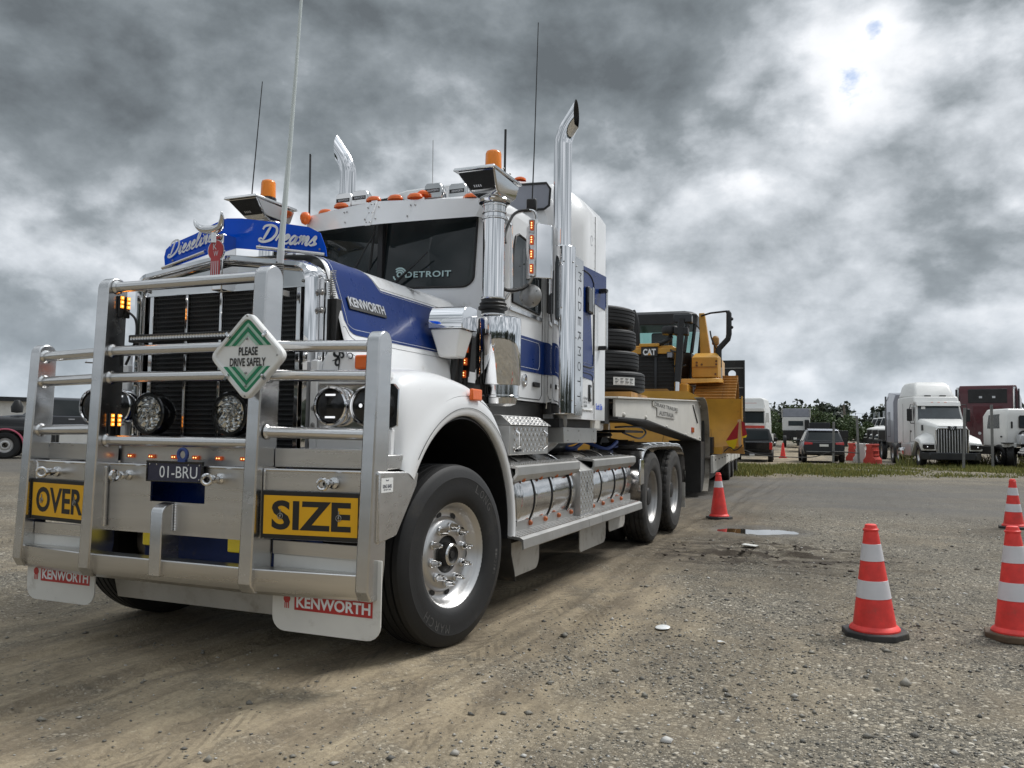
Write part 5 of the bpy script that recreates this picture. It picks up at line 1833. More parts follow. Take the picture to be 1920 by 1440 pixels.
# ------------------------------------------------------------------ air cleaners
for s in (1, -1):
    cx, cy = s * 1.037, .90
    AC = MB().lathe([(.0005, 2.052), (.150, 2.052), (.159, 2.046), (.160, 2.035), (.160, 1.582), (.155, 1.575), (.0005, 1.575)], (cx, cy, 0), 'z', 48).build('air_cleaner', 'chrome', TR, angle=40)
    MB().lathe([(.136, 1.5745), (.136, 1.505), (.143, 1.50), (.143, 1.488), (.128, 1.483), (.120, 1.445), (.08, 1.43), (.0005, 1.43)], (cx + s * .012, cy, 0), 'z', 40).build('lower_bowl', 'chrome_s', AC, angle=35)
    px = s * .992
    MB().lathe([(.086, 2.053), (.086, 2.075), (.083, 2.09), (.083, 2.105), (.104, 2.115), (.106, 2.13), (.092, 2.142), (.098, 2.155), (.084, 2.168), (.084, 2.20)], (px, cy, 0), 'z', 32).build('rubber_boot', 'hose', AC, angle=40)
    for z in (2.072, 2.192):
        MB().lathe([(.088, z - .008), (.089, z - .006), (.089, z + .006), (.088, z + .008)], (px, cy, 0), 'z', 32).build('hose_clamp', 'chrome_s', AC)
    MB().lathe([(.079, 2.17), (.079, 2.86)], (px, cy, 0), 'z', 40).build('intake_pipe', 'chrome', AC)
    MB().lathe([(.083, 2.80), (.083, 2.895), (.085, 2.895), (.085, 2.89)], (px, cy, 0), 'z', 32).build('pipe_sleeve', 'chrome_s', AC)
    for z in (2.765, 2.81, 2.86):
        MB().lathe([(.086, z - .007), (.088, z - .005), (.088, z + .005), (.086, z + .007)], (px, cy, 0), 'z', 32).build('band_clamp', 'chrome_s', AC)
    MB().box(s * .92, s * .955, .96, 1.24, 2.815, 2.845).build('pipe_bracket', 'steel', AC)
    # scoop head
    def ring(z, yf_, yb_, wf, wb, xc=px):
        return [(xc - wf, yf_, z), (xc + wf, yf_, z), (xc + wb, yb_, z), (xc - wb, yb_, z)]
    zt = 3.055
    sh = MB()
    sh.loft([[(px - .085, .815, 2.898), (px + .085, .815, 2.898), (px + .085, .985, 2.898), (px - .085, .985, 2.898)],
             [(px - .10, .715, 2.920), (px + .10, .715, 2.920), (px + .115, 1.02, 2.93), (px - .115, 1.02, 2.93)],
             [(px - .142, .56, zt - .03), (px + .142, .56, zt - .03), (px + .135, 1.04, zt - .03), (px - .135, 1.04, zt - .03)]])
    SH = sh.build('intake_head', 'chrome_s', TR, bevel=.008)
    MB().loft([[(px - .155, .535, zt - .036), (px + .155, .535, zt - .036), (px + .150, 1.065, zt - .02), (px - .150, 1.065, zt - .02)], [(px - .151, .545, zt - .012), (px + .151, .545, zt - .012), (px + .145, 1.055, zt), (px - .145, 1.055, zt)]]).build('top_cover', 'chrome_s', SH, bevel=.006)
    MB().lathe([(.09, 2.872), (.112, 2.878), (.118, 2.892), (.11, 2.905), (.09, 2.91)], (px, .90, 0), 'z', 28).build('collar', 'chrome_s', SH)
    A0, A1 = Vector((0, .715, 2.920)), Vector((0, .56, zt - .03))
    nrm = Vector((0, A0.z - A1.z, A1.y - A0.y)).normalized()
    if nrm.y > 0:
        nrm = -nrm
    f0, f1 = A0.lerp(A1, .10), A0.lerp(A1, .90)
    MB().plate([Vector((px - .092, f0.y, f0.z)), Vector((px + .092, f0.y, f0.z)), Vector((px + .128, f1.y, f1.z)), Vector((px - .128, f1.y, f1.z))], nrm, .004).build('intake_mesh', 'mesh', SH)
    t = MB()
    for k in range(4):
        p = f0.lerp(f1, .16) + nrm * .0055
        t.add([(px - .055 + k * .016, p.y, p.z), (px - .047 + k * .016, p.y, p.z), (px - .047 + k * .016, p.y - .018, p.z + .011), (px - .055 + k * .016, p.y - .018, p.z + .011)], [(0, 1, 2, 3)])
    t.build('maker_print', 'letter_s', SH, smooth=False)
    q = MB()
    for (y) in (.70, .82):
        q.sphere((px + s * .152, y, zt - .0), .007, 8, 5)
    q.build('bolt', 'steel', SH)
    # beacon
    MB().lathe([(.0005, zt - .02), (.066, zt - .02), (.066, zt + .05), (.058, zt + .056)], (px, .87, 0), 'z', 28).build('beacon_base', 'gloss_black', TR)
    MB().lathe([(.060, zt + .056), (.057, zt + .175), (.050, zt + .192), (.03, zt + .20), (.0005, zt + .201)], (px, .87, 0), 'z', 28).build('beacon', 'amber', TR, angle=50)
    # LED strip on a dark bracket ahead of the cleaner
    MB().loft([[(s * .795, .80, 2.045), (s * .905, .755, 2.045), (s * .905, .77, 2.045), (s * .795, .815, 2.045)], [(s * .745, .80, 1.63), (s * .875, .755, 1.63), (s * .875, .77, 1.63), (s * .745, .815, 1.63)]]).build('light_bracket', 'black', TR)
    LBK = bpy.data.objects['light_bracket'] if s > 0 else bpy.data.objects['light_bracket.001']
    for k in range(5):
        z = 2.0 - k * .088
        x = s * (.872 - .0074 * k)
        l = MB().box(x - .014, x + .014, .748, .767, z - .026, z + .026).build('marker_light', 'amber_dim', LBK, bevel=.004)
        l = MB()
        for j in (-1, 1):
            l.sphere((x, .747, z + j * .009), .0042, 8, 5)
        l.build('led_bulb', 'led_core', LBK)

# ------------------------------------------------------------------ mirrors
for s in (1, -1):
    MR = MB().loft([[(s * 1.075, 1.315, 2.40), (s * 1.135, 1.265, 2.40), (s * 1.175, 1.262, 2.40), (s * 1.275, 1.33, 2.40), (s * 1.275, 1.355, 2.40), (s * 1.075, 1.355, 2.40)],
                    [(s * 1.075, 1.315, 2.80), (s * 1.135, 1.265, 2.815), (s * 1.175, 1.262, 2.815), (s * 1.275, 1.33, 2.80), (s * 1.275, 1.355, 2.80), (s * 1.075, 1.355, 2.80)]]).build('mirror', 'chrome', TR, bevel=.004)
    LP = MB().box(s * 1.128, s * 1.185, 1.225, 1.258, 2.405, 2.835).build('light_plate', 'chrome_s', MR, bevel=.006)
    for k in range(4):
        z = 2.785 - k * .108
        MB().box(s * 1.143, s * 1.17, 1.212, 1.2245, z - .036, z + .036).build('marker_light', 'amber_dim', MR, bevel=.004)
        l = MB()
        for j in (-1, 0, 1):
            l.sphere((s * 1.157, 1.211, z + j * .018), .0048, 8, 5)
        l.build('led_bulb', 'led_core', MR)
    MB().tube(catmull([(s * .96, 1.30, 2.90), (s * 1.06, 1.24, 2.905), (s * 1.155, 1.235, 2.90), (s * 1.18, 1.24, 2.86), (s * 1.182, 1.245, 2.80)], 5), .012, 8).build('mirror_arm', 'chrome_s', MR)
    MB().tube(catmull([(s * .96, 1.28, 2.30), (s * 1.05, 1.25, 2.315), (s * 1.12, 1.24, 2.34), (s * 1.16, 1.245, 2.41)], 5), .011, 8).build('mirror_arm', 'steel', MR)
    MB().lathe([(.0005, -.035), (.05, -.028), (.080, -.012), (.088, .004), (.082, .010), (.0005, .010)], (s * 1.135, 1.262, 2.265), 'y', 28).build('spot_mirror', 'steel', TR, angle=50)
    q = MB()
    for a in (0, 1, 2, 3):
        d = Vector((math.cos(a * PI / 2 + .5), 0, math.sin(a * PI / 2 + .5)))
        c_ = Vector((s * 1.135, 1.232, 2.265))
        q.tube([c_, c_ + d * .07 + Vector((0, .012, 0))], .004, 5)
    q.build('mirror_spider', 'chassis', bpy.data.objects['spot_mirror'] if s > 0 else bpy.data.objects['spot_mirror.001'])
    MB().tube(catmull([(s * 1.02, .97, 2.285), (s * 1.05, 1.05, 2.275), (s * 1.10, 1.15, 2.30), (s * 1.13, 1.22, 2.34)], 5), .014, 8).build('cable', 'hose', TR)
    MB().tube(catmull([(s * 1.06, .95, 2.60), (s * 1.04, 1.0, 2.70), (s * 1.06, 1.12, 2.86), (s * 1.14, 1.2, 2.90)], 5), .010, 8).build('cable', 'hose', TR)
    b_ = MB()
    b_.obox((s * 1.135, 1.27, 2.955), .075, .07, .085, Matrix.Rotation(R(12), 3, 'Z'))
    b_.build('work_lamp', 'black', TR, bevel=.012)

# ------------------------------------------------------------------ exhaust stacks
for s in (1, -1):
    sx, sy = s * 1.085, 2.12
    r = .077
    st = MB()
    rings = []
    seg = 36
    d = Vector((s * math.sin(R(35)), 0, math.cos(R(35))))
    uu, vv0 = Vector((0, 1, 0)), None

    def circ(c, ax):
        u = Vector((0, 1, 0))
        v = ax.cross(u).normalized()
        return [c + r * (math.cos(2 * PI * i / seg) * u + math.sin(2 * PI * i / seg) * v) for i in range(seg)]
    z = Vector((0, 0, 1))
    rings.append(circ(Vector((sx, sy, 2.80)), z))
    rings.append(circ(Vector((sx, sy, 3.70)), z))
    c = Vector((sx, sy, 3.70))
    for k in range(1, 7):
        a = R(35) * k / 6
        ax = Vector((s * math.sin(a), 0, math.cos(a)))
        c = c + ax * .034
        rings.append(circ(c, ax))
    xcut = s * (1.085 + .118)
    last = []
    for p in rings[-1]:
        tt = (xcut - p.x) / d.x
        last.append(p + d * max(tt, .001))
    rings.append(last)
    ins = [p + Vector((-s * .0, 0, 0)) + (Vector((c.x, sy, p.z)) - p) * .04 for p in last]
    st.loft([[tuple(p) for p in r_] for r_ in rings], cap0=False, cap1=False)
    STK = st.build('exhaust_stack', 'chrome', TR, angle=50)
    inn = MB()
    inn.loft([[tuple(p + (Vector((p.x, sy, p.z)) - p) * .05) for p in last], [tuple(p + (Vector(c) - p) * .12) for p in rings[-2]]], cap0=False)
    inn.build('bore', 'black', STK)
    MB().lathe([(.100, 1.41), (.104, 1.414), (.104, 2.815), (.100, 2.82), (.078, 2.82)], (s * 1.098, 2.12, 0), 'z', 40).build('heat_shield', 'chrome', STK)
    MB().lathe([(.10, 1.40), (.128, 1.405), (.130, 1.42), (.130, 2.40), (.125, 2.42), (.09, 2.43)], (s * 1.035, 2.17, 0), 'z', 40).build('muffler', 'chrome_s', STK)
    MB().box(s * .985, s * 1.0, 2.02, 2.05, 2.25, 2.62).build('muffler_slot', 'black', STK, bevel=.01)
    q = MB()
    for z in (1.52, 2.68):
        for a in (-1.2, -.35):
            q.sphere((s * (1.098 + .104 * math.cos(a)), 2.12 + .104 * math.sin(a), z), .008, 8, 5)
    q.build('bolt', 'steel', STK)
    pn = MB().box(s * 1.2025, s * 1.2065, 2.135, 2.345, 1.40, 2.74).build('name_panel', 'chrome_s', STK)
    t = MB()
    L_ = 'MCDERMOTT'
    for k, ch in enumerate(L_):
        zc = 2.585 - k * 0.128
        rv, uv = ((0, 0, -1), (0, 1, 0))
        text_into(t, ch, (s * 1.2075, 2.245, zc), rv if s > 0 else (0, 0, 1), uv, .078, .085, bold=-.012)
    t.build('lettering', 'decal', STK, smooth=False)
    q = MB()
    for z in (1.48, 2.05, 2.66):
        for y in (2.15, 2.33):
            q.sphere((s * 1.207, y, z), .006, 8, 5)
    q.build('rivet', 'steel', STK)
    MB().tube(catmull([(s * 1.05, 2.18, 1.42), (s * 1.05, 2.20, 1.32), (s * .98, 2.17, 1.18), (s * .80, 2.0, 1.02), (s * .6, 1.8, .98)], 6), .062, 12).build('exhaust_elbow', 'steel', TR)

# ------------------------------------------------------------------ sleeper
sl = MB()


def slring(y, w, zs, zc, zr):
    return [(-w, y, 1.37), (-w, y, zs), (-w + .06, y, zs + (zc - zs) * .5), (-w + .20, y, zc), (-w * .45, y, zr - .01), (0, y, zr), (w * .45, y, zr - .01), (w - .20, y, zc), (w - .06, y, zs + (zc - zs) * .5), (w, y, zs), (w, y, 1.37)]


sl.loft([slring(2.12, 1.0, 2.85, 3.38, 3.47), slring(2.20, 1.06, 2.95, 3.42, 3.51), slring(2.355, 1.195, 3.05, 3.44, 3.53), slring(2.51, 1.2, 3.22, 3.44, 3.53), slring(3.06, 1.2, 3.235, 3.41, 3.50), slring(3.08, 1.19, 3.225, 3.39, 3.48)])
SLP = sl.build('sleeper', 'white', TR, angle=32)
for s in (1, -1):
    X_ = s * 1.2005
    # roof window
    w_ = MB()
    wp = [(.47, 3.17), (.93, 3.16), (.975, 3.19), (.985, 3.33), (.95, 3.385), (.50, 3.405), (.45, 3.37), (.44, 3.21)]
    yw = lambda x: 2.105
    w_.prism([(s * p[0], p[1]) for p in wp], 'y', 2.092, 2.118)
    w_.build('roof_window', 'grey_p', SLP)
    MB().tube([(s * p[0], 2.09, p[1]) for p in wp], .011, 6, closed=True).build('window_seal', 'hose', SLP)
    bp = MB()
    bp.prism([(2.362, 1.735), (2.67, 1.72), (2.69, 1.75), (2.695, 1.90), (2.64, 1.96), (2.565, 2.43), (3.079, 2.412), (3.079, 2.738), (2.70, 2.722), (2.362, 2.705)], 'x', s * 1.199, s * 1.2035)
    bp.build('blue_stripe', 'blue', SLP)
    q = MB().tube([(s * 1.204, y, z) for y, z in catmull([(2.37, 2.665, 0), (2.52, 2.66, 0), (2.63, 2.62, 0), (2.67, 2.52, 0), (2.67, 2.0, 0), (2.66, 1.88, 0), (2.62, 1.835, 0), (2.37, 1.83, 0)], 5) for y, z in ((y, z),)] if False else [(s * 1.204, p.x, p.y) for p in catmull([(2.37, 2.665, 0), (2.52, 2.66, 0), (2.63, 2.62, 0), (2.67, 2.52, 0), (2.67, 2.0, 0), (2.66, 1.88, 0), (2.62, 1.835, 0), (2.37, 1.83, 0)], 5)], .007, 6)
    q.build('door_gasket', 'hose', SLP)
    q = MB().tube([(s * 1.203, p.x, p.y) for p in catmull([(2.37, 1.775, 0), (2.60, 1.77, 0), (2.66, 1.73, 0), (2.675, 1.62, 0), (2.675, 1.50, 0)], 5)], .005, 6)
    q.build('locker_gasket', 'hose', SLP)
    q = MB()
    for z in np.arange(1.42, 3.2, .07):
        q.sphere((s * 1.2035, 2.705, z), .0045, 6, 4)
    for y in np.arange(2.38, 2.66, .045):
        q.sphere((s * 1.2045, y, 1.80), .0045, 6, 4)
        q.sphere((s * 1.2045, y, 1.86), .0045, 6, 4)
        q.sphere((s * 1.2035, y, 1.44), .004, 6, 4)
    q.build('rivet', 'steel', SLP)
    MB().box(s * 1.199, s * 1.2025, 2.712, 2.718, 1.375, 3.225).build('panel_seam', 'dkgrey', SLP)
    MB().box(s * 1.2, s * 1.235, 2.42, 2.56, 2.31, 2.535).build('sleeper_window', 'gloss_black', SLP, bevel=.012)
    MB().box(s * 1.2, s * 1.24, 2.545, 2.565, 2.30, 2.54).build('window_frame', 'chrome_s', SLP, bevel=.003)
    MB().tube([(s * 1.265, 2.88, 2.56), (s * 1.265, 2.88, 2.04)], .013, 8).build('grab_rail', 'tube', SLP)
    for z in (2.565, 2.035):
        MB().box(s * 1.2, s * 1.275, 2.83, 2.90, z - .018, z + .018).build('rail_bracket', 'black', SLP, bevel=.006)
    MB().box(s * 1.2, s * 1.212, 2.53, 2.60, 1.53, 1.68).build('locker_latch', 'black', SLP, bevel=.012)
    MB().box(s * 1.2125, s * 1.217, 2.55, 2.58, 1.555, 1.655).build('latch_paddle', 'chrome_s', SLP, bevel=.006)
    MB().tube([(s * 1.203, 2.37, 1.455), (s * 1.203, 2.63, 1.455), (s * 1.203, 2.65, 1.47)], .007, 6).build('locker_lip', 'white_plain', SLP)
    t = MB()
    for k, wd in enumerate(('AUSTRALIAN', 'HEAVY HAUL', 'CARRIERS')):
        text_into(t, wd, (s * 1.2035, 2.445, 1.555 - k * .033), (0, s, 0), (0, 0, 1), .12 - k * .01, .022, bold=.02)
    t.build('small_lettering', 'decal', SLP, smooth=False)
    t = MB()
    text_into(t, 'South Side', (s * 1.2025, 2.87, 1.495), (0, s, 0), (0, 0, 1), .20, .058, bold=.03)
    t.build('sign_lettering', 'acrylic', SLP, smooth=False)
    t = MB()
    ribbon(t, [(.03 * math.cos(i * .5), .045 * math.sin(i * .5)) for i in range(12)], .003, lambda a, b: (s * 1.2025, 2.60 + a, 2.98 + b))
    t.build('faint_emblem', 'grey_p', SLP, smooth=False)
MB().lathe([(.055, 0), (.053, .018), (.035, .03), (.0005, .032)], (.62, 2.30, 3.50), 'z', 16).build('sleeper_marker_light', 'orange_refl', TR)
MB().box(-1.10, 1.10, 2.05, 3.08, 1.30, 1.368).build('sleeper_floor', 'chassis', SLP)
for s in (1, -1):
    ub = MB().box(s * .80, s * 1.125, 2.10, 3.06, 1.165, 1.298).build('under_box', 'skin_alu', TR, bevel=.005)
    q = MB()
    for y in (2.2, 2.5, 2.95):
        for z in (1.19, 1.27):
            q.sphere((s * 1.126, y, z), .006, 6, 4)
    q.build('rivet', 'steel', ub)

# ------------------------------------------------------------------ chassis, tanks, steps
for s in (1, -1):
    MB().box(s * .40, s * .48, -.60, 7.25, .78, 1.04).build('chassis_rail', 'blue_dirty', TR, bevel=.01)
for y in (1.2, 3.0, 4.2, 5.75, 7.1):
    MB().box(-.40, .40, y - .05, y + .05, .82, 1.0).build('cross_member', 'chassis', TR)
MB().box(-.42, .42, -.3, 1.0, 1.0, 1.9).build('engine', 'chassis', TR, bevel=.03)
MB().lathe([(.16, -.25), (.22, -.1), (.22, .1), (.16, .25)], (0, 5.1, .55), 'x', 16).build('differential', 'chassis', TR)
for y in (0, 5.1, 6.4):
    MB().cyl((-1.0, y, .53), (1.0, y, .53), .075, 14).build('axle', 'chassis', TR)
for s in (1, -1):
    for y in (5.1, 6.4):
        MB().cyl((s * .55, y + .35, .55), (s * .55, y + .35, .82), .13, 14).build('air_bag', 'rubber', TR)
    b_ = MB().box(s * .5, s * .64, .55, .82, .62, .90)
    b_.build('steering_box', 'chassis', TR, bevel=.02)
# diamond tread on checker plate
def tread(mb, o, ru, rv, nu, nv, su, sv, n):
    o, ru, rv, n = Vector(o), Vector(ru), Vector(rv), Vector(n)
    for i in range(nu):
        for j in range(nv):
            c = o + ru * (su * (i + .5)) + rv * (sv * (j + .5))
            d = ((ru * su + rv * sv * 1.0) if (i + j) % 2 else (ru * su * -1 + rv * sv)).normalized()
            e = d.cross(n).normalized()
            L, w = min(su, sv) * .62, min(su, sv) * .2
            mb.add([c - d * L, c + e * w, c + d * L, c - e * w, c + n * min(su, sv) * .12], [(0, 1, 4), (1, 2, 4), (2, 3, 4), (3, 0, 4)])


def tank(s, y0, y1, straps):
    cx, cz, r = s * .905, .775, .305
    TK = MB().lathe([(.0005, y0 + .0), (.20, y0 + .0), (.275, y0 + .02), (.300, y0 + .05), (r, y0 + .07), (r, y1 - .07), (.300, y1 - .05), (.275, y1 - .02), (.20, y1), (.0005, y1)], (cx, 0, cz), 'y', 56).build('fuel_tank', 'tank', TR, angle=40)
    for y in straps:
        MB().lathe([(r + .002, y - .028), (r + .007, y - .026), (r + .007, y + .026), (r + .002, y + .028)], (cx, 0, cz), 'y', 56).build('tank_strap', 'rubber', TK)
        MB().lathe([(r + .0075, y - .015), (r + .011, y - .013), (r + .011, y + .013), (r + .0075, y + .015)], (cx, 0, cz), 'y', 56).build('tank_band', 'chrome_s', TK)
    return TK


for s in (1, -1):
    tank(s, .93, 2.24, (1.22, 1.60, 2.06))
    tank(s, 2.66, 4.14, (2.95, 3.42, 3.82))
    # checker plate box between the tanks
    cb = MB().loft([[(s * 1.00, 2.26, .50), (s * 1.222, 2.26, .50), (s * 1.222, 2.64, .50), (s * 1.00, 2.64, .50)], [(s * 1.00, 2.26, .93), (s * 1.222, 2.26, .93), (s * 1.222, 2.64, .93), (s * 1.00, 2.64, .93)], [(s * .90, 2.28, 1.05), (s * 1.02, 2.28, 1.05), (s * 1.02, 2.62, 1.05), (s * .90, 2.62, 1.05)]])
    CB = cb.build('checker_box', 'skin_alu', TR, bevel=.003)
    t = MB()
    tread(t, (s * 1.2225, 2.262, .505), (0, 1, 0), (0, 0, 1), 9, 12, .0418, .0352, (s, 0, 0))
    tag(t.build('tread_pattern', 'tank', CB, smooth=False), kind='stuff')
    MB().box(s * 1.2225, s * 1.2245, 2.44, 2.455, .74, .83).build('key_slot', 'black', CB)
    # running-board steps
    for (y0, y1) in ((.76, 2.255), (2.262, 2.66), (2.667, 4.16)):
        sp_ = MB()
        sp_.prism([(1.165, .625), (1.172, .625), (1.174, .558), (1.275, .545), (1.300, .532), (1.304, .47), (1.294, .462), (1.288, .515), (1.265, .527), (1.165, .54)], 'y', y0, y1) if s > 0 else sp_.prism([(-1.165, .625), (-1.172, .625), (-1.174, .558), (-1.275, .545), (-1.300, .532), (-1.304, .47), (-1.294, .462), (-1.288, .515), (-1.265, .527), (-1.165, .54)], 'y', y0, y1)
        S_ = sp_.build('running_board', 'skin_alu', TR, smooth=False)
        q = MB()
        for k in range(int((y1 - y0) / .03)):
            for x in (1.19, 1.215, 1.24, 1.265):
                q.cyl((s * x, y0 + .015 + k * .03, .553 - (x - 1.19) * .11), (s * x, y0 + .015 + k * .03, .560 - (x - 1.19) * .11), .006, 5)
        tag(q.build('grip_pattern', 'tank', S_, smooth=False), kind='stuff')
    for y in (.86, 1.20, 1.52, 1.83, 2.14, 2.78, 3.10, 3.42, 3.76):
        MB().lathe([(.020, 0), (.019, .014), (.012, .022), (.0005, .024)], (s * 1.173, y, .597), 'x', 12).build('step_light', 'step_amber', TR, angle=60) if s > 0 else None
    for (y0, y1) in ((.80, 2.20), (2.62, 4.14)):
        us = MB()
        P_ = [(1.0, 1.035), (1.215, 1.020), (1.235, 1.010), (1.237, .955), (1.205, .915), (1.13, .895), (1.125, .902), (1.19, .925), (1.22, .962), (1.22, 1.002), (1.0, 1.017)]
        us.prism([(s * a, b) for a, b in P_], 'y', y0, y1)
        U_ = us.build('tank_step', 'skin_alu', TR, smooth=False)
        q = MB()
        for k in range(int((y1 - y0) / .035)):
            for x in (1.04, 1.08, 1.12, 1.16, 1.20):
                q.cyl((s * x, y0 + .02 + k * .035, 1.030 - (x - 1.0) * .07), (s * x, y0 + .02 + k * .035, 1.040 - (x - 1.0) * .07), .007, 5)
        tag(q.build('grip_pattern', 'tank', U_, smooth=False), kind='stuff')
        n = 4
        for k in range(n):
            y = y0 + .2 + k * (y1 - y0 - .35) / (n - 1)
            MB().lathe([(.020, 0), (.019, .012), (.010, .02), (.0005, .022)], (s * 1.195, y, .918), 'x', 12).build('step_light', 'step_amber', TR, angle=60) if s > 0 else None
    # side mud flaps hung under the steps
    for (y0, y1, z0, z1) in ((1.06, 1.62, .215, .46), (2.66, 3.50, .19, .46), (3.62, 4.25, .27, .46)):
        rc = .09
        pts = [(y0, z1), (y1, z1)] + [(y1 - rc + rc * math.cos(-PI / 2 * i / 5), z0 + rc + rc * math.sin(-PI / 2 * i / 5)) for i in range(6)] + [(y0 + .03, z0), (y0, z0 + .03)]
        MB().prism(pts, 'x', s * 1.085, s * 1.093).build('side_flap', 'poly_grey', TR)
    # checker plate tool box
    tb = MB().box(s * .66, s * 1.10, .98, 1.78, 1.085, 1.30).build('tool_box', 'skin_alu', TR, bevel=.006)
    t = MB()
    tread(t, (s * 1.1005, 1.05, 1.10), (0, 1, 0), (0, 0, 1), 16, 5, .042, .038, (s, 0, 0))
    tag(t.build('tread_pattern', 'tank', tb, smooth=False), kind='stuff')
    ld = MB().loft([[(s * .64, .97, 1.302), (s * 1.12, .97, 1.302), (s * 1.12, 1.80, 1.302), (s * .64, 1.80, 1.302)], [(s * .64, .99, 1.372), (s * 1.02, 1.0, 1.372), (s * 1.02, 1.78, 1.372), (s * .64, 1.78, 1.372)]])
    L_ = ld.build('box_lid', 'skin_alu', tb, bevel=.004)
    t = MB()
    n_ = Vector((s * .57, 0, .82)).normalized()
    tread(t, Vector((s * 1.12, .985, 1.303)) + n_ * .001, (0, 1, 0), Vector((-s * .82, 0, .57)), 19, 3, .0415, .039, n_)
    tag(t.build('tread_pattern', 'tank', tb, smooth=False), kind='stuff')
    for y in (1.08, 1.66):
        MB().tube([(s * 1.105, y, 1.13), (s * 1.135, y, 1.15), (s * 1.135, y, 1.24), (s * 1.105, y, 1.26)], .009, 8).build('box_handle', 'chrome_s', tb)
    MB().obox((s * 1.11, 1.12, 1.12), .03, .07, .02).build('latch', 'black', tb, bevel=.004)
    # battery box cover and steps fill under tanks
    MB().box(s * .62, s * 1.0, .95, 4.1, .36, .50).build('tank_bearer', 'chassis', TR, bevel=.01)
MB().box(-.36, .36, -.45, 4.8, .34, .775).build('underbody_light_block', 'chassis', TR, bevel=.03)  # solid block added to keep light out and darken the ground below
MB().box(-.95, .95, -.5, .9, .62, .80).build('engine_tray', 'chassis', TR)
# turntable and ramps
FWY = 5.75
MB().lathe([(.20, 1.215), (.50, 1.215), (.52, 1.235), (.50, 1.265), (.20, 1.265)], (0, FWY, 0), 'z', 40).build('fifth_wheel', 'chassis', TR, angle=40)
for s in (1, -1):
    MB().prism([(FWY - .35, 1.04), (FWY + .35, 1.04), (FWY + .12, 1.21), (FWY - .12, 1.21)], 'x', s * .38, s * .44).build('fifth_wheel_bracket', 'chassis', TR)
    MB().prism([(3.25, 1.045), (3.45, 1.045), (5.1, 1.18), (5.1, 1.21), (3.3, 1.09)], 'x', s * .30, s * .44).build('pickup_ramp', 'blue_dirty', TR)
    q = MB()
    for k in range(8):
        q.cyl((s * .52, 4.9 + k * .17, 1.04), (s * .52, 4.9 + k * .17, 1.12), .022, 8)
    q.build('ramp_bolt', 'chassis', TR)
MB().box(-.62, .62, 3.15, 3.75, 1.05, 1.42).build('catwalk_gear', 'chassis', TR, bevel=.05)
MB().prism([(3.3, 1.40), (4.1, 1.38), (4.35, 1.31), (4.1, 1.22), (3.3, 1.20)], 'x', -.55, .60).build('air_line_tray', 'chassis', TR, bevel=.03)
MB().tube(catmull([(.75, 5.1, 1.33), (.85, 5.3, 1.34), (.95, 5.55, 1.335), (1.0, 5.62, 1.27), (.95, 5.50, 1.20), (.85, 5.35, 1.24), (.80, 5.25, 1.27)], 6), .012, 6).build('release_handle', 'chassis', TR)
for (x, y, z) in ((.5, 3.4, 1.12), (.65, 4.2, 1.11)):
    MB().tube(catmull([(x - .4, y, z), (x - .1, y + .15, z + .06), (x + .15, y + .3, z - .03), (x + .2, y + .6, z + .05)], 6), .022, 8).build('air_line', 'blue_dirty', TR)
# drive guards
for s in (1, -1):
    gd = MB()
    path = [(4.42, .50), (4.42, .75), (4.46, .92), (4.55, 1.04), (4.68, 1.10), (4.85, 1.125), (5.4, 1.135), (6.0, 1.135), (6.55, 1.125), (6.78, 1.09), (6.94, 1.0), (7.02, .86), (7.05, .60)]
    pc = [(p.x, p.y) for p in catmull([(a, b, 0) for a, b in path], 4)]
    rr_ = [[(s * .62, y, z), (s * 1.19, y, z), (s * 1.222, y, z - .004), (s * 1.225, y, z - .03)] for y, z in pc]
    gd.loft(rr_, closed=False)
    G_ = gd.build('drive_guard', 'tank', TR, angle=40)
    for y in (4.62, 4.95, 5.3, 5.7, 6.15, 6.6):
        i = min(range(len(pc)), key=lambda k: abs(pc[k][0] - y) + (100 if pc[k][1] < .9 else 0))
        MB().tube([(s * .63, pc[i][0], pc[i][1] + .006), (s * 1.19, pc[i][0], pc[i][1] + .006), (s * 1.226, pc[i][0], pc[i][1] - .01)], .012, 6).build('guard_rib', 'chrome_s', G_)
    MB().box(s * 1.215, s * 1.24, 4.35, 4.52, .70, .98).build('guard_bracket', 'chrome_s', G_, bevel=.01)
    MB().box(s * .72, s * 1.22, 7.06, 7.075, .25, .75).build('rear_flap', 'poly_grey', TR, bevel=.004)

# ------------------------------------------------------------------ wheels
def tyre_mb(drive=False, r=.527, hw=.145):
    k = r / .527
    prof = [(.292 * k, hw * .72), (.312 * k, hw * .88), (.345 * k, hw * .97), (.40 * k, hw * 1.0), (.445 * k, hw * .995), (.452 * k, hw * 1.005), (.458 * k, hw * .99), (.492 * k, hw * .93), (.510 * k, hw * .86), (.520 * k, hw * .80)]
    gd = [.62, .30, -.02 + .02, -.30, -.62]
    tread_ = []
    for g in (.55, .20, -.20, -.55):
        tread_ += [(.527 * k, hw * (g + .055)), (.512 * k, hw * (g + .04)), (.512 * k, hw * (g - .04)), (.527 * k, hw * (g - .055))]
    full = prof + tread_ + [(a, -b) for a, b in prof[::-1]]
    m_ = MB()
    if not drive:
        m_.lathe(full, (0, 0, 0), 'x', 72)
    else:
        seg = 112
        n = len(full)
        vs, fs = [], []
        for i in range(seg):
            t = 2 * PI * i / seg
            notch = (i % 4) in (0,)
            for (rr_, h) in full:
                r2 = rr_
                if notch and rr_ > .505 * k and abs(h) > hw * .30:
                    r2 = min(rr_, .507 * k)
                vs.append((h, r2 * math.cos(t), r2 * math.sin(t)))
        for i in range(seg):
            j = (i + 1) % seg
            for q in range(n - 1):
                fs.append((i * n + q, j * n + q, j * n + q + 1, i * n + q + 1))
        m_.add(vs, fs)
    return m_


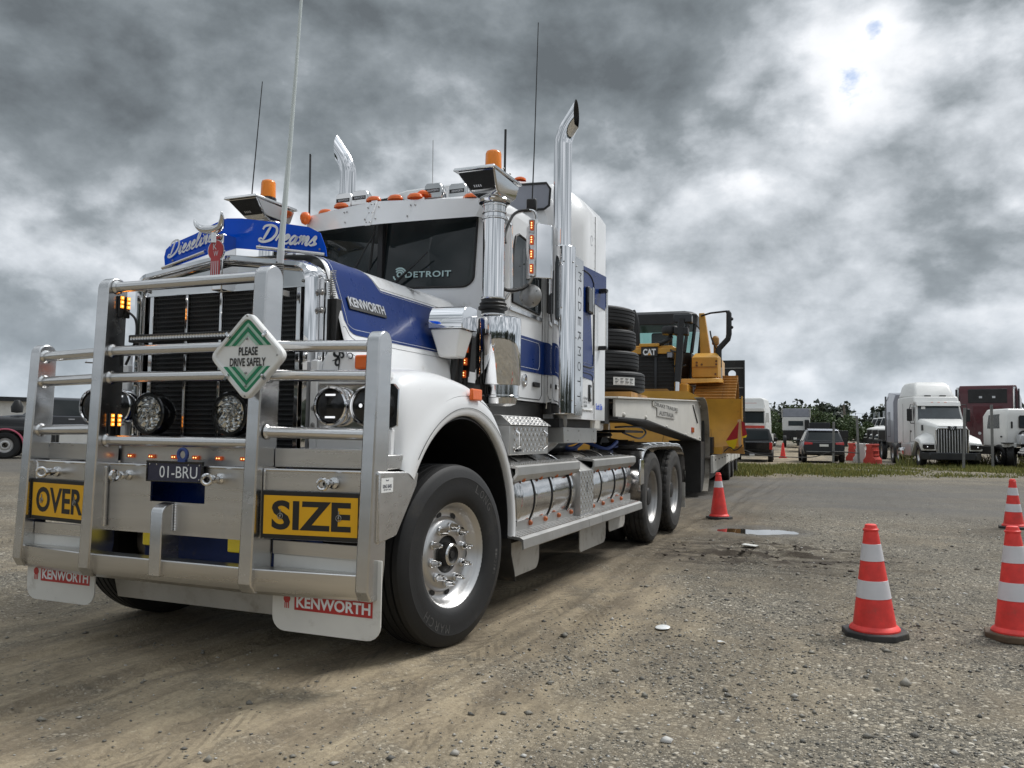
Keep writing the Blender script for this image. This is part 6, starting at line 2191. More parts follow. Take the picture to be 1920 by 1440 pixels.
me_steer = tyre_mb().mesh('tyre', 'rubber', angle=28)
me_drive = tyre_mb(True).mesh('tyre', 'rubber_dusty', angle=28)
rim_s = MB().lathe([(.286, .095), (.296, .112), (.304, .118), (.307, .113), (.303, .104), (.290, .094), (.280, .075), (.272, .058), (.258, .040), (.243, .034), (.222, .036), (.205, .060), (.192, .068), (.130, .070), (.110, .066), (.108, .03)], (0, 0, 0), 'x', 64).mesh('rim', 'rim', angle=35)
rim_d = MB().lathe([(.286, .095), (.296, .112), (.304, .118), (.307, .113), (.303, .104), (.290, .094), (.278, .060), (.270, .0), (.262, -.06), (.245, -.075), (.20, -.07), (.15, -.05), (.12, -.04), (.118, -.02)], (0, 0, 0), 'x', 56).mesh('rim', 'rim_dull', angle=35)
hub_s = MB().lathe([(.107, .02), (.107, .045), (.098, .050), (.072, .055), (.068, .085), (.066, .105), (.058, .112), (.050, .112), (.046, .105), (.040, .10), (.022, .10), (.02, .108), (.0005, .108)], (0, 0, 0), 'x', 40).mesh('hub', 'chassis', angle=35)
cap_s = MB().lathe([(.0665, .1055), (.059, .1135), (.050, .1135), (.0495, .108)], (0, 0, 0), 'x', 40).mesh('hub_ring', 'chrome_s')
hub_d = MB().lathe([(.118, -.03), (.115, .04), (.095, .09), (.06, .10), (.0005, .10)], (0, 0, 0), 'x', 32).mesh('hub', 'chassis', angle=35)
nut_m = MB().lathe([(.026, .0), (.026, .010), (.020, .014), (.019, .036), (.0165, .040), (.016, .052), (.010, .068), (.0005, .072)], (0, 0, 0), 'x', 14).mesh('wheel_nut', 'chrome_s', angle=40)
hole_m = MB().lathe([(.0005, .0), (.017, .0)], (0, 0, 0), 'x', 14)
hole_m.v = [(p[0], p[1] * 1.0, p[2] * 1.5) for p in hole_m.v]
hole_m = hole_m.mesh('hand_hole', 'black')


def wheel(parent, loc, rz, steer=True, nuts=True, me_t=None):
    Wl = empty('wheel', loc, rz, parent)
    link('tyre', me_t or (me_steer if steer else me_drive), Wl)
    link('rim', rim_s if steer else rim_d, Wl)
    link('hub', hub_s if steer else hub_d, Wl)
    if steer:
        link('hub_ring', cap_s, Wl)
    if nuts:
        for i in range(10):
            a = 2 * PI * i / 10 + .2
            o = link('wheel_nut', nut_m, Wl)
            rr_ = .1615 if steer else .1675
            o.location = ((.070 if steer else -.055), rr_ * math.cos(a), rr_ * math.sin(a))
            if steer:
                h = link('hand_hole', hole_m, Wl)
                a += PI / 10
                h.location = (.0385, .2325 * math.cos(a), .2325 * math.sin(a))
                h.rotation_euler = (a, 0, 0)
    return Wl


WR = wheel(TR, (1.055, 0, .527), R(-9))
wheel(TR, (-1.055, 0, .527), R(180 - 9), nuts=False)
for s in (1, -1):
    for y in (5.1, 6.4):
        wheel(TR, (s * 1.075, y, .527), 0 if s > 0 else PI, steer=False, nuts=(s > 0))
        wheel(TR, (s * .735, y, .527), 0 if s > 0 else PI, steer=False, nuts=False)
# raised lettering on the sidewall
t = MB()


def arc_text(mb, word, r, a_mid, step, size, x):
    n = len(word)
    for i, ch in enumerate(word):
        a = a_mid - (i - (n - 1) / 2) * step         # clockwise seen from outside
        rad = Vector((0, math.cos(a), math.sin(a)))
        rgt = Vector((0, math.sin(a), -math.cos(a)))
        text_into(mb, ch, rad * r + Vector((x, 0, 0)), rgt, rad, size * .8, size, bold=-.006)


arc_text(t, 'LONG', .418, R(50), .135, .048, .1462)
arc_text(t, 'MARCH', .418, R(-118), .135, .048, .1462)
arc_text(t, '11R22.5', .418, R(-12), .055, .022, .1462)
t.build('sidewall_lettering', 'moulded', WR, smooth=False)

# ------------------------------------------------------------------ aerials
def aerial(pts, r, m_='black', name='aerial'):
    MB().tube(pts, r, 8).build(name, m_, TR)


MT['fibre'] = mat('fibreglass_whip', (0.62, 0.68, 0.68), 0.35, var=0.03)
MB().tube([(.505, -.835, 1.98), (.505, -.835, 2.05), (.507, -.835, 2.14)], [.016, .020, .020], 10).build('whip_base', 'black', TR)
MB().tube([(.505 + .022 * math.cos(i * .9), -.835 + .022 * math.sin(i * .9), 2.03 + i * .0016) for i in range(66)], .0042, 5).build('whip_spring', 'steel', TR)
MB().tube([(.508, -.835, 2.13), (.512, -.835, 2.20)], .020, 12).build('whip_ferrule', 'letter_s', TR)
aerial([(.512, -.835, 2.20), (.516, -.835, 2.27), (.535, -.82, 2.72), (.556, -.81, 3.20), (.585, -.80, 3.9)], [.0185, .016, .0125, .009, .007], 'fibre', 'whip_aerial')
MB().box(.46, .55, -.90, -.80, 1.955, 1.985).build('whip_bracket', 'steel', TR)
aerial([(-1.20, .90, 2.75), (-1.18, .90, 3.21), (-1.113, .90, 4.104)], [.007, .005, .0035])
aerial([(-.905, 1.30, 2.95), (-.914, 1.30, 3.602)], .0085)
aerial([(.06, 1.7, 3.05), (.054, 1.7, 3.738)], .003, 'steel')
aerial([(.724, 1.70, 3.05), (.728, 1.7, 3.742)], .0105)
aerial([(1.135, 1.27, 2.92), (1.150, 1.27, 3.4), (1.17, 1.27, 4.36)], [.006, .0045, .0035])
# ------------------------------------------------------------------ low loader (local frame: kingpin at origin, +y rearwards)
TL_A = R(4.3)
TLR = thing('low_loader_trailer', 'white low loader trailer with deep gooseneck coupled behind the navy and white truck', 'trailer', (0, 5.75, 0), TL_A)
TM = Matrix.Translation((0, 5.75, 0)) @ Matrix.Rotation(TL_A, 4, 'Z')
NX = 1.0
for s in (1, -1):
    nb = MB()
    side = [(-2.25, 1.60), (7.35, 1.965), (7.35, 1.125), (4.9, 1.20), (-.3, 1.43), (-2.25, 1.42)]
    nb.prism([(a, b) for a, b in side], 'x', s * (NX - .03), s * NX)
    NK = nb.build('gooseneck_side', 'trailer', TLR, bevel=.006)
    fl = MB()
    fl.prism([(-2.3, 1.602), (-2.3, 1.622), (7.3, 1.987), (7.35, 1.967)], 'x', s * (NX - .35), s * (NX + .035))
    fl.build('top_flange', 'trailer', NK, bevel=.004)
    fl = MB()
    fl.prism([(-2.28, 1.398), (-2.28, 1.418), (-.3, 1.428), (7.3, 1.123), (7.35, 1.10), (-.3, 1.405)], 'x', s * .68, s * (NX + .03))
    fl.build('bottom_flange', 'trailer_dk', NK, bevel=.004)
    q = MB()
    for (y, z) in ((-1.85, 1.45), (-.35, 1.455), (1.6, 1.365), (4.2, 1.255), (5.9, 1.185), (6.9, 1.20), (6.9, 1.85)):
        q.sphere((s * (NX + .004), y, z), .028, 10, 6)
    q.build('bolt', 'trailer', NK)
    # front hook end, narrower, with dark gap
    MB().prism([(-2.9, 1.28), (-2.9, 1.585), (-2.35, 1.60), (-2.35, 1.28)], 'x', s * .30, s * (NX - .10)).build('neck_nose', 'trailer', NK, bevel=.02)
    MB().prism([(-2.5, 1.35), (-2.5, 1.59), (-2.27, 1.60), (-2.27, 1.35)], 'x', s * .25, s * (NX - .06)).build('nose_gap', 'trailer_dk', NK)
    # name plate
    npm = MB()
    y0, y1, zc = .20, 3.05, 1.60
    npm.prism([(y0, zc + .085), (y0, zc + .02), (y0 + .42, zc + .005), (y0 + .42, zc - .105), (y1 - .5, zc - .105), (y1 - .5, zc + .005), (y1, zc + .02), (y1, zc + .085)], 'x', s * (NX + .001), s * (NX + .016))
    NPL = npm.build('name_plate', 'poly_grey', NK, bevel=.003)
    t = MB()
    text_into(t, 'DRAKE TRAILERS', (s * (NX + .0175), (y0 + y1) / 2, zc + .048), (0, s, 0), (0, 0, 1), y1 - y0 - .3, .05, bold=.01)
    text_into(t, 'AUSTRALIA', (s * (NX + .0175), (y0 + y1) / 2 - .04, zc - .055), (0, s, 0), (0, 0, 1), y1 - y0 - 1.25, .062, bold=.01)
    t.build('lettering', 'chassis', NPL, smooth=False)
    MB().tube([(s * (NX + .008), 5.5, 1.82), (s * (NX + .012), 6.4, 1.50)], .012, 6).build('stay_rod', 'trailer_dk', NK)
    MB().box(s * NX, s * (NX + .02), 5.25, 5.65, 1.30, 1.40).build('side_marker', 'red_lens', NK, bevel=.006)
    # guard flange at the drop of the neck
    pth = [(6.02, 1.985), (6.5, 1.965), (6.95, 1.86), (7.25, 1.66), (7.48, 1.40), (7.58, 1.10), (7.60, .78), (7.52, .50), (7.30, .28), (7.02, .10)]
    pc = catmull([(a, b, 0) for a, b in pth], 5)
    g = MB()
    rr_ = []
    for i, p in enumerate(pc):
        f = i / (len(pc) - 1)
        t0 = pc[min(i + 1, len(pc) - 1)] - pc[max(i - 1, 0)]
        n_ = Vector((-t0.y, t0.x, 0)).normalized() * .012
        xi = NX - .02 if f < .55 else NX - .10
        rr_.append([(s * xi, p.x, p.y), (s * 1.16, p.x, p.y), (s * 1.16, p.x + n_.x, p.y + n_.y), (s * xi, p.x + n_.x, p.y + n_.y)])
    g.loft(rr_)
    g.build('guard_flange', 'trailer_dirty', TLR, angle=50)
    # bowed cheek of the drop
    ck = MB()
    ck.prism([(6.55, 1.12), (7.35, 1.12), (7.35, 1.9), (7.50, 1.35), (7.58, 1.0), (7.58, .75), (7.50, .48), (7.0, .12), (6.6, .12)], 'x', s * (NX + .02), s * (NX + .06))
    ck.build('drop_cheek', 'trailer_dk', TLR)
MB().box(-.97, .97, -2.2, 7.3, 1.50, 1.56).build('neck_deck', 'trailer_dk', TLR)
for s in (1, -1):
    MB().box(s * .42, s * 1.06, 6.56, 6.60, .10, 1.14).build('drop_plate', 'trailer_dk', TLR)
    MB().prism([(6.6, .12), (6.6, 1.12), (7.35, 1.12), (7.5, .8), (7.2, .3)], 'x', s * .42, s * .46).build('drop_web', 'trailer_dk', TLR)
MB().cyl((0, 0, 1.26), (0, 0, 1.42), .10, 14).build('kingpin', 'steel', TLR)
MB().box(-.8, .8, -.6, .8, 1.27, 1.30).build('skid_plate', 'chassis', TLR)
# deck
dk = MB().prism([(7.5, .83), (20.2, .80), (20.2, .50), (13.2, .53), (7.5, .45)], 'x', 1.18, 1.245)
DKS = dk.build('deck_side', 'trailer', TLR, bevel=.008)
MB().prism([(7.5, .83), (20.2, .80), (20.2, .50), (13.2, .53), (7.5, .45)], 'x', -1.18, -1.245).build('deck_side', 'trailer', TLR, bevel=.008)
for k in range(12):
    MB().box(-1.175, 1.175, 7.5 + k * 1.05, 7.5 + k * 1.05 + 1.03, .76 - k * .0022, .80 - k * .0022).build('deck_plank', 'wood', TLR, bevel=.004)
MB().box(-.55, .55, 7.5, 20, .42, .74).build('spine_beam', 'trailer_dk', TLR)
MB().prism([(7.7, .445), (13.0, .525), (13.0, .42), (9.2, .30), (7.7, .30)], 'x', 1.08, 1.12).build('side_box', 'chassis', TLR)
MB().box(1.1, 1.2, 7.85, 8.3, .86, 1.22).build('chain_box', 'chassis', TLR, bevel=.01)
q = MB()
for y in np.arange(8, 20, 1.1):
    q.sphere((1.247, y, .72), .018, 8, 5)
q.build('bolt', 'trailer_dk', DKS)
me_tr = tyre_mb(False, .44, .125).mesh('tyre', 'rubber_dusty', angle=28)
for y in (13.75, 15.65, 18.0):
    for x in (1.115, .80, -.80, -1.115):
        Wl = empty('wheel', (x, y, .44), 0 if x > 0 else PI, TLR)
        link('tyre', me_tr, Wl)
        o = link('rim', rim_d, Wl)
        o.scale = (.85, .82, .82)
    for s in (1, -1):
        MB().tube([(s * 1.24, y - .52, .5), (s * 1.24, y - .38, .82), (s * 1.24, y - .1, .955), (s * 1.24, y + .1, .955), (s * 1.24, y + .38, .82), (s * 1.24, y + .52, .5)], .02, 6).build('mudguard', 'trailer', TLR)
# raised rear ramps
for s in (1, -1):
    rp = MB()
    x0, x1 = (.16, 1.42) if s > 0 else (-1.42, -.16)
    yb_ = 20.4
    # ramp with a round opening: ring of quads between circle and rectangle
    cxr, czr, rr0 = s * .97, 3.52, .135
    cor = [math.atan2(zz - czr, xx - cxr) % (2 * PI) for xx in (x0, x1) for zz in (1.0, 4.02)]
    AN = sorted([2 * PI * i / 40 + .01 for i in range(40)] + cor)
    N_ = len(AN)
    vs, fs = [], []
    for i in range(N_):
        a = AN[i]
        ca, sa = math.cos(a), math.sin(a)
        tt = min(((x1 - cxr) if ca > 0 else (x0 - cxr)) / ca if abs(ca) > 1e-6 else 1e9, ((4.02 - czr) if sa > 0 else (1.0 - czr)) / sa if abs(sa) > 1e-6 else 1e9)
        for (px_, pz_) in ((cxr + rr0 * ca, czr + rr0 * sa), (cxr + tt * ca, czr + tt * sa)):
            vs += [(px_, yb_, pz_), (px_, yb_ + .06, pz_)]
    for i in range(N_):
        j = (i + 1) % N_
        fs += [(4 * i, 4 * i + 2, 4 * j + 2, 4 * j), (4 * i + 1, 4 * j + 1, 4 * j + 3, 4 * i + 3), (4 * i, 4 * j, 4 * j + 1, 4 * i + 1), (4 * i + 2, 4 * i + 3, 4 * j + 3, 4 * j + 2)]
    rp.add(vs, fs)
    rp.box(x0, x1, yb_, yb_ + .06, .80, .998)
    RP = rp.build('ramp', 'chassis', TLR, smooth=False)
    for z in np.arange(1.2, 4.0, .36):
        if abs(z - czr) < .16:
            continue
        MB().box(x0, x1, yb_ - .02, yb_ - .002, z, z + .025).build('ramp_cleat', 'steel', RP)
    MB().box(x0 - .0, x0 + .05, yb_ - .06, yb_ - .022, .8, 4.0).build('ramp_edge', 'chassis', RP)
    MB().box(x1 - .05, x1, yb_ - .06, yb_ - .022, .8, 4.0).build('ramp_edge', 'chassis', RP)

# ------------------------------------------------------------------ spare tyres stacked on the gooseneck
me_sp = tyre_mb(False, .53, .135).mesh('spare_tyre', 'rubber_new', angle=28)
SPL = ['new black spare tyre with white paper label, lowest of the stack on the gooseneck', 'plain black spare tyre second from the bottom of the gooseneck stack', 'plain black spare tyre third from the bottom of the gooseneck stack', 'top black spare tyre of the gooseneck stack, tilted over a light gap']
tx, ty = .33, .30
for k, (r_, dx, z, tilt) in enumerate(((1.0, .03, 1.78 + .14, 0), (.96, -.03, 2.055 + .145, .01), (.945, -.06, 2.33 + .145, -.01), (.93, -.07, 2.66 + .13, .045))):
    o = bpy.data.objects.new('spare_tyre', me_sp)
    COL.objects.link(o)
    p = TM @ Vector((tx + dx, ty, z))
    o.matrix_world = Matrix.Translation(p) @ Matrix.Rotation(tilt, 4, 'Y') @ Matrix.Rotation(PI / 2, 4, 'Y') @ Matrix.Scale(r_, 4)
    tag(o, SPL[k], 'tyre', 'spare tyres stacked on the gooseneck')
    if k == 0:
        lb = MB()
        rr_ = []
        for i in range(9):
            a = R(-62) + R(34) * i / 8
            rr_.append([(.5315 * math.cos(a), .5315 * math.sin(a), -.05), (.5315 * math.cos(a), .5315 * math.sin(a), .05)])
        lb.loft(rr_, closed=False)
        # drawn in the tyre's own frame: axis = x
        lb.v = [(-z_, -x_ * 0 + y_, x_) for x_, y_, z_ in lb.v]
        lo = lb.build('paper_label', 'sign_white')
        lo.parent = o
        pr = MB()
        for j in range(7):
            w_ = .0025 + .003 * (j % 3)
            for q_ in range(4):
                a0, a1 = R(-60) + R(7.5) * q_ + .01, R(-60) + R(7.5) * (q_ + 1) - R(1 + (j * 7 + q_ * 3) % 4)
                zz = -.04 + j * .0125
                if q_ == 0 and j < 6:
                    a0 += R(0)
                vs = [(.5322 * math.cos(a), .5322 * math.sin(a), z__) for a in (a0, (a0 + a1) / 2, a1) for z__ in (zz, zz + w_)]
                pr.add([(-z_, y_, x_) for x_, y_, z_ in vs], [(0, 2, 3, 1), (2, 4, 5, 3)])
        po = pr.build('label_print', 'decal', smooth=False)
        po.parent = lo
bl = MB().box(-.5, .5, -.35, .95, 1.685, 1.775)
bo = bl.build('tyre_cradle', 'cat_worn', TLR)
bo.matrix_local = Matrix.Translation((tx, 0, 0))

# ------------------------------------------------------------------ crawler dozer on the deck (local frame: x across, y back, z above the deck)
DZX = -.35
DZ = thing('bulldozer', 'yellow crawler bulldozer with black cab and wide blade loaded on the low loader deck', 'bulldozer')
DZ.matrix_world = TM @ Matrix.Translation((DZX, 0, 0))
# blade
bd = MB()
BW = 2.13
by = 8.30


def blade_x(k):
    return BW + .07 * (1 - k) ** 3


prof = []
for i in range(13):
    k = i / 12
    z = .86 + 1.21 * k
    y = by + .16 * math.sin(PI * k) - .05 * (1 - k) + .03 * k
    prof.append((k, y, z))
rr_ = []
for (k, y, z) in prof:
    w = blade_x(k)
    rr_.append([(-w, y, z), (w, y, z), (w, y + .05, z), (-w, y + .05, z)])
bd.loft(rr_)
BLD = bd.build('blade', 'cat', DZ, angle=40)
y_t = prof[-1][1]
MB().prism([(-1.02, 2.071), (-1.35, 2.071), (-.98, 2.25), (.95, 2.25), (1.32, 2.071)], 'y', y_t, y_t + .045).build('blade_spill_guard', 'cat', BLD)
MB().prism([(-.42, 2.2505), (-.36, 2.30), (.50, 2.30), (.56, 2.2505)], 'y', y_t + .002, y_t + .04).build('blade_top_lug', 'cat_worn', BLD)
for s in (1, -1):
    MB().prism([(by - .06, .86), (by + .22, .86), (by + .22, 1.8), (by + .10, 2.13), (by + .03, 2.13), (by + .06, 1.5)], 'x', s * (BW + .0), s * (BW + .03)).build('end_bit', 'cat', BLD, bevel=.004)
    MB().box(s * 1.75, s * (BW + .06), by - .075, by - .052, .86, 1.02).build('corner_bit', 'cat_worn', BLD)
    MB().tube([(s * 1.05, by + .2, 1.1), (s * 1.15, by + 1.6, 1.15)], .11, 10).build('push_arm', 'cat', DZ)
for x in (-1.75, -1.05, -.35, .35, 1.05):
    MB().box(x + .02, x + .68, by - .078, by - .055, .845, 1.0).build('cutting_edge', 'cat', BLD, bevel=.003)
for x in (-1.42, .40, 1.45):
    MB().tube([(x, by - .055, 1.02), (x + .03, by + .06, 1.25), (x + .02, by + .1, 1.4)], .006, 5).build('stain_weld', 'rust', BLD)
# hood, radiator guard
HY = 9.3
hood = MB()
hood.loft([[(-.62, HY, 2.30), (.60, HY, 2.30), (.60, HY, 3.33), (.48, HY, 3.40), (-.50, HY, 3.40), (-.62, HY, 3.33)], [(-.55, 10.5, 2.30), (.55, 10.5, 2.30), (.50, 10.5, 3.40), (.42, 10.5, 3.50), (-.42, 10.5, 3.50), (-.50, 10.5, 3.40)]])
HB = hood.build('engine_hood', 'cat', DZ, bevel=.02)
MB().box(-.60, .58, HY - .05, HY - .005, 2.0, 3.19).build('radiator_grille', 'mesh', DZ)
for x in (-.615, .595, .12):
    MB().box(x - .03, x + .03, HY - .09, HY - .052, 2.0, 3.19).build('grille_post', 'dkgrey' if abs(x - .12) < .01 else 'cat', DZ, bevel=.008)
MB().box(-.63, .61, HY - .09, HY - .0, 3.192, 3.33).build('grille_header', 'cat', DZ, bevel=.01)
for z in np.arange(2.1, 3.15, .09):
    MB().box(-.585, .565, HY - .062, HY - .0505, z, z + .02).build('grille_bar', 'black', DZ)
cpb = MB().box(-.225, .175, HY - .125, HY - .095, 3.12, 3.36)
CPB = cpb.build('badge_plate', 'black', DZ, bevel=.008)
MB().box(-.265, .205, HY - .14, HY - .05, 3.365, 3.44).build('badge_hood', 'cat', DZ, bevel=.01)
t = MB()
text_into(t, 'CAT', (-.025, HY - .127, 3.235), (1, 0, 0), (0, 0, 1), .31, .155, bold=.045)
t.build('lettering', 'letter_w', CPB, smooth=False)
t = MB().add([(-.025 - .045, HY - .1285, 3.158), (-.025 + .045, HY - .1285, 3.158), (-.025, HY - .1285, 3.225)], [(0, 1, 2)])
t.build('triangle_mark', 'cat', CPB, smooth=False)
for z in (2.62, 2.78, 2.94):
    for y in (9.55, 9.8, 10.05):
        MB().box(.565, .60, y, y + .16, z, z + .06).build('side_louvre', 'black', HB)
for (p0, p1) in (((1.5, 8.6, .92), (1.62, 9.4, 1.3)), ((-1.5, 8.6, .92), (-1.62, 9.4, 1.3))):
    for i in range(9):
        c_ = Vector(p0).lerp(Vector(p1), (i + .5) / 9)
        d_ = (Vector(p1) - Vector(p0)).normalized()
        s_ = d_.cross(Vector((0, 0, 1)) if i % 2 else Vector((1, 0, 0))).normalized()
        MB().tube([c_ + d_ * .055 * math.cos(a) + s_ * .03 * math.sin(a) for a in [k * PI / 5 for k in range(10)]], .012, 5, closed=True).build('chain_link', 'steel', DZ)
# exhaust, precleaner, lamps, lift cylinder
MB().tube([(-.42, 9.75, 3.45), (-.44, 9.75, 4.0), (-.47, 9.74, 4.18), (-.52, 9.72, 4.34)], [.085, .085, .08, .06], 12).build('exhaust_pipe', 'black', DZ)
MB().lathe([(.05, 3.35), (.05, 3.62), (.20, 3.63), (.215, 3.66), (.215, 3.78), (.19, 3.82), (.0005, 3.83)], (.43, 9.55, .06), 'z', 20).build('air_precleaner', 'black', DZ, angle=50)
MB().tube(catmull([(.05, 9.35, 3.40), (.25, 9.3, 3.46), (.42, 9.4, 3.55), (.45, 9.5, 3.62)], 5), .055, 8).build('hydraulic_hose', 'hose', DZ)
cyl_ = MB().tube([(.66, 9.0, 2.50), (.70, 9.05, 3.15), (.74, 9.1, 4.0)], .085, 14).build('lift_cylinder', 'black', DZ)
MB().tube([(.655, 8.98, 2.12), (.66, 9.0, 2.50)], .052, 12).build('cylinder_rod', 'chrome_s', cyl_)
MB().box(.58, .90, 9.02, 9.35, 3.62, 3.80).build('cylinder_trunnion', 'black', cyl_, bevel=.02)
MB().box(.56, .98, 9.1, 9.4, 3.92, 4.12).build('work_lamp', 'dkgrey', DZ, bevel=.02)
MB().box(.40, .56, 9.05, 9.2, 3.06, 3.22).build('head_lamp', 'dkgrey', DZ, bevel=.02)
MB().box(.424, .536, 9.03, 9.0495, 3.085, 3.195).build('lamp_lens', 'grey_p', bpy.data.objects['head_lamp'])
for (x0, x1, z0) in ((.42, .75, 3.32), (.48, .85, 2.95)):
    MB().tube(catmull([(x0, 9.3, z0), ((x0 + x1) / 2, 9.1, z0 - .10), (x1, 9.1, z0 - .05)], 5), .022, 6).build('hydraulic_hose', 'hose', DZ)
# cab
CY = 10.7


def cabring(z, w0, w1, y0, y1):
    c = .16
    return [(-w0 + c, y0, z), (w0 - c, y0, z), (w0, y0 + c * 1.2, z), (w1, y1, z), (-w1, y1, z), (-w0, y0 + c * 1.2, z)]


cb0 = MB().loft([cabring(2.6, .72, .78, CY - .20, CY + 1.5), cabring(3.35, .82, .86, CY - .20, CY + 1.5)])
CB_ = cb0.build('cab_base', 'black', DZ, bevel=.01)
rfm = MB().loft([cabring(4.08, .92, .95, CY - .12, CY + 1.55), cabring(4.36, .94, .96, CY - .10, CY + 1.55), cabring(4.44, .80, .84, CY + .05, CY + 1.4)])
rfm.build('cab_roof', 'black', DZ, bevel=.015)
r0, r1 = cabring(3.352, .82, .86, CY - .20, CY + 1.5), cabring(4.078, .90, .93, CY - .12, CY + 1.52)
for i in range(6):
    MB().tube([r0[i], r1[i]], .045, 8).build('cab_pillar', 'black', DZ)
for i in range(6):
    j = (i + 1) % 6
    a, b_, c, d = (Vector(r0[i]), Vector(r0[j]), Vector(r1[j]), Vector(r1[i]))
    g = MB().add([tuple(a.lerp(b_, .03)), tuple(a.lerp(b_, .97)), tuple(d.lerp(c, .97)), tuple(d.lerp(c, .03))], [(0, 1, 2, 3)])
    g.build('cab_glass', 'pane_lt', DZ, smooth=False)
for x in (.18, .62):
    MB().tube([(x, CY - .21, 3.36), (x + .06, CY - .17, 3.72)], .012, 6).build('wiper', 'black', DZ)
MB().box(-.28, .22, CY + .5, CY + .62, 3.3, 3.95).build('seat', 'black', DZ, bevel=.05)
MB().tube([(-.62, CY - .10, 3.4), (-.66, CY - .25, 4.1), (-.66, CY + .3, 4.25)], .022, 6).build('grab_rail', 'black', DZ)
MB().tube([(-.50, CY - .22, 3.4), (-.53, CY - .26, 4.05)], .022, 6).build('grab_rail', 'black', DZ)
# ROPS post, tank, fenders
MB().loft([[(1.02, CY + .15, 3.28), (1.28, CY + .15, 3.28), (1.28, CY + .55, 3.28), (1.02, CY + .55, 3.28)], [(.98, CY + .25, 4.40), (1.12, CY + .25, 4.40), (1.12, CY + .5, 4.40), (.98, CY + .5, 4.40)]]).build('rops_post', 'cat', DZ, bevel=.012)
MB().loft([[(-1.28, CY + .15, 3.28), (-1.02, CY + .15, 3.28), (-1.02, CY + .55, 3.28), (-1.28, CY + .55, 3.28)], [(-1.12, CY + .25, 4.40), (-.98, CY + .25, 4.40), (-.98, CY + .5, 4.40), (-1.12, CY + .5, 4.40)]]).build('rops_post', 'cat', DZ, bevel=.012)
for s in (1, -1):
    T_ = MB().loft([[(s * .88, 10.15, 2.68), (s * 1.50, 10.15, 2.68), (s * 1.56, 10.30, 2.68), (s * 1.56, 12.0, 2.68), (s * .88, 12.0, 2.68)], [(s * .88, 10.15, 3.18), (s * 1.50, 10.15, 3.18), (s * 1.56, 10.30, 3.18), (s * 1.56, 12.0, 3.18), (s * .88, 12.0, 3.18)], [(s * .95, 10.35, 3.30), (s * 1.42, 10.35, 3.30), (s * 1.46, 10.45, 3.30), (s * 1.46, 12.0, 3.30), (s * .95, 12.0, 3.30)]]).build('side_tank', 'cat', DZ, bevel=.015)
    MB().box(s * .90, s * 1.49, 10.125, 10.1495, 2.93, 2.95).build('tank_seam', 'cat_worn', T_)
    q = MB()
    for (x, z) in ((1.0, 3.05), (1.0, 2.98), (1.12, 3.0), (1.47, 3.08), (1.47, 3.0), (1.45, 2.76)):
        q.cyl((s * x, 10.13, z), (s * x, 10.149, z), .026, 10)
    q.build('tank_bolt', 'rust', T_)
    MB().loft([[(s * .66, 9.7, 2.50), (s * 1.5, 10.05, 2.55), (s * 1.62, 10.2, 2.55), (s * 1.62, 12.1, 2.6), (s * .66, 12.1, 2.6)], [(s * .66, 9.72, 2.62), (s * 1.48, 10.1, 2.66), (s * 1.60, 10.25, 2.66), (s * 1.60, 12.1, 2.67), (s * .66, 12.1, 2.67)]]).build('fender', 'cat', DZ, bevel=.012)
    MB().prism([(9.35, 1.3), (9.35, 2.48), (12.0, 2.5), (12.0, 1.3)], 'x', s * .60, s * .86).build('side_frame', 'cat', DZ, bevel=.02)
MB().lathe([(.05, 3.30), (.05, 3.55), (.09, 3.58), (.09, 3.72), (.06, 3.78), (.0005, 3.80)], (1.40, 10.9, 0), 'z', 14).build('hydraulic_filler', 'cat_worn', DZ, angle=50)
MB().tube(catmull([(1.28, 10.7, 3.9), (1.32, 10.68, 3.7), (1.42, 10.75, 3.45), (1.50, 10.9, 3.32)], 5), .02, 6).build('hydraulic_hose', 'hose', DZ)
# handrail hoop / sweep at the side
MB().tube([(1.05, 10.9, 4.32), (1.30, 10.6, 4.34), (1.72, 10.5, 4.36)], .025, 8).build('sweep_top_bar', 'black', DZ)
MB().tube([(1.72, 10.5, 4.36), (1.755, 10.5, 4.30), (1.755, 10.5, 3.78), (1.73, 10.5, 3.66), (1.53, 10.5, 3.44), (1.50, 10.5, 3.36), (1.50, 10.5, 2.95)], [.05, .065, .07, .07, .07, .08, .085], 10).build('sweep_pipe', 'black', DZ)
MB().cyl((1.50, 10.5, 2.56), (1.50, 10.5, 2.945), .095, 10).build('sweep_foot', 'poly_grey', DZ)
q = MB()
for z in (4.16, 3.95):
    q.sphere((1.82, 10.5, z), .045, 8, 5)
q.build('sweep_clip', 'black', DZ)
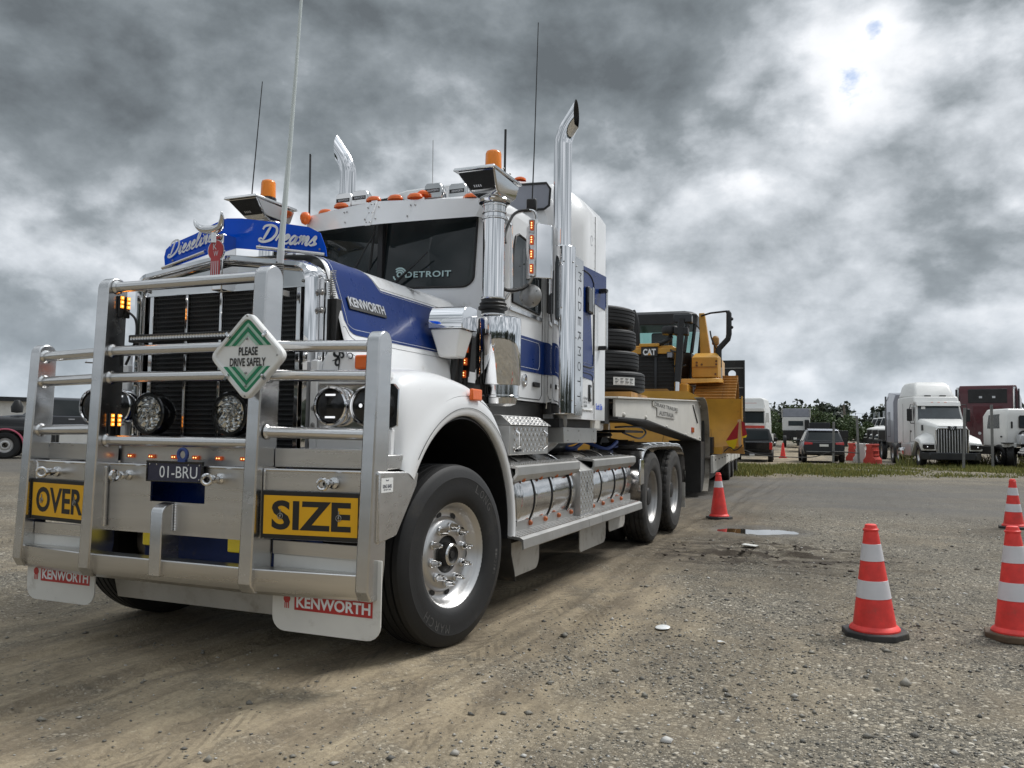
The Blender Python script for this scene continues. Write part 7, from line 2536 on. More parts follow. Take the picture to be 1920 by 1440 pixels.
# elevated-sprocket tracks
def track_path(n):
    fi, fr = Vector((8.95, 1.36)), .43
    sp, sr = Vector((11.15, 2.22)), .50
    ri, rr = Vector((11.85, 1.36)), .43
    circ = [(fi, fr), (ri, rr), (sp, sr)]
    pts = []
    cs = [(fi, fr), (sp, sr), (ri, rr)]
    for i in range(3):
        (c0, r0_), (c1, r1_) = cs[i], cs[(i + 1) % 3]
        d = c1 - c0
        L = d.length
        dn = d / L
        nn = Vector((-dn.y, dn.x))
        f = (r0_ - r1_) / L
        nrm = nn * math.sqrt(1 - f * f) + dn * f
        pts.append((c0 + nrm * r0_, c1 + nrm * r1_, c1, r1_, nrm))
    poly = []
    for i in range(3):
        a, b_, c1, r1_, nrm = pts[i]
        for k in range(20):
            poly.append(a.lerp(b_, k / 20))
        n2 = pts[(i + 1) % 3][4]
        a0, a1 = math.atan2(nrm.y, nrm.x), math.atan2(n2.y, n2.x)
        while a1 > a0:
            a1 -= 2 * PI
        for k in range(14):
            t = a0 + (a1 - a0) * k / 14
            poly.append(c1 + Vector((math.cos(t), math.sin(t))) * r1_)
    # resample
    L = [0]
    for i in range(len(poly)):
        L.append(L[-1] + (poly[(i + 1) % len(poly)] - poly[i]).length)
    out_ = []
    for k in range(n):
        s_ = L[-1] * k / n
        i = max(j for j in range(len(poly)) if L[j] <= s_)
        f = (s_ - L[i]) / max(1e-6, L[i + 1] - L[i])
        p = poly[i].lerp(poly[(i + 1) % len(poly)], f)
        t = (poly[(i + 1) % len(poly)] - poly[i]).normalized()
        out_.append((p, t))
    return out_, L[-1] / n


shoes, pitch = track_path(46)
sm = MB()
sm.prism([(-pitch * .49, 0), (pitch * .49, 0), (pitch * .49, .022), (pitch * .30, .024), (pitch * .27, .075), (pitch * .21, .075), (pitch * .18, .024), (-pitch * .49, .022)], 'x', -.49, .49)
me_shoe = sm.mesh('track_shoe', 'cat_worn', smooth=False)
for s in (1, -1):
    TK = MB().prism([(8.95, 1.10), (8.95, 1.62), (9.6, 1.75), (11.0, 1.75), (11.85, 1.62), (11.85, 1.10)], 'x', s * 1.28, s * 1.62).build('track_frame', 'cat', DZ, bevel=.02)
    tr_ = MB()
    for (c, r_) in (((8.95, 1.36), .40), ((11.15, 2.22), .46), ((11.85, 1.36), .40)):
        tr_.cyl((s * 1.22, c[0], c[1]), (s * 1.68, c[0], c[1]), r_, 24)
    tr_.build('track_wheels', 'rust', TK)
    for (p, t) in shoes:
        o = bpy.data.objects.new('track_shoe', me_shoe)
        COL.objects.link(o)
        o.parent = TK
        # outward normal is left of travel (path runs clockwise seen from +x with y right): use -perp
        n_ = Vector((-t.y, t.x))
        o.matrix_local = Matrix(((1, 0, 0, s * 1.45), (0, t.x, n_.x, p.x), (0, t.y, n_.y, p.y), (0, 0, 0, 1)))
# chequered flag on the blade corner: red and yellow warning flag on a timber stave
FL = thing('warning_flag', 'red and yellow cloth warning flag on a timber stave tied to the blade corner', 'flag')
FL.matrix_world = TM @ Matrix.Translation((1.76, 8.16, 0))
MB().loft([[(-.03, -.02, 1.02), (.03, -.02, 1.02), (.03, .02, 1.02), (-.03, .02, 1.02)], [(-.05, -.02, 1.60), (.02, -.02, 1.62), (.02, .02, 1.62), (-.05, .02, 1.60)]]).build('stave', 'timber', FL)
for (pts, mm) in (([(-.02, 1.57), (-.16, 1.36), (-.30, 1.14), (-.12, 1.17), (-.05, 1.20)], 'flag_red'), ([(-.30, 1.138), (-.12, 1.168), (-.05, 1.19), (-.10, 1.0), (-.17, .93), (-.26, 1.06)], 'flag_yel'), ([(.03, 1.58), (.10, 1.54), (.12, 1.40), (.15, 1.28), (.05, 1.24)], 'flag_red'), ([(.05, 1.238), (.15, 1.278), (.13, 1.22), (.05, 1.20)], 'flag_yel')):
    g = MB()
    front = [(x, -.04 - .03 * math.sin(x * 22 + z * 9), z) for x, z in pts]
    back = [(x, y + .006, z) for x, y, z in front]
    g.loft([front, back])
    g.build('cloth', mm, FL)
MB().tube(catmull([(-.34, -.05, .90), (-.22, -.05, 1.0), (-.12, -.05, .94), (-.02, -.05, .98), (.05, -.04, 1.06)], 5), .012, 6).build('tie_rope', 'hose', FL)
# ------------------------------------------------------------------ traffic cones
def cone_parts(t, base_m='cone_b', stripes=True):
    H = .70
    MB().prism([(.20 * math.cos(PI / 8 + i * PI / 4) * (1.0), .20 * math.sin(PI / 8 + i * PI / 4)) for i in range(8)], 'z', 0.002, .045).build('base', base_m, t, bevel=.008)
    zs = [.045, .06, .075, .66, .675, .695, .70, .70]
    def rad(z):
        return .128 - (z - .07) / (.66 - .07) * (.128 - .042)
    prof = [(.150, .0455), (.150, .055), (.142, .066), (rad(.078), .078), (rad(.66), .66), (.047, .664), (.047, .672), (.040, .676), (.034, .698), (.026, .702), (.0005, .702)]
    MB().lathe(prof, (0, 0, 0), 'z', 40).build('body', 'cone', t, angle=35)
    for (z0, z1) in ((.245, .355), (.475, .58)) if stripes == 2 else (((.48, .575),) if stripes == 1 else ()):
        MB().lathe([(rad(z0) + .0005, z0), (rad(z0) + .0025, z0 + .001), (rad(z1) + .0025, z1 - .001), (rad(z1) + .0005, z1)], (0, 0, 0), 'z', 40).build('reflective_band', 'cone_w', t)


MT['cone_b2'] = mat('dirty_cone_base', (0.11, 0.075, 0.045), 0.75, var=0.2, bump=0.1, bscale=60, dirt=((0.05, 0.04, 0.03), 0.35, 8))
for (x, y, rz, lab, bm, st) in ((3.455, 1.36, .2, 'red traffic cone with two white bands and clean black base, alone on the open gravel', 'cone_b', 2),
                               (1.50, 8.35, .5, 'red traffic cone with a single white band standing beside the gooseneck and puddle', 'cone_b', 1),
                               (4.285, 1.66, -.1, 'red traffic cone with two white bands on a muddy brown base at the frame edge', 'cone_b2', 2),
                               (5.46, 9.0, .7, 'farther red traffic cone with two white bands behind the muddy based cone', 'cone_b', 2)):
    t = thing('traffic_cone', lab, 'traffic cone', (x, y, float(ground_h(np.array([x]), np.array([y]))[0]) - .002), rz, 'traffic cones around the rig')
    cone_parts(t, bm, st)
    t.rotation_euler = (R(random.uniform(-1.2, .6)), R(-1.0 + random.uniform(-.6, .4)), rz)
t = thing('traffic_cone', 'tiny far red cone standing between the black ute and the dark wagon', 'traffic cone', (-.15, 45.5, .02), 0, 'traffic cones around the rig')
cone_parts(t, 'cone', 0)
t.scale = (1.2, 1.2, 1.25)


def gz(x, y):
    return float(ground_h(np.array([x]), np.array([y]))[0])


# ------------------------------------------------------------------ parked vehicles
me_bt = tyre_mb(False, .52, .14).mesh('tyre', 'rubber', angle=28)
me_ct = tyre_mb(False, .36, .115).mesh('tyre', 'rubber', angle=28)


def bwheel(parent, x, y, r=.52, dual=False, me=None, rimscale=1.0):
    Wl = empty('wheel', (x, y, r), 0 if x > 0 else PI, parent)
    link('tyre', me or me_bt, Wl)
    o = link('rim', rim_d if dual else rim_s, Wl)
    o.scale = (.9, .92 * rimscale, .92 * rimscale)
    return Wl


# local frame of every vehicle: front faces -y, x across, ground z=0
def conventional(label, loc, rz, paint='white_plain', high=True, group=None, detail=True):
    t = thing('parked_truck', label, 'truck', loc, rz, group)
    B = lambda n, m_, mb, par=None, **k: mb.build(n, m_, par or t, **k)
    # bonnet tapering to the grille
    B('bonnet', paint, MB().loft([[(-.62, -.95, 1.0), (.62, -.95, 1.0), (.62, -.95, 1.72), (.5, -.95, 1.82), (-.5, -.95, 1.82), (-.62, -.95, 1.72)],
                                   [(-.78, .0, 1.0), (.78, .0, 1.0), (.80, .0, 1.85), (.66, .0, 2.0), (-.66, .0, 2.0), (-.80, .0, 1.85)],
                                   [(-1.0, .95, 1.0), (1.0, .95, 1.0), (1.0, .95, 2.0), (.86, .95, 2.16), (-.86, .95, 2.16), (-1.0, .95, 2.0)]]), bevel=.04, seg=3, angle=50)
    G = B('grille', 'chassis', MB().prism([(-.60, .62), (.60, .62), (.63, 1.60), (.56, 1.70), (-.56, 1.70), (-.63, 1.60)], 'y', -1.0, -.953))
    for i in range(11):
        x = -.54 + i * .108
        MB().box(x - .016, x + .016, -1.03, -1.001, .64, 1.66).build('grille_bar', 'letter_s', G, bevel=.006)
    MB().tube([(-.60, -1.01, .62), (.60, -1.01, .62), (.64, -1.01, 1.62), (.56, -1.01, 1.71), (-.56, -1.01, 1.71), (-.64, -1.01, 1.62)], .03, 6, closed=True).build('grille_rim', 'chrome_s', G)
    MB().prism([(-.18, 1.80), (-.14, 1.62), (.14, 1.62), (.18, 1.80), (.08, 1.80), (0, 1.72), (-.08, 1.80)], 'y', -1.06, -1.012).build('emblem', 'dkgrey', G)
    t_ = MB()
    text_into(t_, 'W', (0, -1.061, 1.70), (1, 0, 0), (0, 0, 1), .17, .12, bold=.01)
    t_.build('emblem_letter', 'letter_s', G, smooth=False)
    for s in (1, -1):
        B('front_guard', paint, MB().loft([[(s * .64, -1.0, .72), (s * 1.2, -.85, .72), (s * 1.2, -.85, 1.05), (s * .64, -.98, 1.08)], [(s * .64, -.6, .90), (s * 1.24, -.5, 1.05), (s * 1.22, -.5, 1.24), (s * .66, -.6, 1.42)], [(s * .8, .15, 1.1), (s * 1.24, .15, 1.12), (s * 1.22, .15, 1.28), (s * .8, .15, 1.55)], [(s * .95, .75, .6), (s * 1.24, .75, .6), (s * 1.22, .80, .7), (s * .95, .80, .9)]]), bevel=.03, angle=50)
        B('headlight', 'gloss_black', MB().prism([(s * .70, .80), (s * 1.12, .80), (s * 1.16, .86), (s * 1.16, 1.0), (s * .70, 1.0)], 'y', -1.015, -.93), bevel=.015)
        MB().sphere((s * .98, -1.02, .90), .022, 10, 6).build('bulb', 'white_led', t)
        bwheel(t, s * 1.04, -.15)
        for y in (3.9, 5.25):
            bwheel(t, s * 1.08, y, dual=True)
        B('bonnet_vent', 'black', MB().prism([(.25, 1.62), (.55, 1.60), (.62, 1.72), (.55, 1.85), (.28, 1.86)], 'x', s * .86, s * .90))
        M_ = B('mirror', 'black', MB().box(s * 1.10, s * 1.32, 1.22, 1.30, 2.05, 2.62), bevel=.03)
        MB().tube([(s * .95, 1.3, 2.8), (s * 1.15, 1.28, 2.82), (s * 1.2, 1.26, 2.62)], .02, 6).build('mirror_arm', 'black', M_)
        MB().tube([(s * .95, 1.3, 1.95), (s * 1.15, 1.28, 1.95), (s * 1.2, 1.26, 2.06)], .02, 6).build('mirror_arm', 'black', M_)
        B('step_fairing', 'skin_alu', MB().box(s * .95, s * 1.2, 1.1, 3.2, .45, 1.02), bevel=.03)
        B('door_window', 'glass_dark', MB().prism([(1.35, 2.08), (2.0, 2.06), (2.0, 2.72), (1.52, 2.72)], 'x', s * 1.0, s * 1.012))
        B('door_gap', 'chassis', MB().tube([(s * 1.006, y, z) for y, z in ((1.22, 2.05), (1.18, 1.1), (2.12, 1.1), (2.12, 2.0))], .010, 5))
        B('door_handle', 'black', MB().box(s * 1.0, s * 1.03, 1.9, 2.06, 1.55, 1.62))
        B('sleeper_seam', 'chassis', MB().box(s * 1.196, s * 1.206, 2.66, 2.68, 1.05, 2.9))
        B('locker_door', paint, MB().box(s * 1.2, s * 1.215, 2.75, 3.35, 1.1, 1.6), bevel=.004)
        B('fuel_tank', 'tank', MB().lathe([(.0005, 2.4), (.28, 2.4), (.31, 2.45), (.31, 3.5), (.28, 3.55), (.0005, 3.55)], (s * .98, 0, .62), 'y', 20))
        B('quarter_fender', 'chassis', MB().box(s * .8, s * 1.22, 3.3, 3.36, .5, 1.05))
    B('bumper', 'dkgrey', MB().prism([(-1.18, -.75), (-.9, -1.05), (.9, -1.05), (1.18, -.75)], 'z', .34, .66), bevel=.03)
    B('cab', paint, MB().loft([[(-1.0, 1.0, 1.0), (1.0, 1.0, 1.0), (1.0, 2.3, 1.0), (-1.0, 2.3, 1.0)], [(-1.0, 1.0, 2.05), (1.0, 1.0, 2.05), (1.0, 2.3, 2.05), (-1.0, 2.3, 2.05)], [(-.90, 1.35, 2.85), (.90, 1.35, 2.85), (.96, 2.3, 2.85), (-.96, 2.3, 2.85)]]), bevel=.05, seg=3, angle=50)
    ws = MB().loft([[(-.90, .995, 2.10), (.90, .995, 2.10), (.90, 1.02, 2.10), (-.90, 1.02, 2.10)], [(-.84, 1.285, 2.76), (.84, 1.285, 2.76), (.84, 1.31, 2.76), (-.84, 1.31, 2.76)]])
    WS = B('windscreen', 'glass_grey', ws, bevel=.01)
    MB().box(-.72, -.55, 1.20, 1.23, 2.60, 2.72).build('paper_sticker', 'sign_white', WS)
    B('visor', paint, MB().loft([[(-.92, 1.15, 2.74), (.92, 1.15, 2.74), (.92, 1.5, 2.84), (-.92, 1.5, 2.84)], [(-.92, 1.28, 2.95), (.92, 1.28, 2.95), (.94, 1.6, 2.95), (-.94, 1.6, 2.95)]]), bevel=.02)
    B('sleeper', paint, MB().loft([[(-1.0, 2.3, 1.0), (1.0, 2.3, 1.0), (1.2, 2.6, 1.0), (1.2, 3.9, 1.0), (-1.2, 3.9, 1.0), (-1.2, 2.6, 1.0)], [(-.96, 1.6, 2.95), (.96, 1.6, 2.95), (1.2, 2.6, 2.95), (1.2, 3.9, 2.95), (-1.2, 3.9, 2.95), (-1.2, 2.6, 2.95)], [(-.93, 1.75, 3.2), (.93, 1.75, 3.2), (1.18, 2.7, 3.2), (1.18, 3.9, 3.2), (-1.18, 3.9, 3.2), (-1.18, 2.7, 3.2)]]), bevel=.05, seg=3, angle=50)
    B('roof_fairing', paint, MB().loft([[(-.82, 1.95, 3.205), (.82, 1.95, 3.205), (1.12, 2.9, 3.205), (1.15, 3.9, 3.205), (-1.15, 3.9, 3.205), (-1.12, 2.9, 3.205)], [(-.74, 2.35, 3.72), (.74, 2.35, 3.72), (.95, 3.1, 3.72), (1.0, 3.9, 3.72), (-1.0, 3.9, 3.72), (-.95, 3.1, 3.72)], [(-.6, 2.7, 3.93), (.6, 2.7, 3.93), (.8, 3.2, 3.93), (.85, 3.9, 3.93), (-.85, 3.9, 3.93), (-.8, 3.2, 3.93)]]), bevel=.08, seg=4, angle=50)
    for x in (-.42, .22):
        B('roof_lamp', 'chassis', MB().box(x, x + .26, 1.86, 1.95, 3.215, 3.27))
    for x in (-.3, -.02, .26):
        B('marker_light', 'orange_refl', MB().box(x, x + .1, 1.255, 1.275, 2.90, 2.93))
    B('chassis_rail', 'chassis', MB().box(-.45, .45, -.5, 5.9, .6, .98))
    return t



conventional('new white bonneted truck with high roof sleeper, chrome barred grille facing the yard', (7.35, 36.2, gz(7.35, 36.2)), R(8))


def sleeper_cab(label, loc, rz, paint, w=1.2, h=3.6, dark_top=True, back=False):
    t = thing('parked_truck', label, 'truck', loc, rz)
    B = lambda n, m_, mb, par=None, **k: mb.build(n, m_, par or t, **k)
    B('sleeper', paint, MB().loft([[(-w, 0, 1.0), (w, 0, 1.0), (w, 2.4, 1.0), (-w, 2.4, 1.0)], [(-w, 0, h - .5), (w, 0, h - .5), (w, 2.4, h - .6), (-w, 2.4, h - .6)], [(-w + .12, .1, h), (w - .12, .1, h), (w - .12, 2.4, h - .2), (-w + .12, 2.4, h - .2)]]), bevel=.04, angle=45)
    B('side_fairing', 'black', MB().box(-w - .02, -w + .03, -.35, -.004, 1.1, h - .2))
    B('side_fairing', 'black', MB().box(w - .03, w + .02, -.35, -.004, 1.1, h - .2))
    B('recess', 'black', MB().box(-w * .62, w * .62, -.03, -.002, h - .85, h - .18), bevel=.02)
    for x in (-.95, .85):
        B('exhaust_stack', 'chrome_s', MB().tube([(x * w, -.14, 1.0), (x * w, -.14, h - .1)], .06, 10))
    B('work_lamp', 'letter_s', MB().box(-.35, -.22, -.06, -.031, h - .62, h - .52))
    B('work_lamp', 'letter_s', MB().box(.2, .33, -.06, -.031, h - .62, h - .52))
    for x in (-w, w):
        B('locker_door', paint, MB().box(x - .012, x + .012, .5, 1.3, 1.35, 2.6), bevel=.004)
        B('door_recess', 'black', MB().box(x - .006, x + .006, .47, 1.33, 1.31, 2.64))
    B('access_door', paint, MB().box(-.62, .62, -.022, -.002, 1.25, h - 1.0), bevel=.006)
    B('vent', 'black', MB().lathe([(.0005, 0), (.16, 0), (.16, -.02)], (.35, -.025, 1.9), 'y', 16))
    B('hose_port', 'letter_s', MB().lathe([(.0005, -.01), (.07, -.008), (.07, 0)], (-.35, -.025, 1.55), 'y', 12))
    B('chassis_rail', 'chassis', MB().box(-.45, .45, -4.2, 2.4, .62, .95))
    for s in (1, -1):
        for y in (-3.4, -2.05):
            bwheel(t, s * 1.08, y, dual=True)
        B('guard', 'black', MB().box(s * .75, s * 1.22, -4.05, -1.5, 1.09, 1.13), bevel=.01)
    return t


tg = sleeper_cab('silver grey sleeper truck with black roof pod standing behind the white bonneted truck', (6.55, 45.5, gz(6.55, 45.5)), R(186), 'grey_p', 1.22, 3.75)
tm_ = sleeper_cab('maroon sleeper truck backed in between the white bonneted truck and white tilt cab', (9.55, 40.3, gz(9.55, 40.3)), R(-12), 'maroon', 1.3, 3.85)


def tiltcab_rear(label, loc, rz):
    t = thing('parked_truck', label, 'truck', loc, rz)
    B = lambda n, m_, mb, par=None, **k: mb.build(n, m_, par or t, **k)
    B('cab', 'white_plain', MB().loft([[(-1.05, 0, .95), (1.05, 0, .95), (1.05, 1.9, .95), (-1.05, 1.9, .95)], [(-1.05, -.05, 2.3), (1.05, -.05, 2.3), (1.05, 1.9, 2.3), (-1.05, 1.9, 2.3)], [(-.92, .1, 2.62), (.92, .1, 2.62), (.92, 1.75, 2.62), (-.92, 1.75, 2.62)]]), bevel=.08, seg=3, angle=50)
    B('rear_window', 'glass_grey', MB().prism([(-.50, 1.78), (.50, 1.78), (.52, 1.82), (.52, 2.26), (.48, 2.30), (-.48, 2.30), (-.52, 2.26), (-.52, 1.82)], 'y', -.075, -.03))
    B('window_rim', 'hose', MB().tube([(x, -.076, z) for x, z in ((-.50, 1.78), (.50, 1.78), (.52, 1.82), (.52, 2.26), (.48, 2.30), (-.48, 2.30), (-.52, 2.26), (-.52, 1.82))], .02, 6, closed=True))
    B('vent', 'black', MB().box(-.86, -.78, -.065, -.03, 1.75, 2.05), bevel=.02)
    B('door_window', 'glass_grey', MB().prism([(.5, 1.75), (1.5, 1.75), (1.35, 2.35), (.5, 2.38)], 'x', -1.06, -1.04))
    B('door_handle', 'black', MB().box(-1.075, -1.05, .3, .42, 1.35, 1.42))
    B('airbox', 'letter_s', MB().box(-.70, -.42, -.45, -.12, 1.05, 1.48), bevel=.04)
    B('engine', 'chassis', MB().box(-.5, .6, -.55, -.08, .75, 1.35), bevel=.06)
    B('hose', 'hose', MB().tube(catmull([(-.6, -.2, 1.48), (-.45, -.2, 1.62), (-.2, -.25, 1.55), (.1, -.3, 1.3)], 6), .05, 8))
    B('arch', 'white_plain', MB().box(-1.08, -.7, -.2, .3, .92, 1.12), bevel=.03)
    B('chassis_rail', 'chassis', MB().box(-.42, .42, -6.0, 1.5, .62, .90))
    for s in (1, -1):
        bwheel(t, s * .98, .55)
        for y in (-3.6, -4.9):
            bwheel(t, s * .98, y, dual=True)
        T_ = B('fuel_tank', 'tank', MB().lathe([(.0005, -2.2), (.30, -2.2), (.33, -2.17), (.33, -1.0), (.30, -.97), (.0005, -.97)], (s * .82, 0, .62), 'y', 24))
        for y in (-1.9, -1.6, -1.3):
            MB().lathe([(.332, y - .03), (.34, y - .03), (.34, y + .03), (.332, y + .03)], (s * .82, 0, .62), 'y', 24).build('tank_strap', 'chrome_s', T_)
    return t


tiltcab_rear('white tilt cab chassis truck seen from behind at the frame edge, alloy tank below', (10.7, 37.0, gz(10.7, 37)), R(20))
# dark box on the next roof at the frame edge
t = thing('parked_truck', 'white roof fairing with black unit showing above the white tilt cab', 'truck', (13.2, 44.0, gz(13.2, 44)), R(-5))
MB().loft([[(-1.2, 0, .9), (1.2, 0, .9), (1.2, 2.2, .9), (-1.2, 2.2, .9)], [(-1.2, 0, 2.9), (1.2, 0, 2.9), (1.2, 2.2, 2.9), (-1.2, 2.2, 2.9)], [(-.9, .3, 3.7), (.9, .3, 3.7), (.9, 2.2, 3.7), (-.9, 2.2, 3.7)]]).build('sleeper', 'white_plain', t, bevel=.06, angle=50)
MB().box(-.8, .8, .4, .9, 3.71, 4.0).build('roof_unit', 'black', t, bevel=.03)
for s in (1, -1):
    bwheel(t, s * 1.05, 1.0)


def cabover(label, loc, rz, stripe=True):
    t = thing('parked_truck', label, 'truck', loc, rz)
    B = lambda n, m_, mb, par=None, **k: mb.build(n, m_, par or t, **k)
    B('cab', 'white_plain', MB().loft([[(-1.2, -.05, .55), (1.2, -.05, .55), (1.22, 2.1, .55), (-1.22, 2.1, .55)], [(-1.22, -.08, 1.75), (1.22, -.08, 1.75), (1.22, 2.1, 1.75), (-1.22, 2.1, 1.75)], [(-1.12, .22, 2.85), (1.12, .22, 2.85), (1.15, 2.1, 2.85), (-1.15, 2.1, 2.85)], [(-1.08, .30, 3.05), (1.08, .30, 3.05), (1.1, 2.1, 3.05), (-1.1, 2.1, 3.05)], [(-1.0, .42, 3.62), (1.0, .42, 3.62), (1.0, 2.1, 3.62), (-1.0, 2.1, 3.62)], [(-.7, .6, 3.78), (.7, .6, 3.78), (.7, 2.1, 3.78), (-.7, 2.1, 3.78)]]), bevel=.06, seg=3, angle=40)
    B('windscreen', 'glass_dark', MB().loft([[(-1.08, -.10, 1.80), (1.08, -.10, 1.80), (1.08, -.06, 1.80), (-1.08, -.06, 1.80)], [(-1.02, .165, 2.72), (1.02, .165, 2.72), (1.02, .20, 2.72), (-1.02, .20, 2.72)]]))
    B('visor', 'white_plain', MB().prism([(-1.1, 2.70), (1.1, 2.70), (1.05, 2.95), (-1.05, 2.95)], 'y', -.02, .24), bevel=.02)
    B('red_panel', 'red', MB().box(-1.12, 1.12, -.115, -.085, 1.22, 1.60), bevel=.01)
    B('grille', 'dkgrey', MB().box(-.85, .85, -.13, -.116, 1.02, 1.36), bevel=.01)
    B('diagonal_bar', 'letter_s', MB().tube([(-.3, -.14, 1.62), (.3, -.14, 1.72)], .018, 6))
    B('bumper', 'white_plain', MB().prism([(-1.2, .0), (-1.05, -.18), (1.05, -.18), (1.2, .0)], 'z', .35, .88), bevel=.03)
    B('bumper_mouth', 'black', MB().box(-.8, .8, -.195, -.182, .42, .62))
    t_ = MB()
    t_.box(-.45, .45, .36, .372, 3.30, 3.36)
    B('roof_print', 'red', t_)
    for s in (1, -1):
        B('headlight', 'letter_s', MB().box(s * .72, s * 1.12, -.20, -.15, .70, .84), bevel=.01)
        B('mirror', 'white_plain', MB().box(s * 1.22, s * 1.45, -.10, .02, 1.85, 2.6), bevel=.03)
        bwheel(t, s * 1.05, .6)
        bwheel(t, s * 1.05, 3.8, dual=True)
        B('air_dam', 'white_plain', MB().box(s * 1.1, s * 1.2, .9, 3.0, .4, 1.0), bevel=.02)
    B('chassis_rail', 'chassis', MB().box(-.4, .4, .3, 5, .6, .9))
    return t


cabover('white and red flat fronted truck facing the yard behind the black ute', (-3.60, 60.5, gz(-3.6, 60.5) + .3), R(-6))


def chassis_cab_rear(label, loc, rz):
    t = thing('parked_truck', label, 'truck', loc, rz)
    B = lambda n, m_, mb, par=None, **k: mb.build(n, m_, par or t, **k)
    B('cab', 'white_plain', MB().loft([[(-1.22, 0, 1.5), (1.22, 0, 1.5), (1.22, 1.8, 1.5), (-1.22, 1.8, 1.5)], [(-1.22, 0, 2.75), (1.22, 0, 2.75), (1.22, 1.8, 2.75), (-1.22, 1.8, 2.75)]]), bevel=.06)
    B('roof_pod', 'grey_p', MB().loft([[(-1.2, .0, 2.76), (1.2, .0, 2.76), (1.2, 1.6, 2.76), (-1.2, 1.6, 2.76)], [(-1.16, .05, 3.55), (1.16, .05, 3.55), (1.0, 1.4, 3.45), (-1.0, 1.4, 3.45)]]), bevel=.04)
    B('pod_side', 'white_plain', MB().box(-1.26, -1.205, -.1, 1.2, 2.7, 3.6))
    B('pod_side', 'white_plain', MB().box(1.205, 1.26, -.1, 1.2, 2.7, 3.6))
    B('rear_window', 'glass_grey', MB().box(-.68, .62, -.02, -.002, 1.95, 2.4), bevel=.006)
    B('air_intake', 'black', MB().box(.75, 1.15, -.35, -.004, 1.6, 2.5), bevel=.05)
    B('engine_bay', 'chassis', MB().box(-1.15, 1.15, -.6, .6, .65, 1.495), bevel=.04)
    B('chassis_rail', 'chassis', MB().box(-.45, .45, -5.5, 1.5, .62, .9))
    for s in (1, -1):
        bwheel(t, s * 1.02, .8)
        for y in (-3.2, -4.5):
            bwheel(t, s * 1.02, y, dual=True)
    B('plate', 'sign_white', MB().box(-.3, .35, -5.53, -5.505, .68, .86))
    return t


chassis_cab_rear('white cab chassis with grey roof pod seen from behind in front of the green bushes', (-1.05, 75.5, gz(-1.05, 75.5)), R(4))

# row of white bonneted trucks receding on the right
ROW = ['last of the white bonneted trucks in the far row', 'fourth white bonneted truck back in the far row', 'third white bonneted truck back in the far row', 'second white bonneted truck in the far row', 'nearest white bonneted truck of the far row beside the grey sleeper']


def small_conventional(label, loc, rz, high):
    t = thing('parked_truck', label, 'truck', loc, rz, 'white bonneted trucks parked in a far row')
    B = lambda n, m_, mb, par=None, **k: mb.build(n, m_, par or t, **k)
    B('bonnet', 'white_plain', MB().loft([[(-.7, -1.6, .9), (.7, -1.6, .9), (.7, -1.6, 1.75), (-.7, -1.6, 1.75)], [(-.95, .2, .9), (.95, .2, .9), (.95, .2, 2.05), (-.95, .2, 2.05)]]), bevel=.12, seg=3, angle=50)
    B('grille', 'chassis', MB().box(-.55, .55, -1.66, -1.61, .85, 1.62), bevel=.03)
    B('bumper', 'chassis', MB().box(-1.15, 1.15, -1.65, -1.2, .35, .8), bevel=.04)
    B('cab', 'white_plain', MB().loft([[(-1.0, .2, .9), (1.0, .2, .9), (1.1, 2.8, .9), (-1.1, 2.8, .9)], [(-1.0, .2, 2.05), (1.0, .2, 2.05), (1.1, 2.8, 2.05), (-1.1, 2.8, 2.05)], [(-.9, .55, 2.9), (.9, .55, 2.9), (1.1, 2.8, 2.95), (-1.1, 2.8, 2.95)]]), bevel=.06, angle=50)
    B('windscreen', 'glass_dark', MB().loft([[(-.85, .185, 2.1), (.85, .185, 2.1), (.85, .22, 2.1), (-.85, .22, 2.1)], [(-.8, .48, 2.78), (.8, .48, 2.78), (.8, .51, 2.78), (-.8, .51, 2.78)]]))
    if high:
        B('roof_fairing', 'white_plain', MB().loft([[(-.9, .8, 2.95), (.9, .8, 2.95), (1.1, 2.8, 2.95), (-1.1, 2.8, 2.95)], [(-.85, 1.3, 3.9), (.85, 1.3, 3.9), (1.0, 2.8, 4.0), (-1.0, 2.8, 4.0)]]), bevel=.1, seg=3, angle=50)
    for s in (1, -1):
        B('front_guard', 'white_plain', MB().prism([(-1.5, .85), (-1.3, 1.25), (-.5, 1.35), (.2, 1.1), (.2, .9), (-.4, 1.15), (-1.1, 1.12), (-1.35, .85)], 'x', s * .72, s * 1.2), bevel=.03)
        B('exhaust_stack', 'chrome_s', MB().tube([(s * 1.12, .9, .9), (s * 1.12, .9, 3.5)], .08, 8))
        B('mirror', 'black', MB().box(s * 1.15, s * 1.35, .4, .5, 1.9, 2.5))
        B('headlight', 'glass_dark', MB().box(s * .74, s * 1.12, -1.55, -1.48, .95, 1.15))
        bwheel(t, s * 1.02, -.6)
        bwheel(t, s * 1.05, 3.8, dual=True)
    B('chassis_rail', 'chassis', MB().box(-.45, .45, -1, 4.6, .6, .95))
    return t


for k, (px_, dp_, hi) in enumerate(((1641, 88, 0), (1650, 83, 0), (1660, 78, 0), (1672, 73, 1), (1686, 68, 1))):
    x, y = at(px_, dp_)
    small_conventional(ROW[k], (x, y, gz(x, y)), R(-50), hi)

# ------------------------------------------------------------------ cars at the fence
def carwheel(t, x, y):
    Wl = empty('wheel', (x, y, .36), 0 if x > 0 else PI, t)
    link('tyre', me_ct, Wl)
    o = link('rim', rim_d, Wl)
    o.scale = (.9, .72, .72)


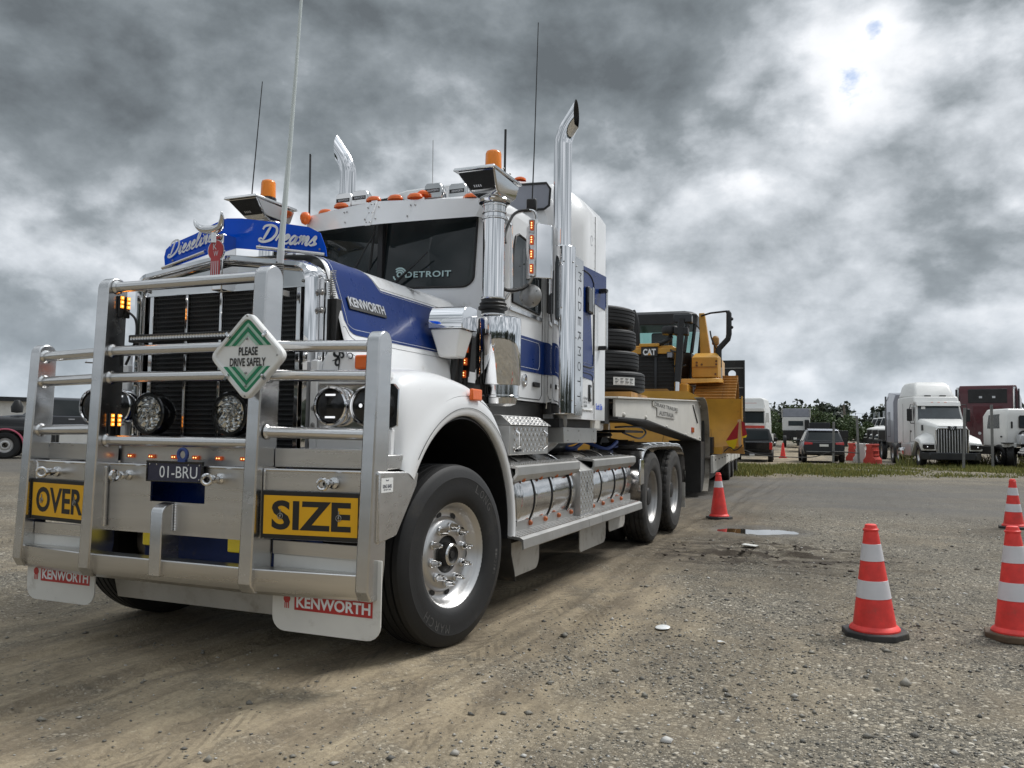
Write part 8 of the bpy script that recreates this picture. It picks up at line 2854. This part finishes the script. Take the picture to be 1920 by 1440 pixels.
def wagon(label, loc, rz):
    t = thing('parked_car', label, 'car', loc, rz)
    B = lambda n, m_, mb, par=None, **k: mb.build(n, m_, par or t, **k)
    # seen from the rear: -y is the tail here
    body = [[(-.88, -.02, .42), (.88, -.02, .42), (.93, -.02, .75), (.90, .0, 1.02), (-.90, .0, 1.02), (-.93, -.02, .75)],
            [(-.93, .5, .36), (.93, .5, .36), (.97, .5, .75), (.93, .5, 1.05), (-.93, .5, 1.05), (-.97, .5, .75)],
            [(-.93, 3.2, .36), (.93, 3.2, .36), (.97, 3.2, .75), (.92, 3.2, 1.02), (-.92, 3.2, 1.02), (-.97, 3.2, .75)],
            [(-.80, 4.6, .42), (.80, 4.6, .42), (.84, 4.6, .65), (.78, 4.5, .82), (-.78, 4.5, .82), (-.84, 4.6, .65)]]
    B('body', 'dkgrey', MB().loft(body), bevel=.05, seg=3, angle=50)
    B('cabin', 'dkgrey', MB().loft([[(-.90, .02, 1.0), (.90, .02, 1.0), (.92, 3.3, 1.0), (-.92, 3.3, 1.0)], [(-.70, .42, 1.60), (.70, .42, 1.60), (.70, 2.2, 1.62), (-.70, 2.2, 1.62)]]), bevel=.07, seg=3, angle=50)
    B('rear_window', 'glass_dark', MB().loft([[(-.76, .075, 1.08), (.76, .075, 1.08), (.76, .11, 1.08), (-.76, .11, 1.08)], [(-.63, .32, 1.50), (.63, .32, 1.50), (.63, .36, 1.50), (-.63, .36, 1.50)]]))
    B('roof_spoiler', 'grey_p', MB().loft([[(-.70, .26, 1.55), (.70, .26, 1.55), (.69, .9, 1.64), (-.69, .9, 1.64)], [(-.68, .30, 1.60), (.68, .30, 1.60), (.68, 1.8, 1.67), (-.68, 1.8, 1.67)]]), bevel=.015)
    for s in (1, -1):
        B('tail_light', 'red_lens', MB().loft([[(s * .52, -.035, .90), (s * .90, -.01, .88), (s * .92, .22, .90), (s * .52, .02, .90)], [(s * .52, -.02, .99), (s * .89, .0, 1.02), (s * .91, .22, 1.02), (s * .52, .03, .99)]]), bevel=.01)
        B('side_window', 'glass_dark', MB().loft([[(s * .915, .5, 1.04), (s * .925, 3.0, 1.04), (s * .90, 3.0, 1.04), (s * .89, .5, 1.04)], [(s * .745, .75, 1.50), (s * .745, 2.2, 1.52), (s * .72, 2.2, 1.52), (s * .72, .75, 1.50)]]))
        B('mirror', 'dkgrey', MB().box(s * .95, s * 1.12, 2.75, 2.9, 1.0, 1.14), bevel=.03)
        carwheel(t, s * .86, .75)
        carwheel(t, s * .86, 3.55)
    B('plate', 'sign_white', MB().box(-.2, .2, -.05, -.025, .80, .91))
    B('bumper_trim', 'black', MB().box(-.86, .86, -.06, -.0205, .44, .60), bevel=.02)
    B('trim_strip', 'letter_s', MB().box(-.8, .8, -.066, -.061, .55, .565))
    return t


wagon('charcoal station wagon seen from behind, parked at the grass between steel posts', (2.28, 37.6, gz(2.3, 37.6)), R(6))


def ute(label, loc, rz, paint='gloss_black', rearview=True):
    t = thing('parked_ute', label, 'ute', loc, rz)
    B = lambda n, m_, mb, par=None, **k: mb.build(n, m_, par or t, **k)
    B('tub', paint, MB().loft([[(-.90, -.02, .55), (.90, -.02, .55), (.93, -.02, 1.12), (-.93, -.02, 1.12)], [(-.93, 1.7, .5), (.93, 1.7, .5), (.95, 1.7, 1.14), (-.95, 1.7, 1.14)]]), bevel=.05, seg=3, angle=50)
    B('body', paint, MB().loft([[(-.93, 1.702, .5), (.93, 1.702, .5), (.95, 1.702, 1.14), (-.95, 1.702, 1.14)], [(-.93, 4.1, .5), (.93, 4.1, .5), (.95, 4.1, 1.14), (-.95, 4.1, 1.14)], [(-.85, 5.2, .55), (.85, 5.2, .55), (.86, 5.2, 1.0), (-.86, 5.2, 1.0)]]), bevel=.06, seg=3, angle=50)
    B('cabin', paint, MB().loft([[(-.92, 1.75, 1.1), (.92, 1.75, 1.1), (.92, 4.0, 1.1), (-.92, 4.0, 1.1)], [(-.74, 1.95, 1.78), (.74, 1.95, 1.78), (.74, 3.2, 1.80), (-.74, 3.2, 1.80)]]), bevel=.06, seg=3, angle=50)
    B('rear_window', 'glass_dark', MB().loft([[(-.76, 1.755, 1.22), (.76, 1.755, 1.22), (.76, 1.80, 1.22), (-.76, 1.80, 1.22)], [(-.68, 1.88, 1.66), (.68, 1.88, 1.66), (.68, 1.92, 1.66), (-.68, 1.92, 1.66)]]))
    for s in (1, -1):
        B('tail_light', 'red_lens', MB().box(s * .80, s * .935, -.04, .06, .74, 1.08), bevel=.015)
        B('side_window', 'glass_dark', MB().loft([[(s * .93, 1.95, 1.14), (s * .93, 3.85, 1.14), (s * .90, 3.85, 1.14), (s * .90, 1.95, 1.14)], [(s * .775, 2.08, 1.68), (s * .775, 3.15, 1.70), (s * .75, 3.15, 1.70), (s * .75, 2.08, 1.68)]]))
        B('mirror', paint, MB().box(s * .96, s * 1.16, 3.55, 3.72, 1.12, 1.32), bevel=.04)
        B('door_handle', 'letter_s', MB().box(s * .955, s * .975, 2.3, 2.5, .98, 1.02))
        carwheel(t, s * .84, .95)
        carwheel(t, s * .84, 4.3)
    B('tailgate_seam', 'black', MB().box(-.78, .78, -.032, -.0205, .70, .72))
    B('step_bumper', 'black', MB().box(-.85, .85, -.14, -.024, .42, .58), bevel=.02)
    B('tow_bar', 'letter_s', MB().box(-.12, .12, -.26, -.145, .42, .52), bevel=.015)
    return t


ute('black dual cab ute parked tail out at the grass beside the trailer wheels', (-.98, 36.9, gz(-.98, 36.9) - .12), R(4))


# black drop-side trailer beyond the wagon
t = thing('tray_trailer', 'black flat tray trailer parked beyond the charcoal wagon', 'trailer', (1.8, 58, gz(1.8, 58)), R(3))
MB().box(-1.9, 1.6, 0, 5.0, 1.1, 1.6).build('tray', 'black', t, bevel=.02)
MB().box(-1.85, 1.55, -.02, -.002, .45, 1.098).build('tailboard', 'trailer_dk', t)
MB().box(-1.0, .4, .2, 1.4, 1.602, 2.15).build('load_crate', 'dkgrey', t, bevel=.02)
for x in (-.6, .5):
    MB().box(x, x + .18, -.045, -.021, 1.3, 1.36).build('tail_lamp', 'letter_s', t)
for s in (1, -1):
    bwheel(t, s * 1.05, 2.0, dual=True)

# water-filled barriers
def barrier(label, loc, rz, paint):
    t = thing('water_barrier', label, 'barrier', loc, rz, 'plastic water barriers along the lane')
    MB().prism([(-.28, 0), (.28, 0), (.28, .22), (.17, .36), (.12, .86), (.16, .90), (.16, .98), (-.16, .98), (-.16, .90), (-.12, .86), (-.17, .36), (-.28, .22)], 'y', 0, 1.4).build('shell', paint, t, bevel=.02)
    for z in (.40, .62):
        MB().box(-.20, .20, .2, 1.2, z, z + .06).build('rib', paint, t, bevel=.01)
    MB().lathe([(.06, 0), (.06, .05), (.0005, .055)], (0, .7, .98), 'z', 12).build('filler_cap', 'cone_b', t)
    return t


for (x, y, p, l, rz) in ((4.28, 38.3, 'red', 'nearest red plastic barrier at the grass edge', -14), (3.98, 40.2, 'barrier_w', 'white plastic barrier behind the nearest red one', -10), (3.86, 41.9, 'barrier_w', 'second white plastic barrier farther back in the line', -8), (3.50, 43.6, 'red', 'faded red barrier at the far end of the plastic line', -12)):
    barrier(l, (x, y, gz(x, y) - .02), R(rz), p)

# fence posts with a sagging cable
FPS = [(2.72, 35.2, 1.95, .02, 'bare steel fence post standing behind the charcoal wagon, left of a pair'), (3.80, 36.2, 2.25, -.03, 'bare steel fence post right of the charcoal wagon'), (7.75, 34.0, 2.55, .035, 'bare steel fence post in front of the white truck grille'), (8.95, 35.0, 2.7, .0, 'bare steel fence post between white truck headlight and tilt cab')]
for (x, y, h, tl, l) in FPS:
    p = MB().box(-.05, .05, -.05, .05, -.2, h)
    o = p.build('fence_post', 'post', bevel=.008)
    o.location = (x, y, gz(x, y))
    o.rotation_euler = (0, tl, 0)
    tag(o, l, 'post', 'steel fence posts on the verge')
o = MB().tube(catmull([(-1.3, 33.8, .75), (-.4, 34.1, .42), (.8, 34.5, .34), (1.9, 34.9, .36), (2.70, 35.1, .60), (3.78, 36.1, .55)], 8), .022, 6).build('fence_cable', 'chassis')
tag(o, 'dark sagging cable strung low along the verge past the wagon', 'cable')

# ------------------------------------------------------------------ left background
t = thing('tray_truck', 'black truck with pink rimmed rear guard at the left edge', 'truck', (*at(-30, 32), 0), R(-42))
MB().loft([[(-1.1, -4, 1.0), (1.1, -4, 1.0), (1.1, 2.2, 1.0), (-1.1, 2.2, 1.0)], [(-1.1, -4, 1.62), (1.1, -4, 1.62), (1.1, 2.2, 1.5), (-1.1, 2.2, 1.5)], [(-.95, -3.7, 1.76), (.95, -3.7, 1.76), (.95, 1.9, 1.62), (-.95, 1.9, 1.62)]]).build('bonnet', 'gloss_black', t, bevel=.06, seg=3, angle=50)
for s in (1, -1):
    bwheel(t, s * .98, .9)
    MB().lathe([(.60, -.14), (.60, .16), (.63, .17), (.66, .16), (.66, -.14)], (s * 1.02, .9, .52), 'x', 28, R(-5), R(185)).build('guard', 'pink', t)
    MB().box(s * .7, s * 1.1, 1.75, 2.6, .55, .95).build('step_box', 'chassis', t, bevel=.03)
    MB().box(s * .9, s * 1.02, -4, 2, .96, 1.0).build('sill', 'chassis', t)
MB().lathe([(.0005, 0), (.2, .03), (.22, .25), (.1, .5), (.0005, .52)], (.6, 1.2, 1.78), 'z', 14).build('air_stack', 'black', t, angle=50)
MB().box(-.5, .5, -4, 2.1, .6, .98).build('chassis_rail', 'chassis', t)
_u = ute('charcoal dual cab ute in profile behind the left bull bar uprights', (*at(268, 38), .40), R(140), 'charcoal')
_u.scale = (1.2, 1.2, 1.2)
t = thing('site_shed', 'long low white shed with dark roof edge behind the parked vehicles at left', 'shed', (-58, 30, gz(-58, 30)), R(57))
MB().box(-34, 20, 0, 12, 0, 3.1).build('wall', 'white_plain', t)
for x in np.arange(-33, 20, 1.2):
    MB().box(x, x + .03, -.03, -.002, 0, 3.08).build('wall_rib', 'white_plain', t)
MB().box(-34.5, 20.5, -.6, 12.5, 3.102, 3.42).build('roof', 'dkgrey', t)
t = thing('awning', 'dark framed open awning beyond the charcoal ute at left', 'awning', (-50, 46, gz(-50, 46)), R(50))
MB().box(-14, 14, 0, 6, 2.85, 3.25).build('roof', 'dkgrey', t)
for x in (-13, -6, 1, 8, 13.5):
    MB().box(x, x + .12, .1, .22, 0, 2.848).build('leg', 'steel', t)
for k in range(10):
    MB().box(-10 + k * 1.3, -10 + k * 1.3 + .35, -.02, -.002, 2.55, 2.68).build('hanging_lamp', 'letter_s', t)
MB().box(-14, 14, 5.8, 6, 0, 2.848).build('back_wall', 'grey_p', t)
# power pole at left
def power_pole(label, x, y, h, arms, lean=0.0, r=.14):
    t = thing('power_pole', label, 'pole', (x, y, gz(x, y)))
    t.rotation_euler = (0, lean, math.atan2(CAM_POS.x - x, y - CAM_POS.y))
    MB().cyl((0, 0, -.3), (0, 0, h), r, 10, r * .8).build('pole', 'wood', t)
    for z, w in arms:
        A_ = MB().box(-w, w, -.22, -.10, z - .07, z + .07).build('crossarm', 'wood', t)
        for xx in (-w * .9, -w * .35, w * .35, w * .9):
            MB().cyl((xx, -.16, z + .07), (xx, -.16, z + .22), .035, 6).build('insulator', 'letter_s', A_)
    return t


power_pole('timber power pole with two crossarms above the shed roof at left', -72, 60, 9.7, ((8.1, 1.3), (6.4, 1.3)))
power_pole('bare dark pole leaning above the distant tree line', 3.2, 128, 5.6, (), R(-3), .2)
w_ = MB()
w_.tube([(-40 + i * 10, 131, 5.0 + .02 * ((i - 5) ** 2)) for i in range(12)], .018, 4)
tag(w_.build('overhead_wire', 'chassis'), 'thin overhead wire running past the bare leaning pole', 'wire')
# ------------------------------------------------------------------ trees
def crown_mesh(n, c, rx, ry, rz, leaf, seed, clumps=14, mat_='leaf'):
    rg = np.random.default_rng(seed)
    cc = rg.normal(size=(clumps, 3))
    cc /= np.linalg.norm(cc, axis=1)[:, None]
    cc = cc * (0.35 + 0.55 * rg.random(clumps))[:, None] * np.array([rx, ry, rz]) + np.array(c)
    cr = (0.26 + 0.22 * rg.random(clumps)) * min(rx, rz)
    k = rg.integers(0, clumps, n)
    d = rg.normal(size=(n, 3))
    d /= np.linalg.norm(d, axis=1)[:, None]
    p = cc[k] + d * (cr[k] * (0.45 + 0.6 * rg.random(n) ** .5))[:, None]
    u = rg.normal(size=(n, 3))
    u /= np.linalg.norm(u, axis=1)[:, None]
    w = np.cross(u, rg.normal(size=(n, 3)))
    w /= np.linalg.norm(w, axis=1)[:, None]
    s = leaf * (0.6 + 0.8 * rg.random(n))[:, None]
    v = np.stack([p - u * s, p + w * s * .5, p + u * s, p - w * s * .5], 1).reshape(-1, 3)
    f = (np.arange(n) * 4)[:, None] + np.array([0, 1, 2, 3])
    return np_mesh('crown', v, f, [mat_])


def tree(label, x, y, h, w, n, leaf, seed, m_='leaf', group=None, name='gum_tree', low=.15):
    t = thing(name, label, 'tree', (x, y, gz(x, y)), 0, group)
    rnd = random.Random(seed)
    tr_ = MB()
    tr_.tube([(0, 0, -.2), (.05 * h * (rnd.random() - .5), 0, h * .3), (.1 * h * (rnd.random() - .5), 0, h * .62)], [.035 * h, .026 * h, .012 * h], 8)
    for k in range(4):
        a = k * 1.6 + rnd.random()
        tr_.tube([(0, 0, h * (.25 + .08 * k)), (math.cos(a) * w * .25, math.sin(a) * w * .25, h * (.42 + .08 * k)), (math.cos(a) * w * .4, math.sin(a) * w * .4, h * (.55 + .08 * k))], [.014 * h, .010 * h, .004 * h], 6)
    tr_.build('trunk', 'wood', t)
    o = link('crown', crown_mesh(n, (0, 0, h * (low + (1 - low) / 2)), w / 2, w / 2, h * (1 - low) / 2, leaf, seed, 22, m_), t)
    return t


BUSH = [(-4.0, 79, 3.1, 4.6, 'pale green bush left of the white cab chassis with grey pod'), (-.4, 84, 4.3, 4.6, 'tallest green bush rising behind the white cab chassis'), (2.6, 83, 3.4, 5.0, 'green bush spreading right of the white cab chassis'), (5.6, 86, 2.3, 5.0, 'low green bush nearest the black tray trailer')]
for k, (x, y, h, w, l) in enumerate(BUSH):
    tree(l, x, y, h, w, 6500, .12, 40 + k, 'leaf', 'green bushes behind the parked trucks', 'bush', 0.0)


def wood_mesh(n_t, path, hfun, seed, leaf):
    rg = np.random.default_rng(seed)
    vs, fs, o = [], [], 0
    for i in range(n_t):
        x, y = path(rg.random())
        h = hfun(rg)
        me_n = 240
        cl = 7
        cc = (rg.random((cl, 3)) - .5) * np.array([h * .9, h * .9, h * .55]) + np.array([x, y, h * .62 + .6])
        k = rg.integers(0, cl, me_n)
        d = rg.normal(size=(me_n, 3))
        d /= np.linalg.norm(d, axis=1)[:, None]
        p = cc[k] + d * (h * .2 * (.4 + .7 * rg.random(me_n)))[:, None]
        p[:, 2] = np.maximum(p[:, 2], .3)
        low = rg.random(me_n) < .3
        p[low, 2] = rg.random(low.sum()) * h * .55
        p[low, 0] = x + (rg.random(low.sum()) - .5) * h
        u = rg.normal(size=(me_n, 3))
        u /= np.linalg.norm(u, axis=1)[:, None]
        w = np.cross(u, rg.normal(size=(me_n, 3)))
        w /= np.linalg.norm(w, axis=1)[:, None]
        s = leaf * (0.6 + 0.8 * rg.random(me_n))[:, None]
        v = np.stack([p - u * s, p + w * s * .6, p + u * s, p - w * s * .6], 1).reshape(-1, 3)
        vs.append(v)
        fs.append((np.arange(me_n) * 4)[:, None] + np.array([0, 1, 2, 3]) + o)
        o += len(v)
    return np_mesh('tree_line', np.concatenate(vs), np.concatenate(fs), ['leaf_far'])


# far wood right of the trailer, and an unseen tree ring added to darken metal reflections
tag(link('tree_line', wood_mesh(120, lambda u: (-14 + 62 * u + 2 * math.sin(u * 40), 150 + 10 * math.sin(u * 23)), lambda rg: 4.2 + 2.6 * rg.random(), 3, .42)), kind='stuff')


def ringp(u):
    a = R(62) + R(222) * u
    r_ = 120 + 14 * math.sin(u * 50)
    return CAM_POS.x + r_ * math.sin(a), CAM_POS.y + r_ * math.cos(a)


tag(link('tree_line', wood_mesh(260, ringp, lambda rg: 7 + 5 * rg.random(), 4, .7)), kind='stuff')
# fixings too small to pick apart stay joined as one part each
for o in bpy.data.objects:
    if o.parent is not None and o.type == 'MESH' and o.name.split('.')[0] in ('rivet', 'led_bulb', 'screw', 'ramp_bolt', 'tank_bolt', 'bolt', 'amber_leds', 'reflector_row', 'wire_mesh', 'label_print', 'maker_print', 'sweep_clip', 'small_lettering', 'led_strip'):
        if len(o.data.vertices) > 60 or o.name.split('.')[0] in ('amber_leds', 'led_bulb', 'label_print', 'maker_print'):
            o['kind'] = 'stuff'
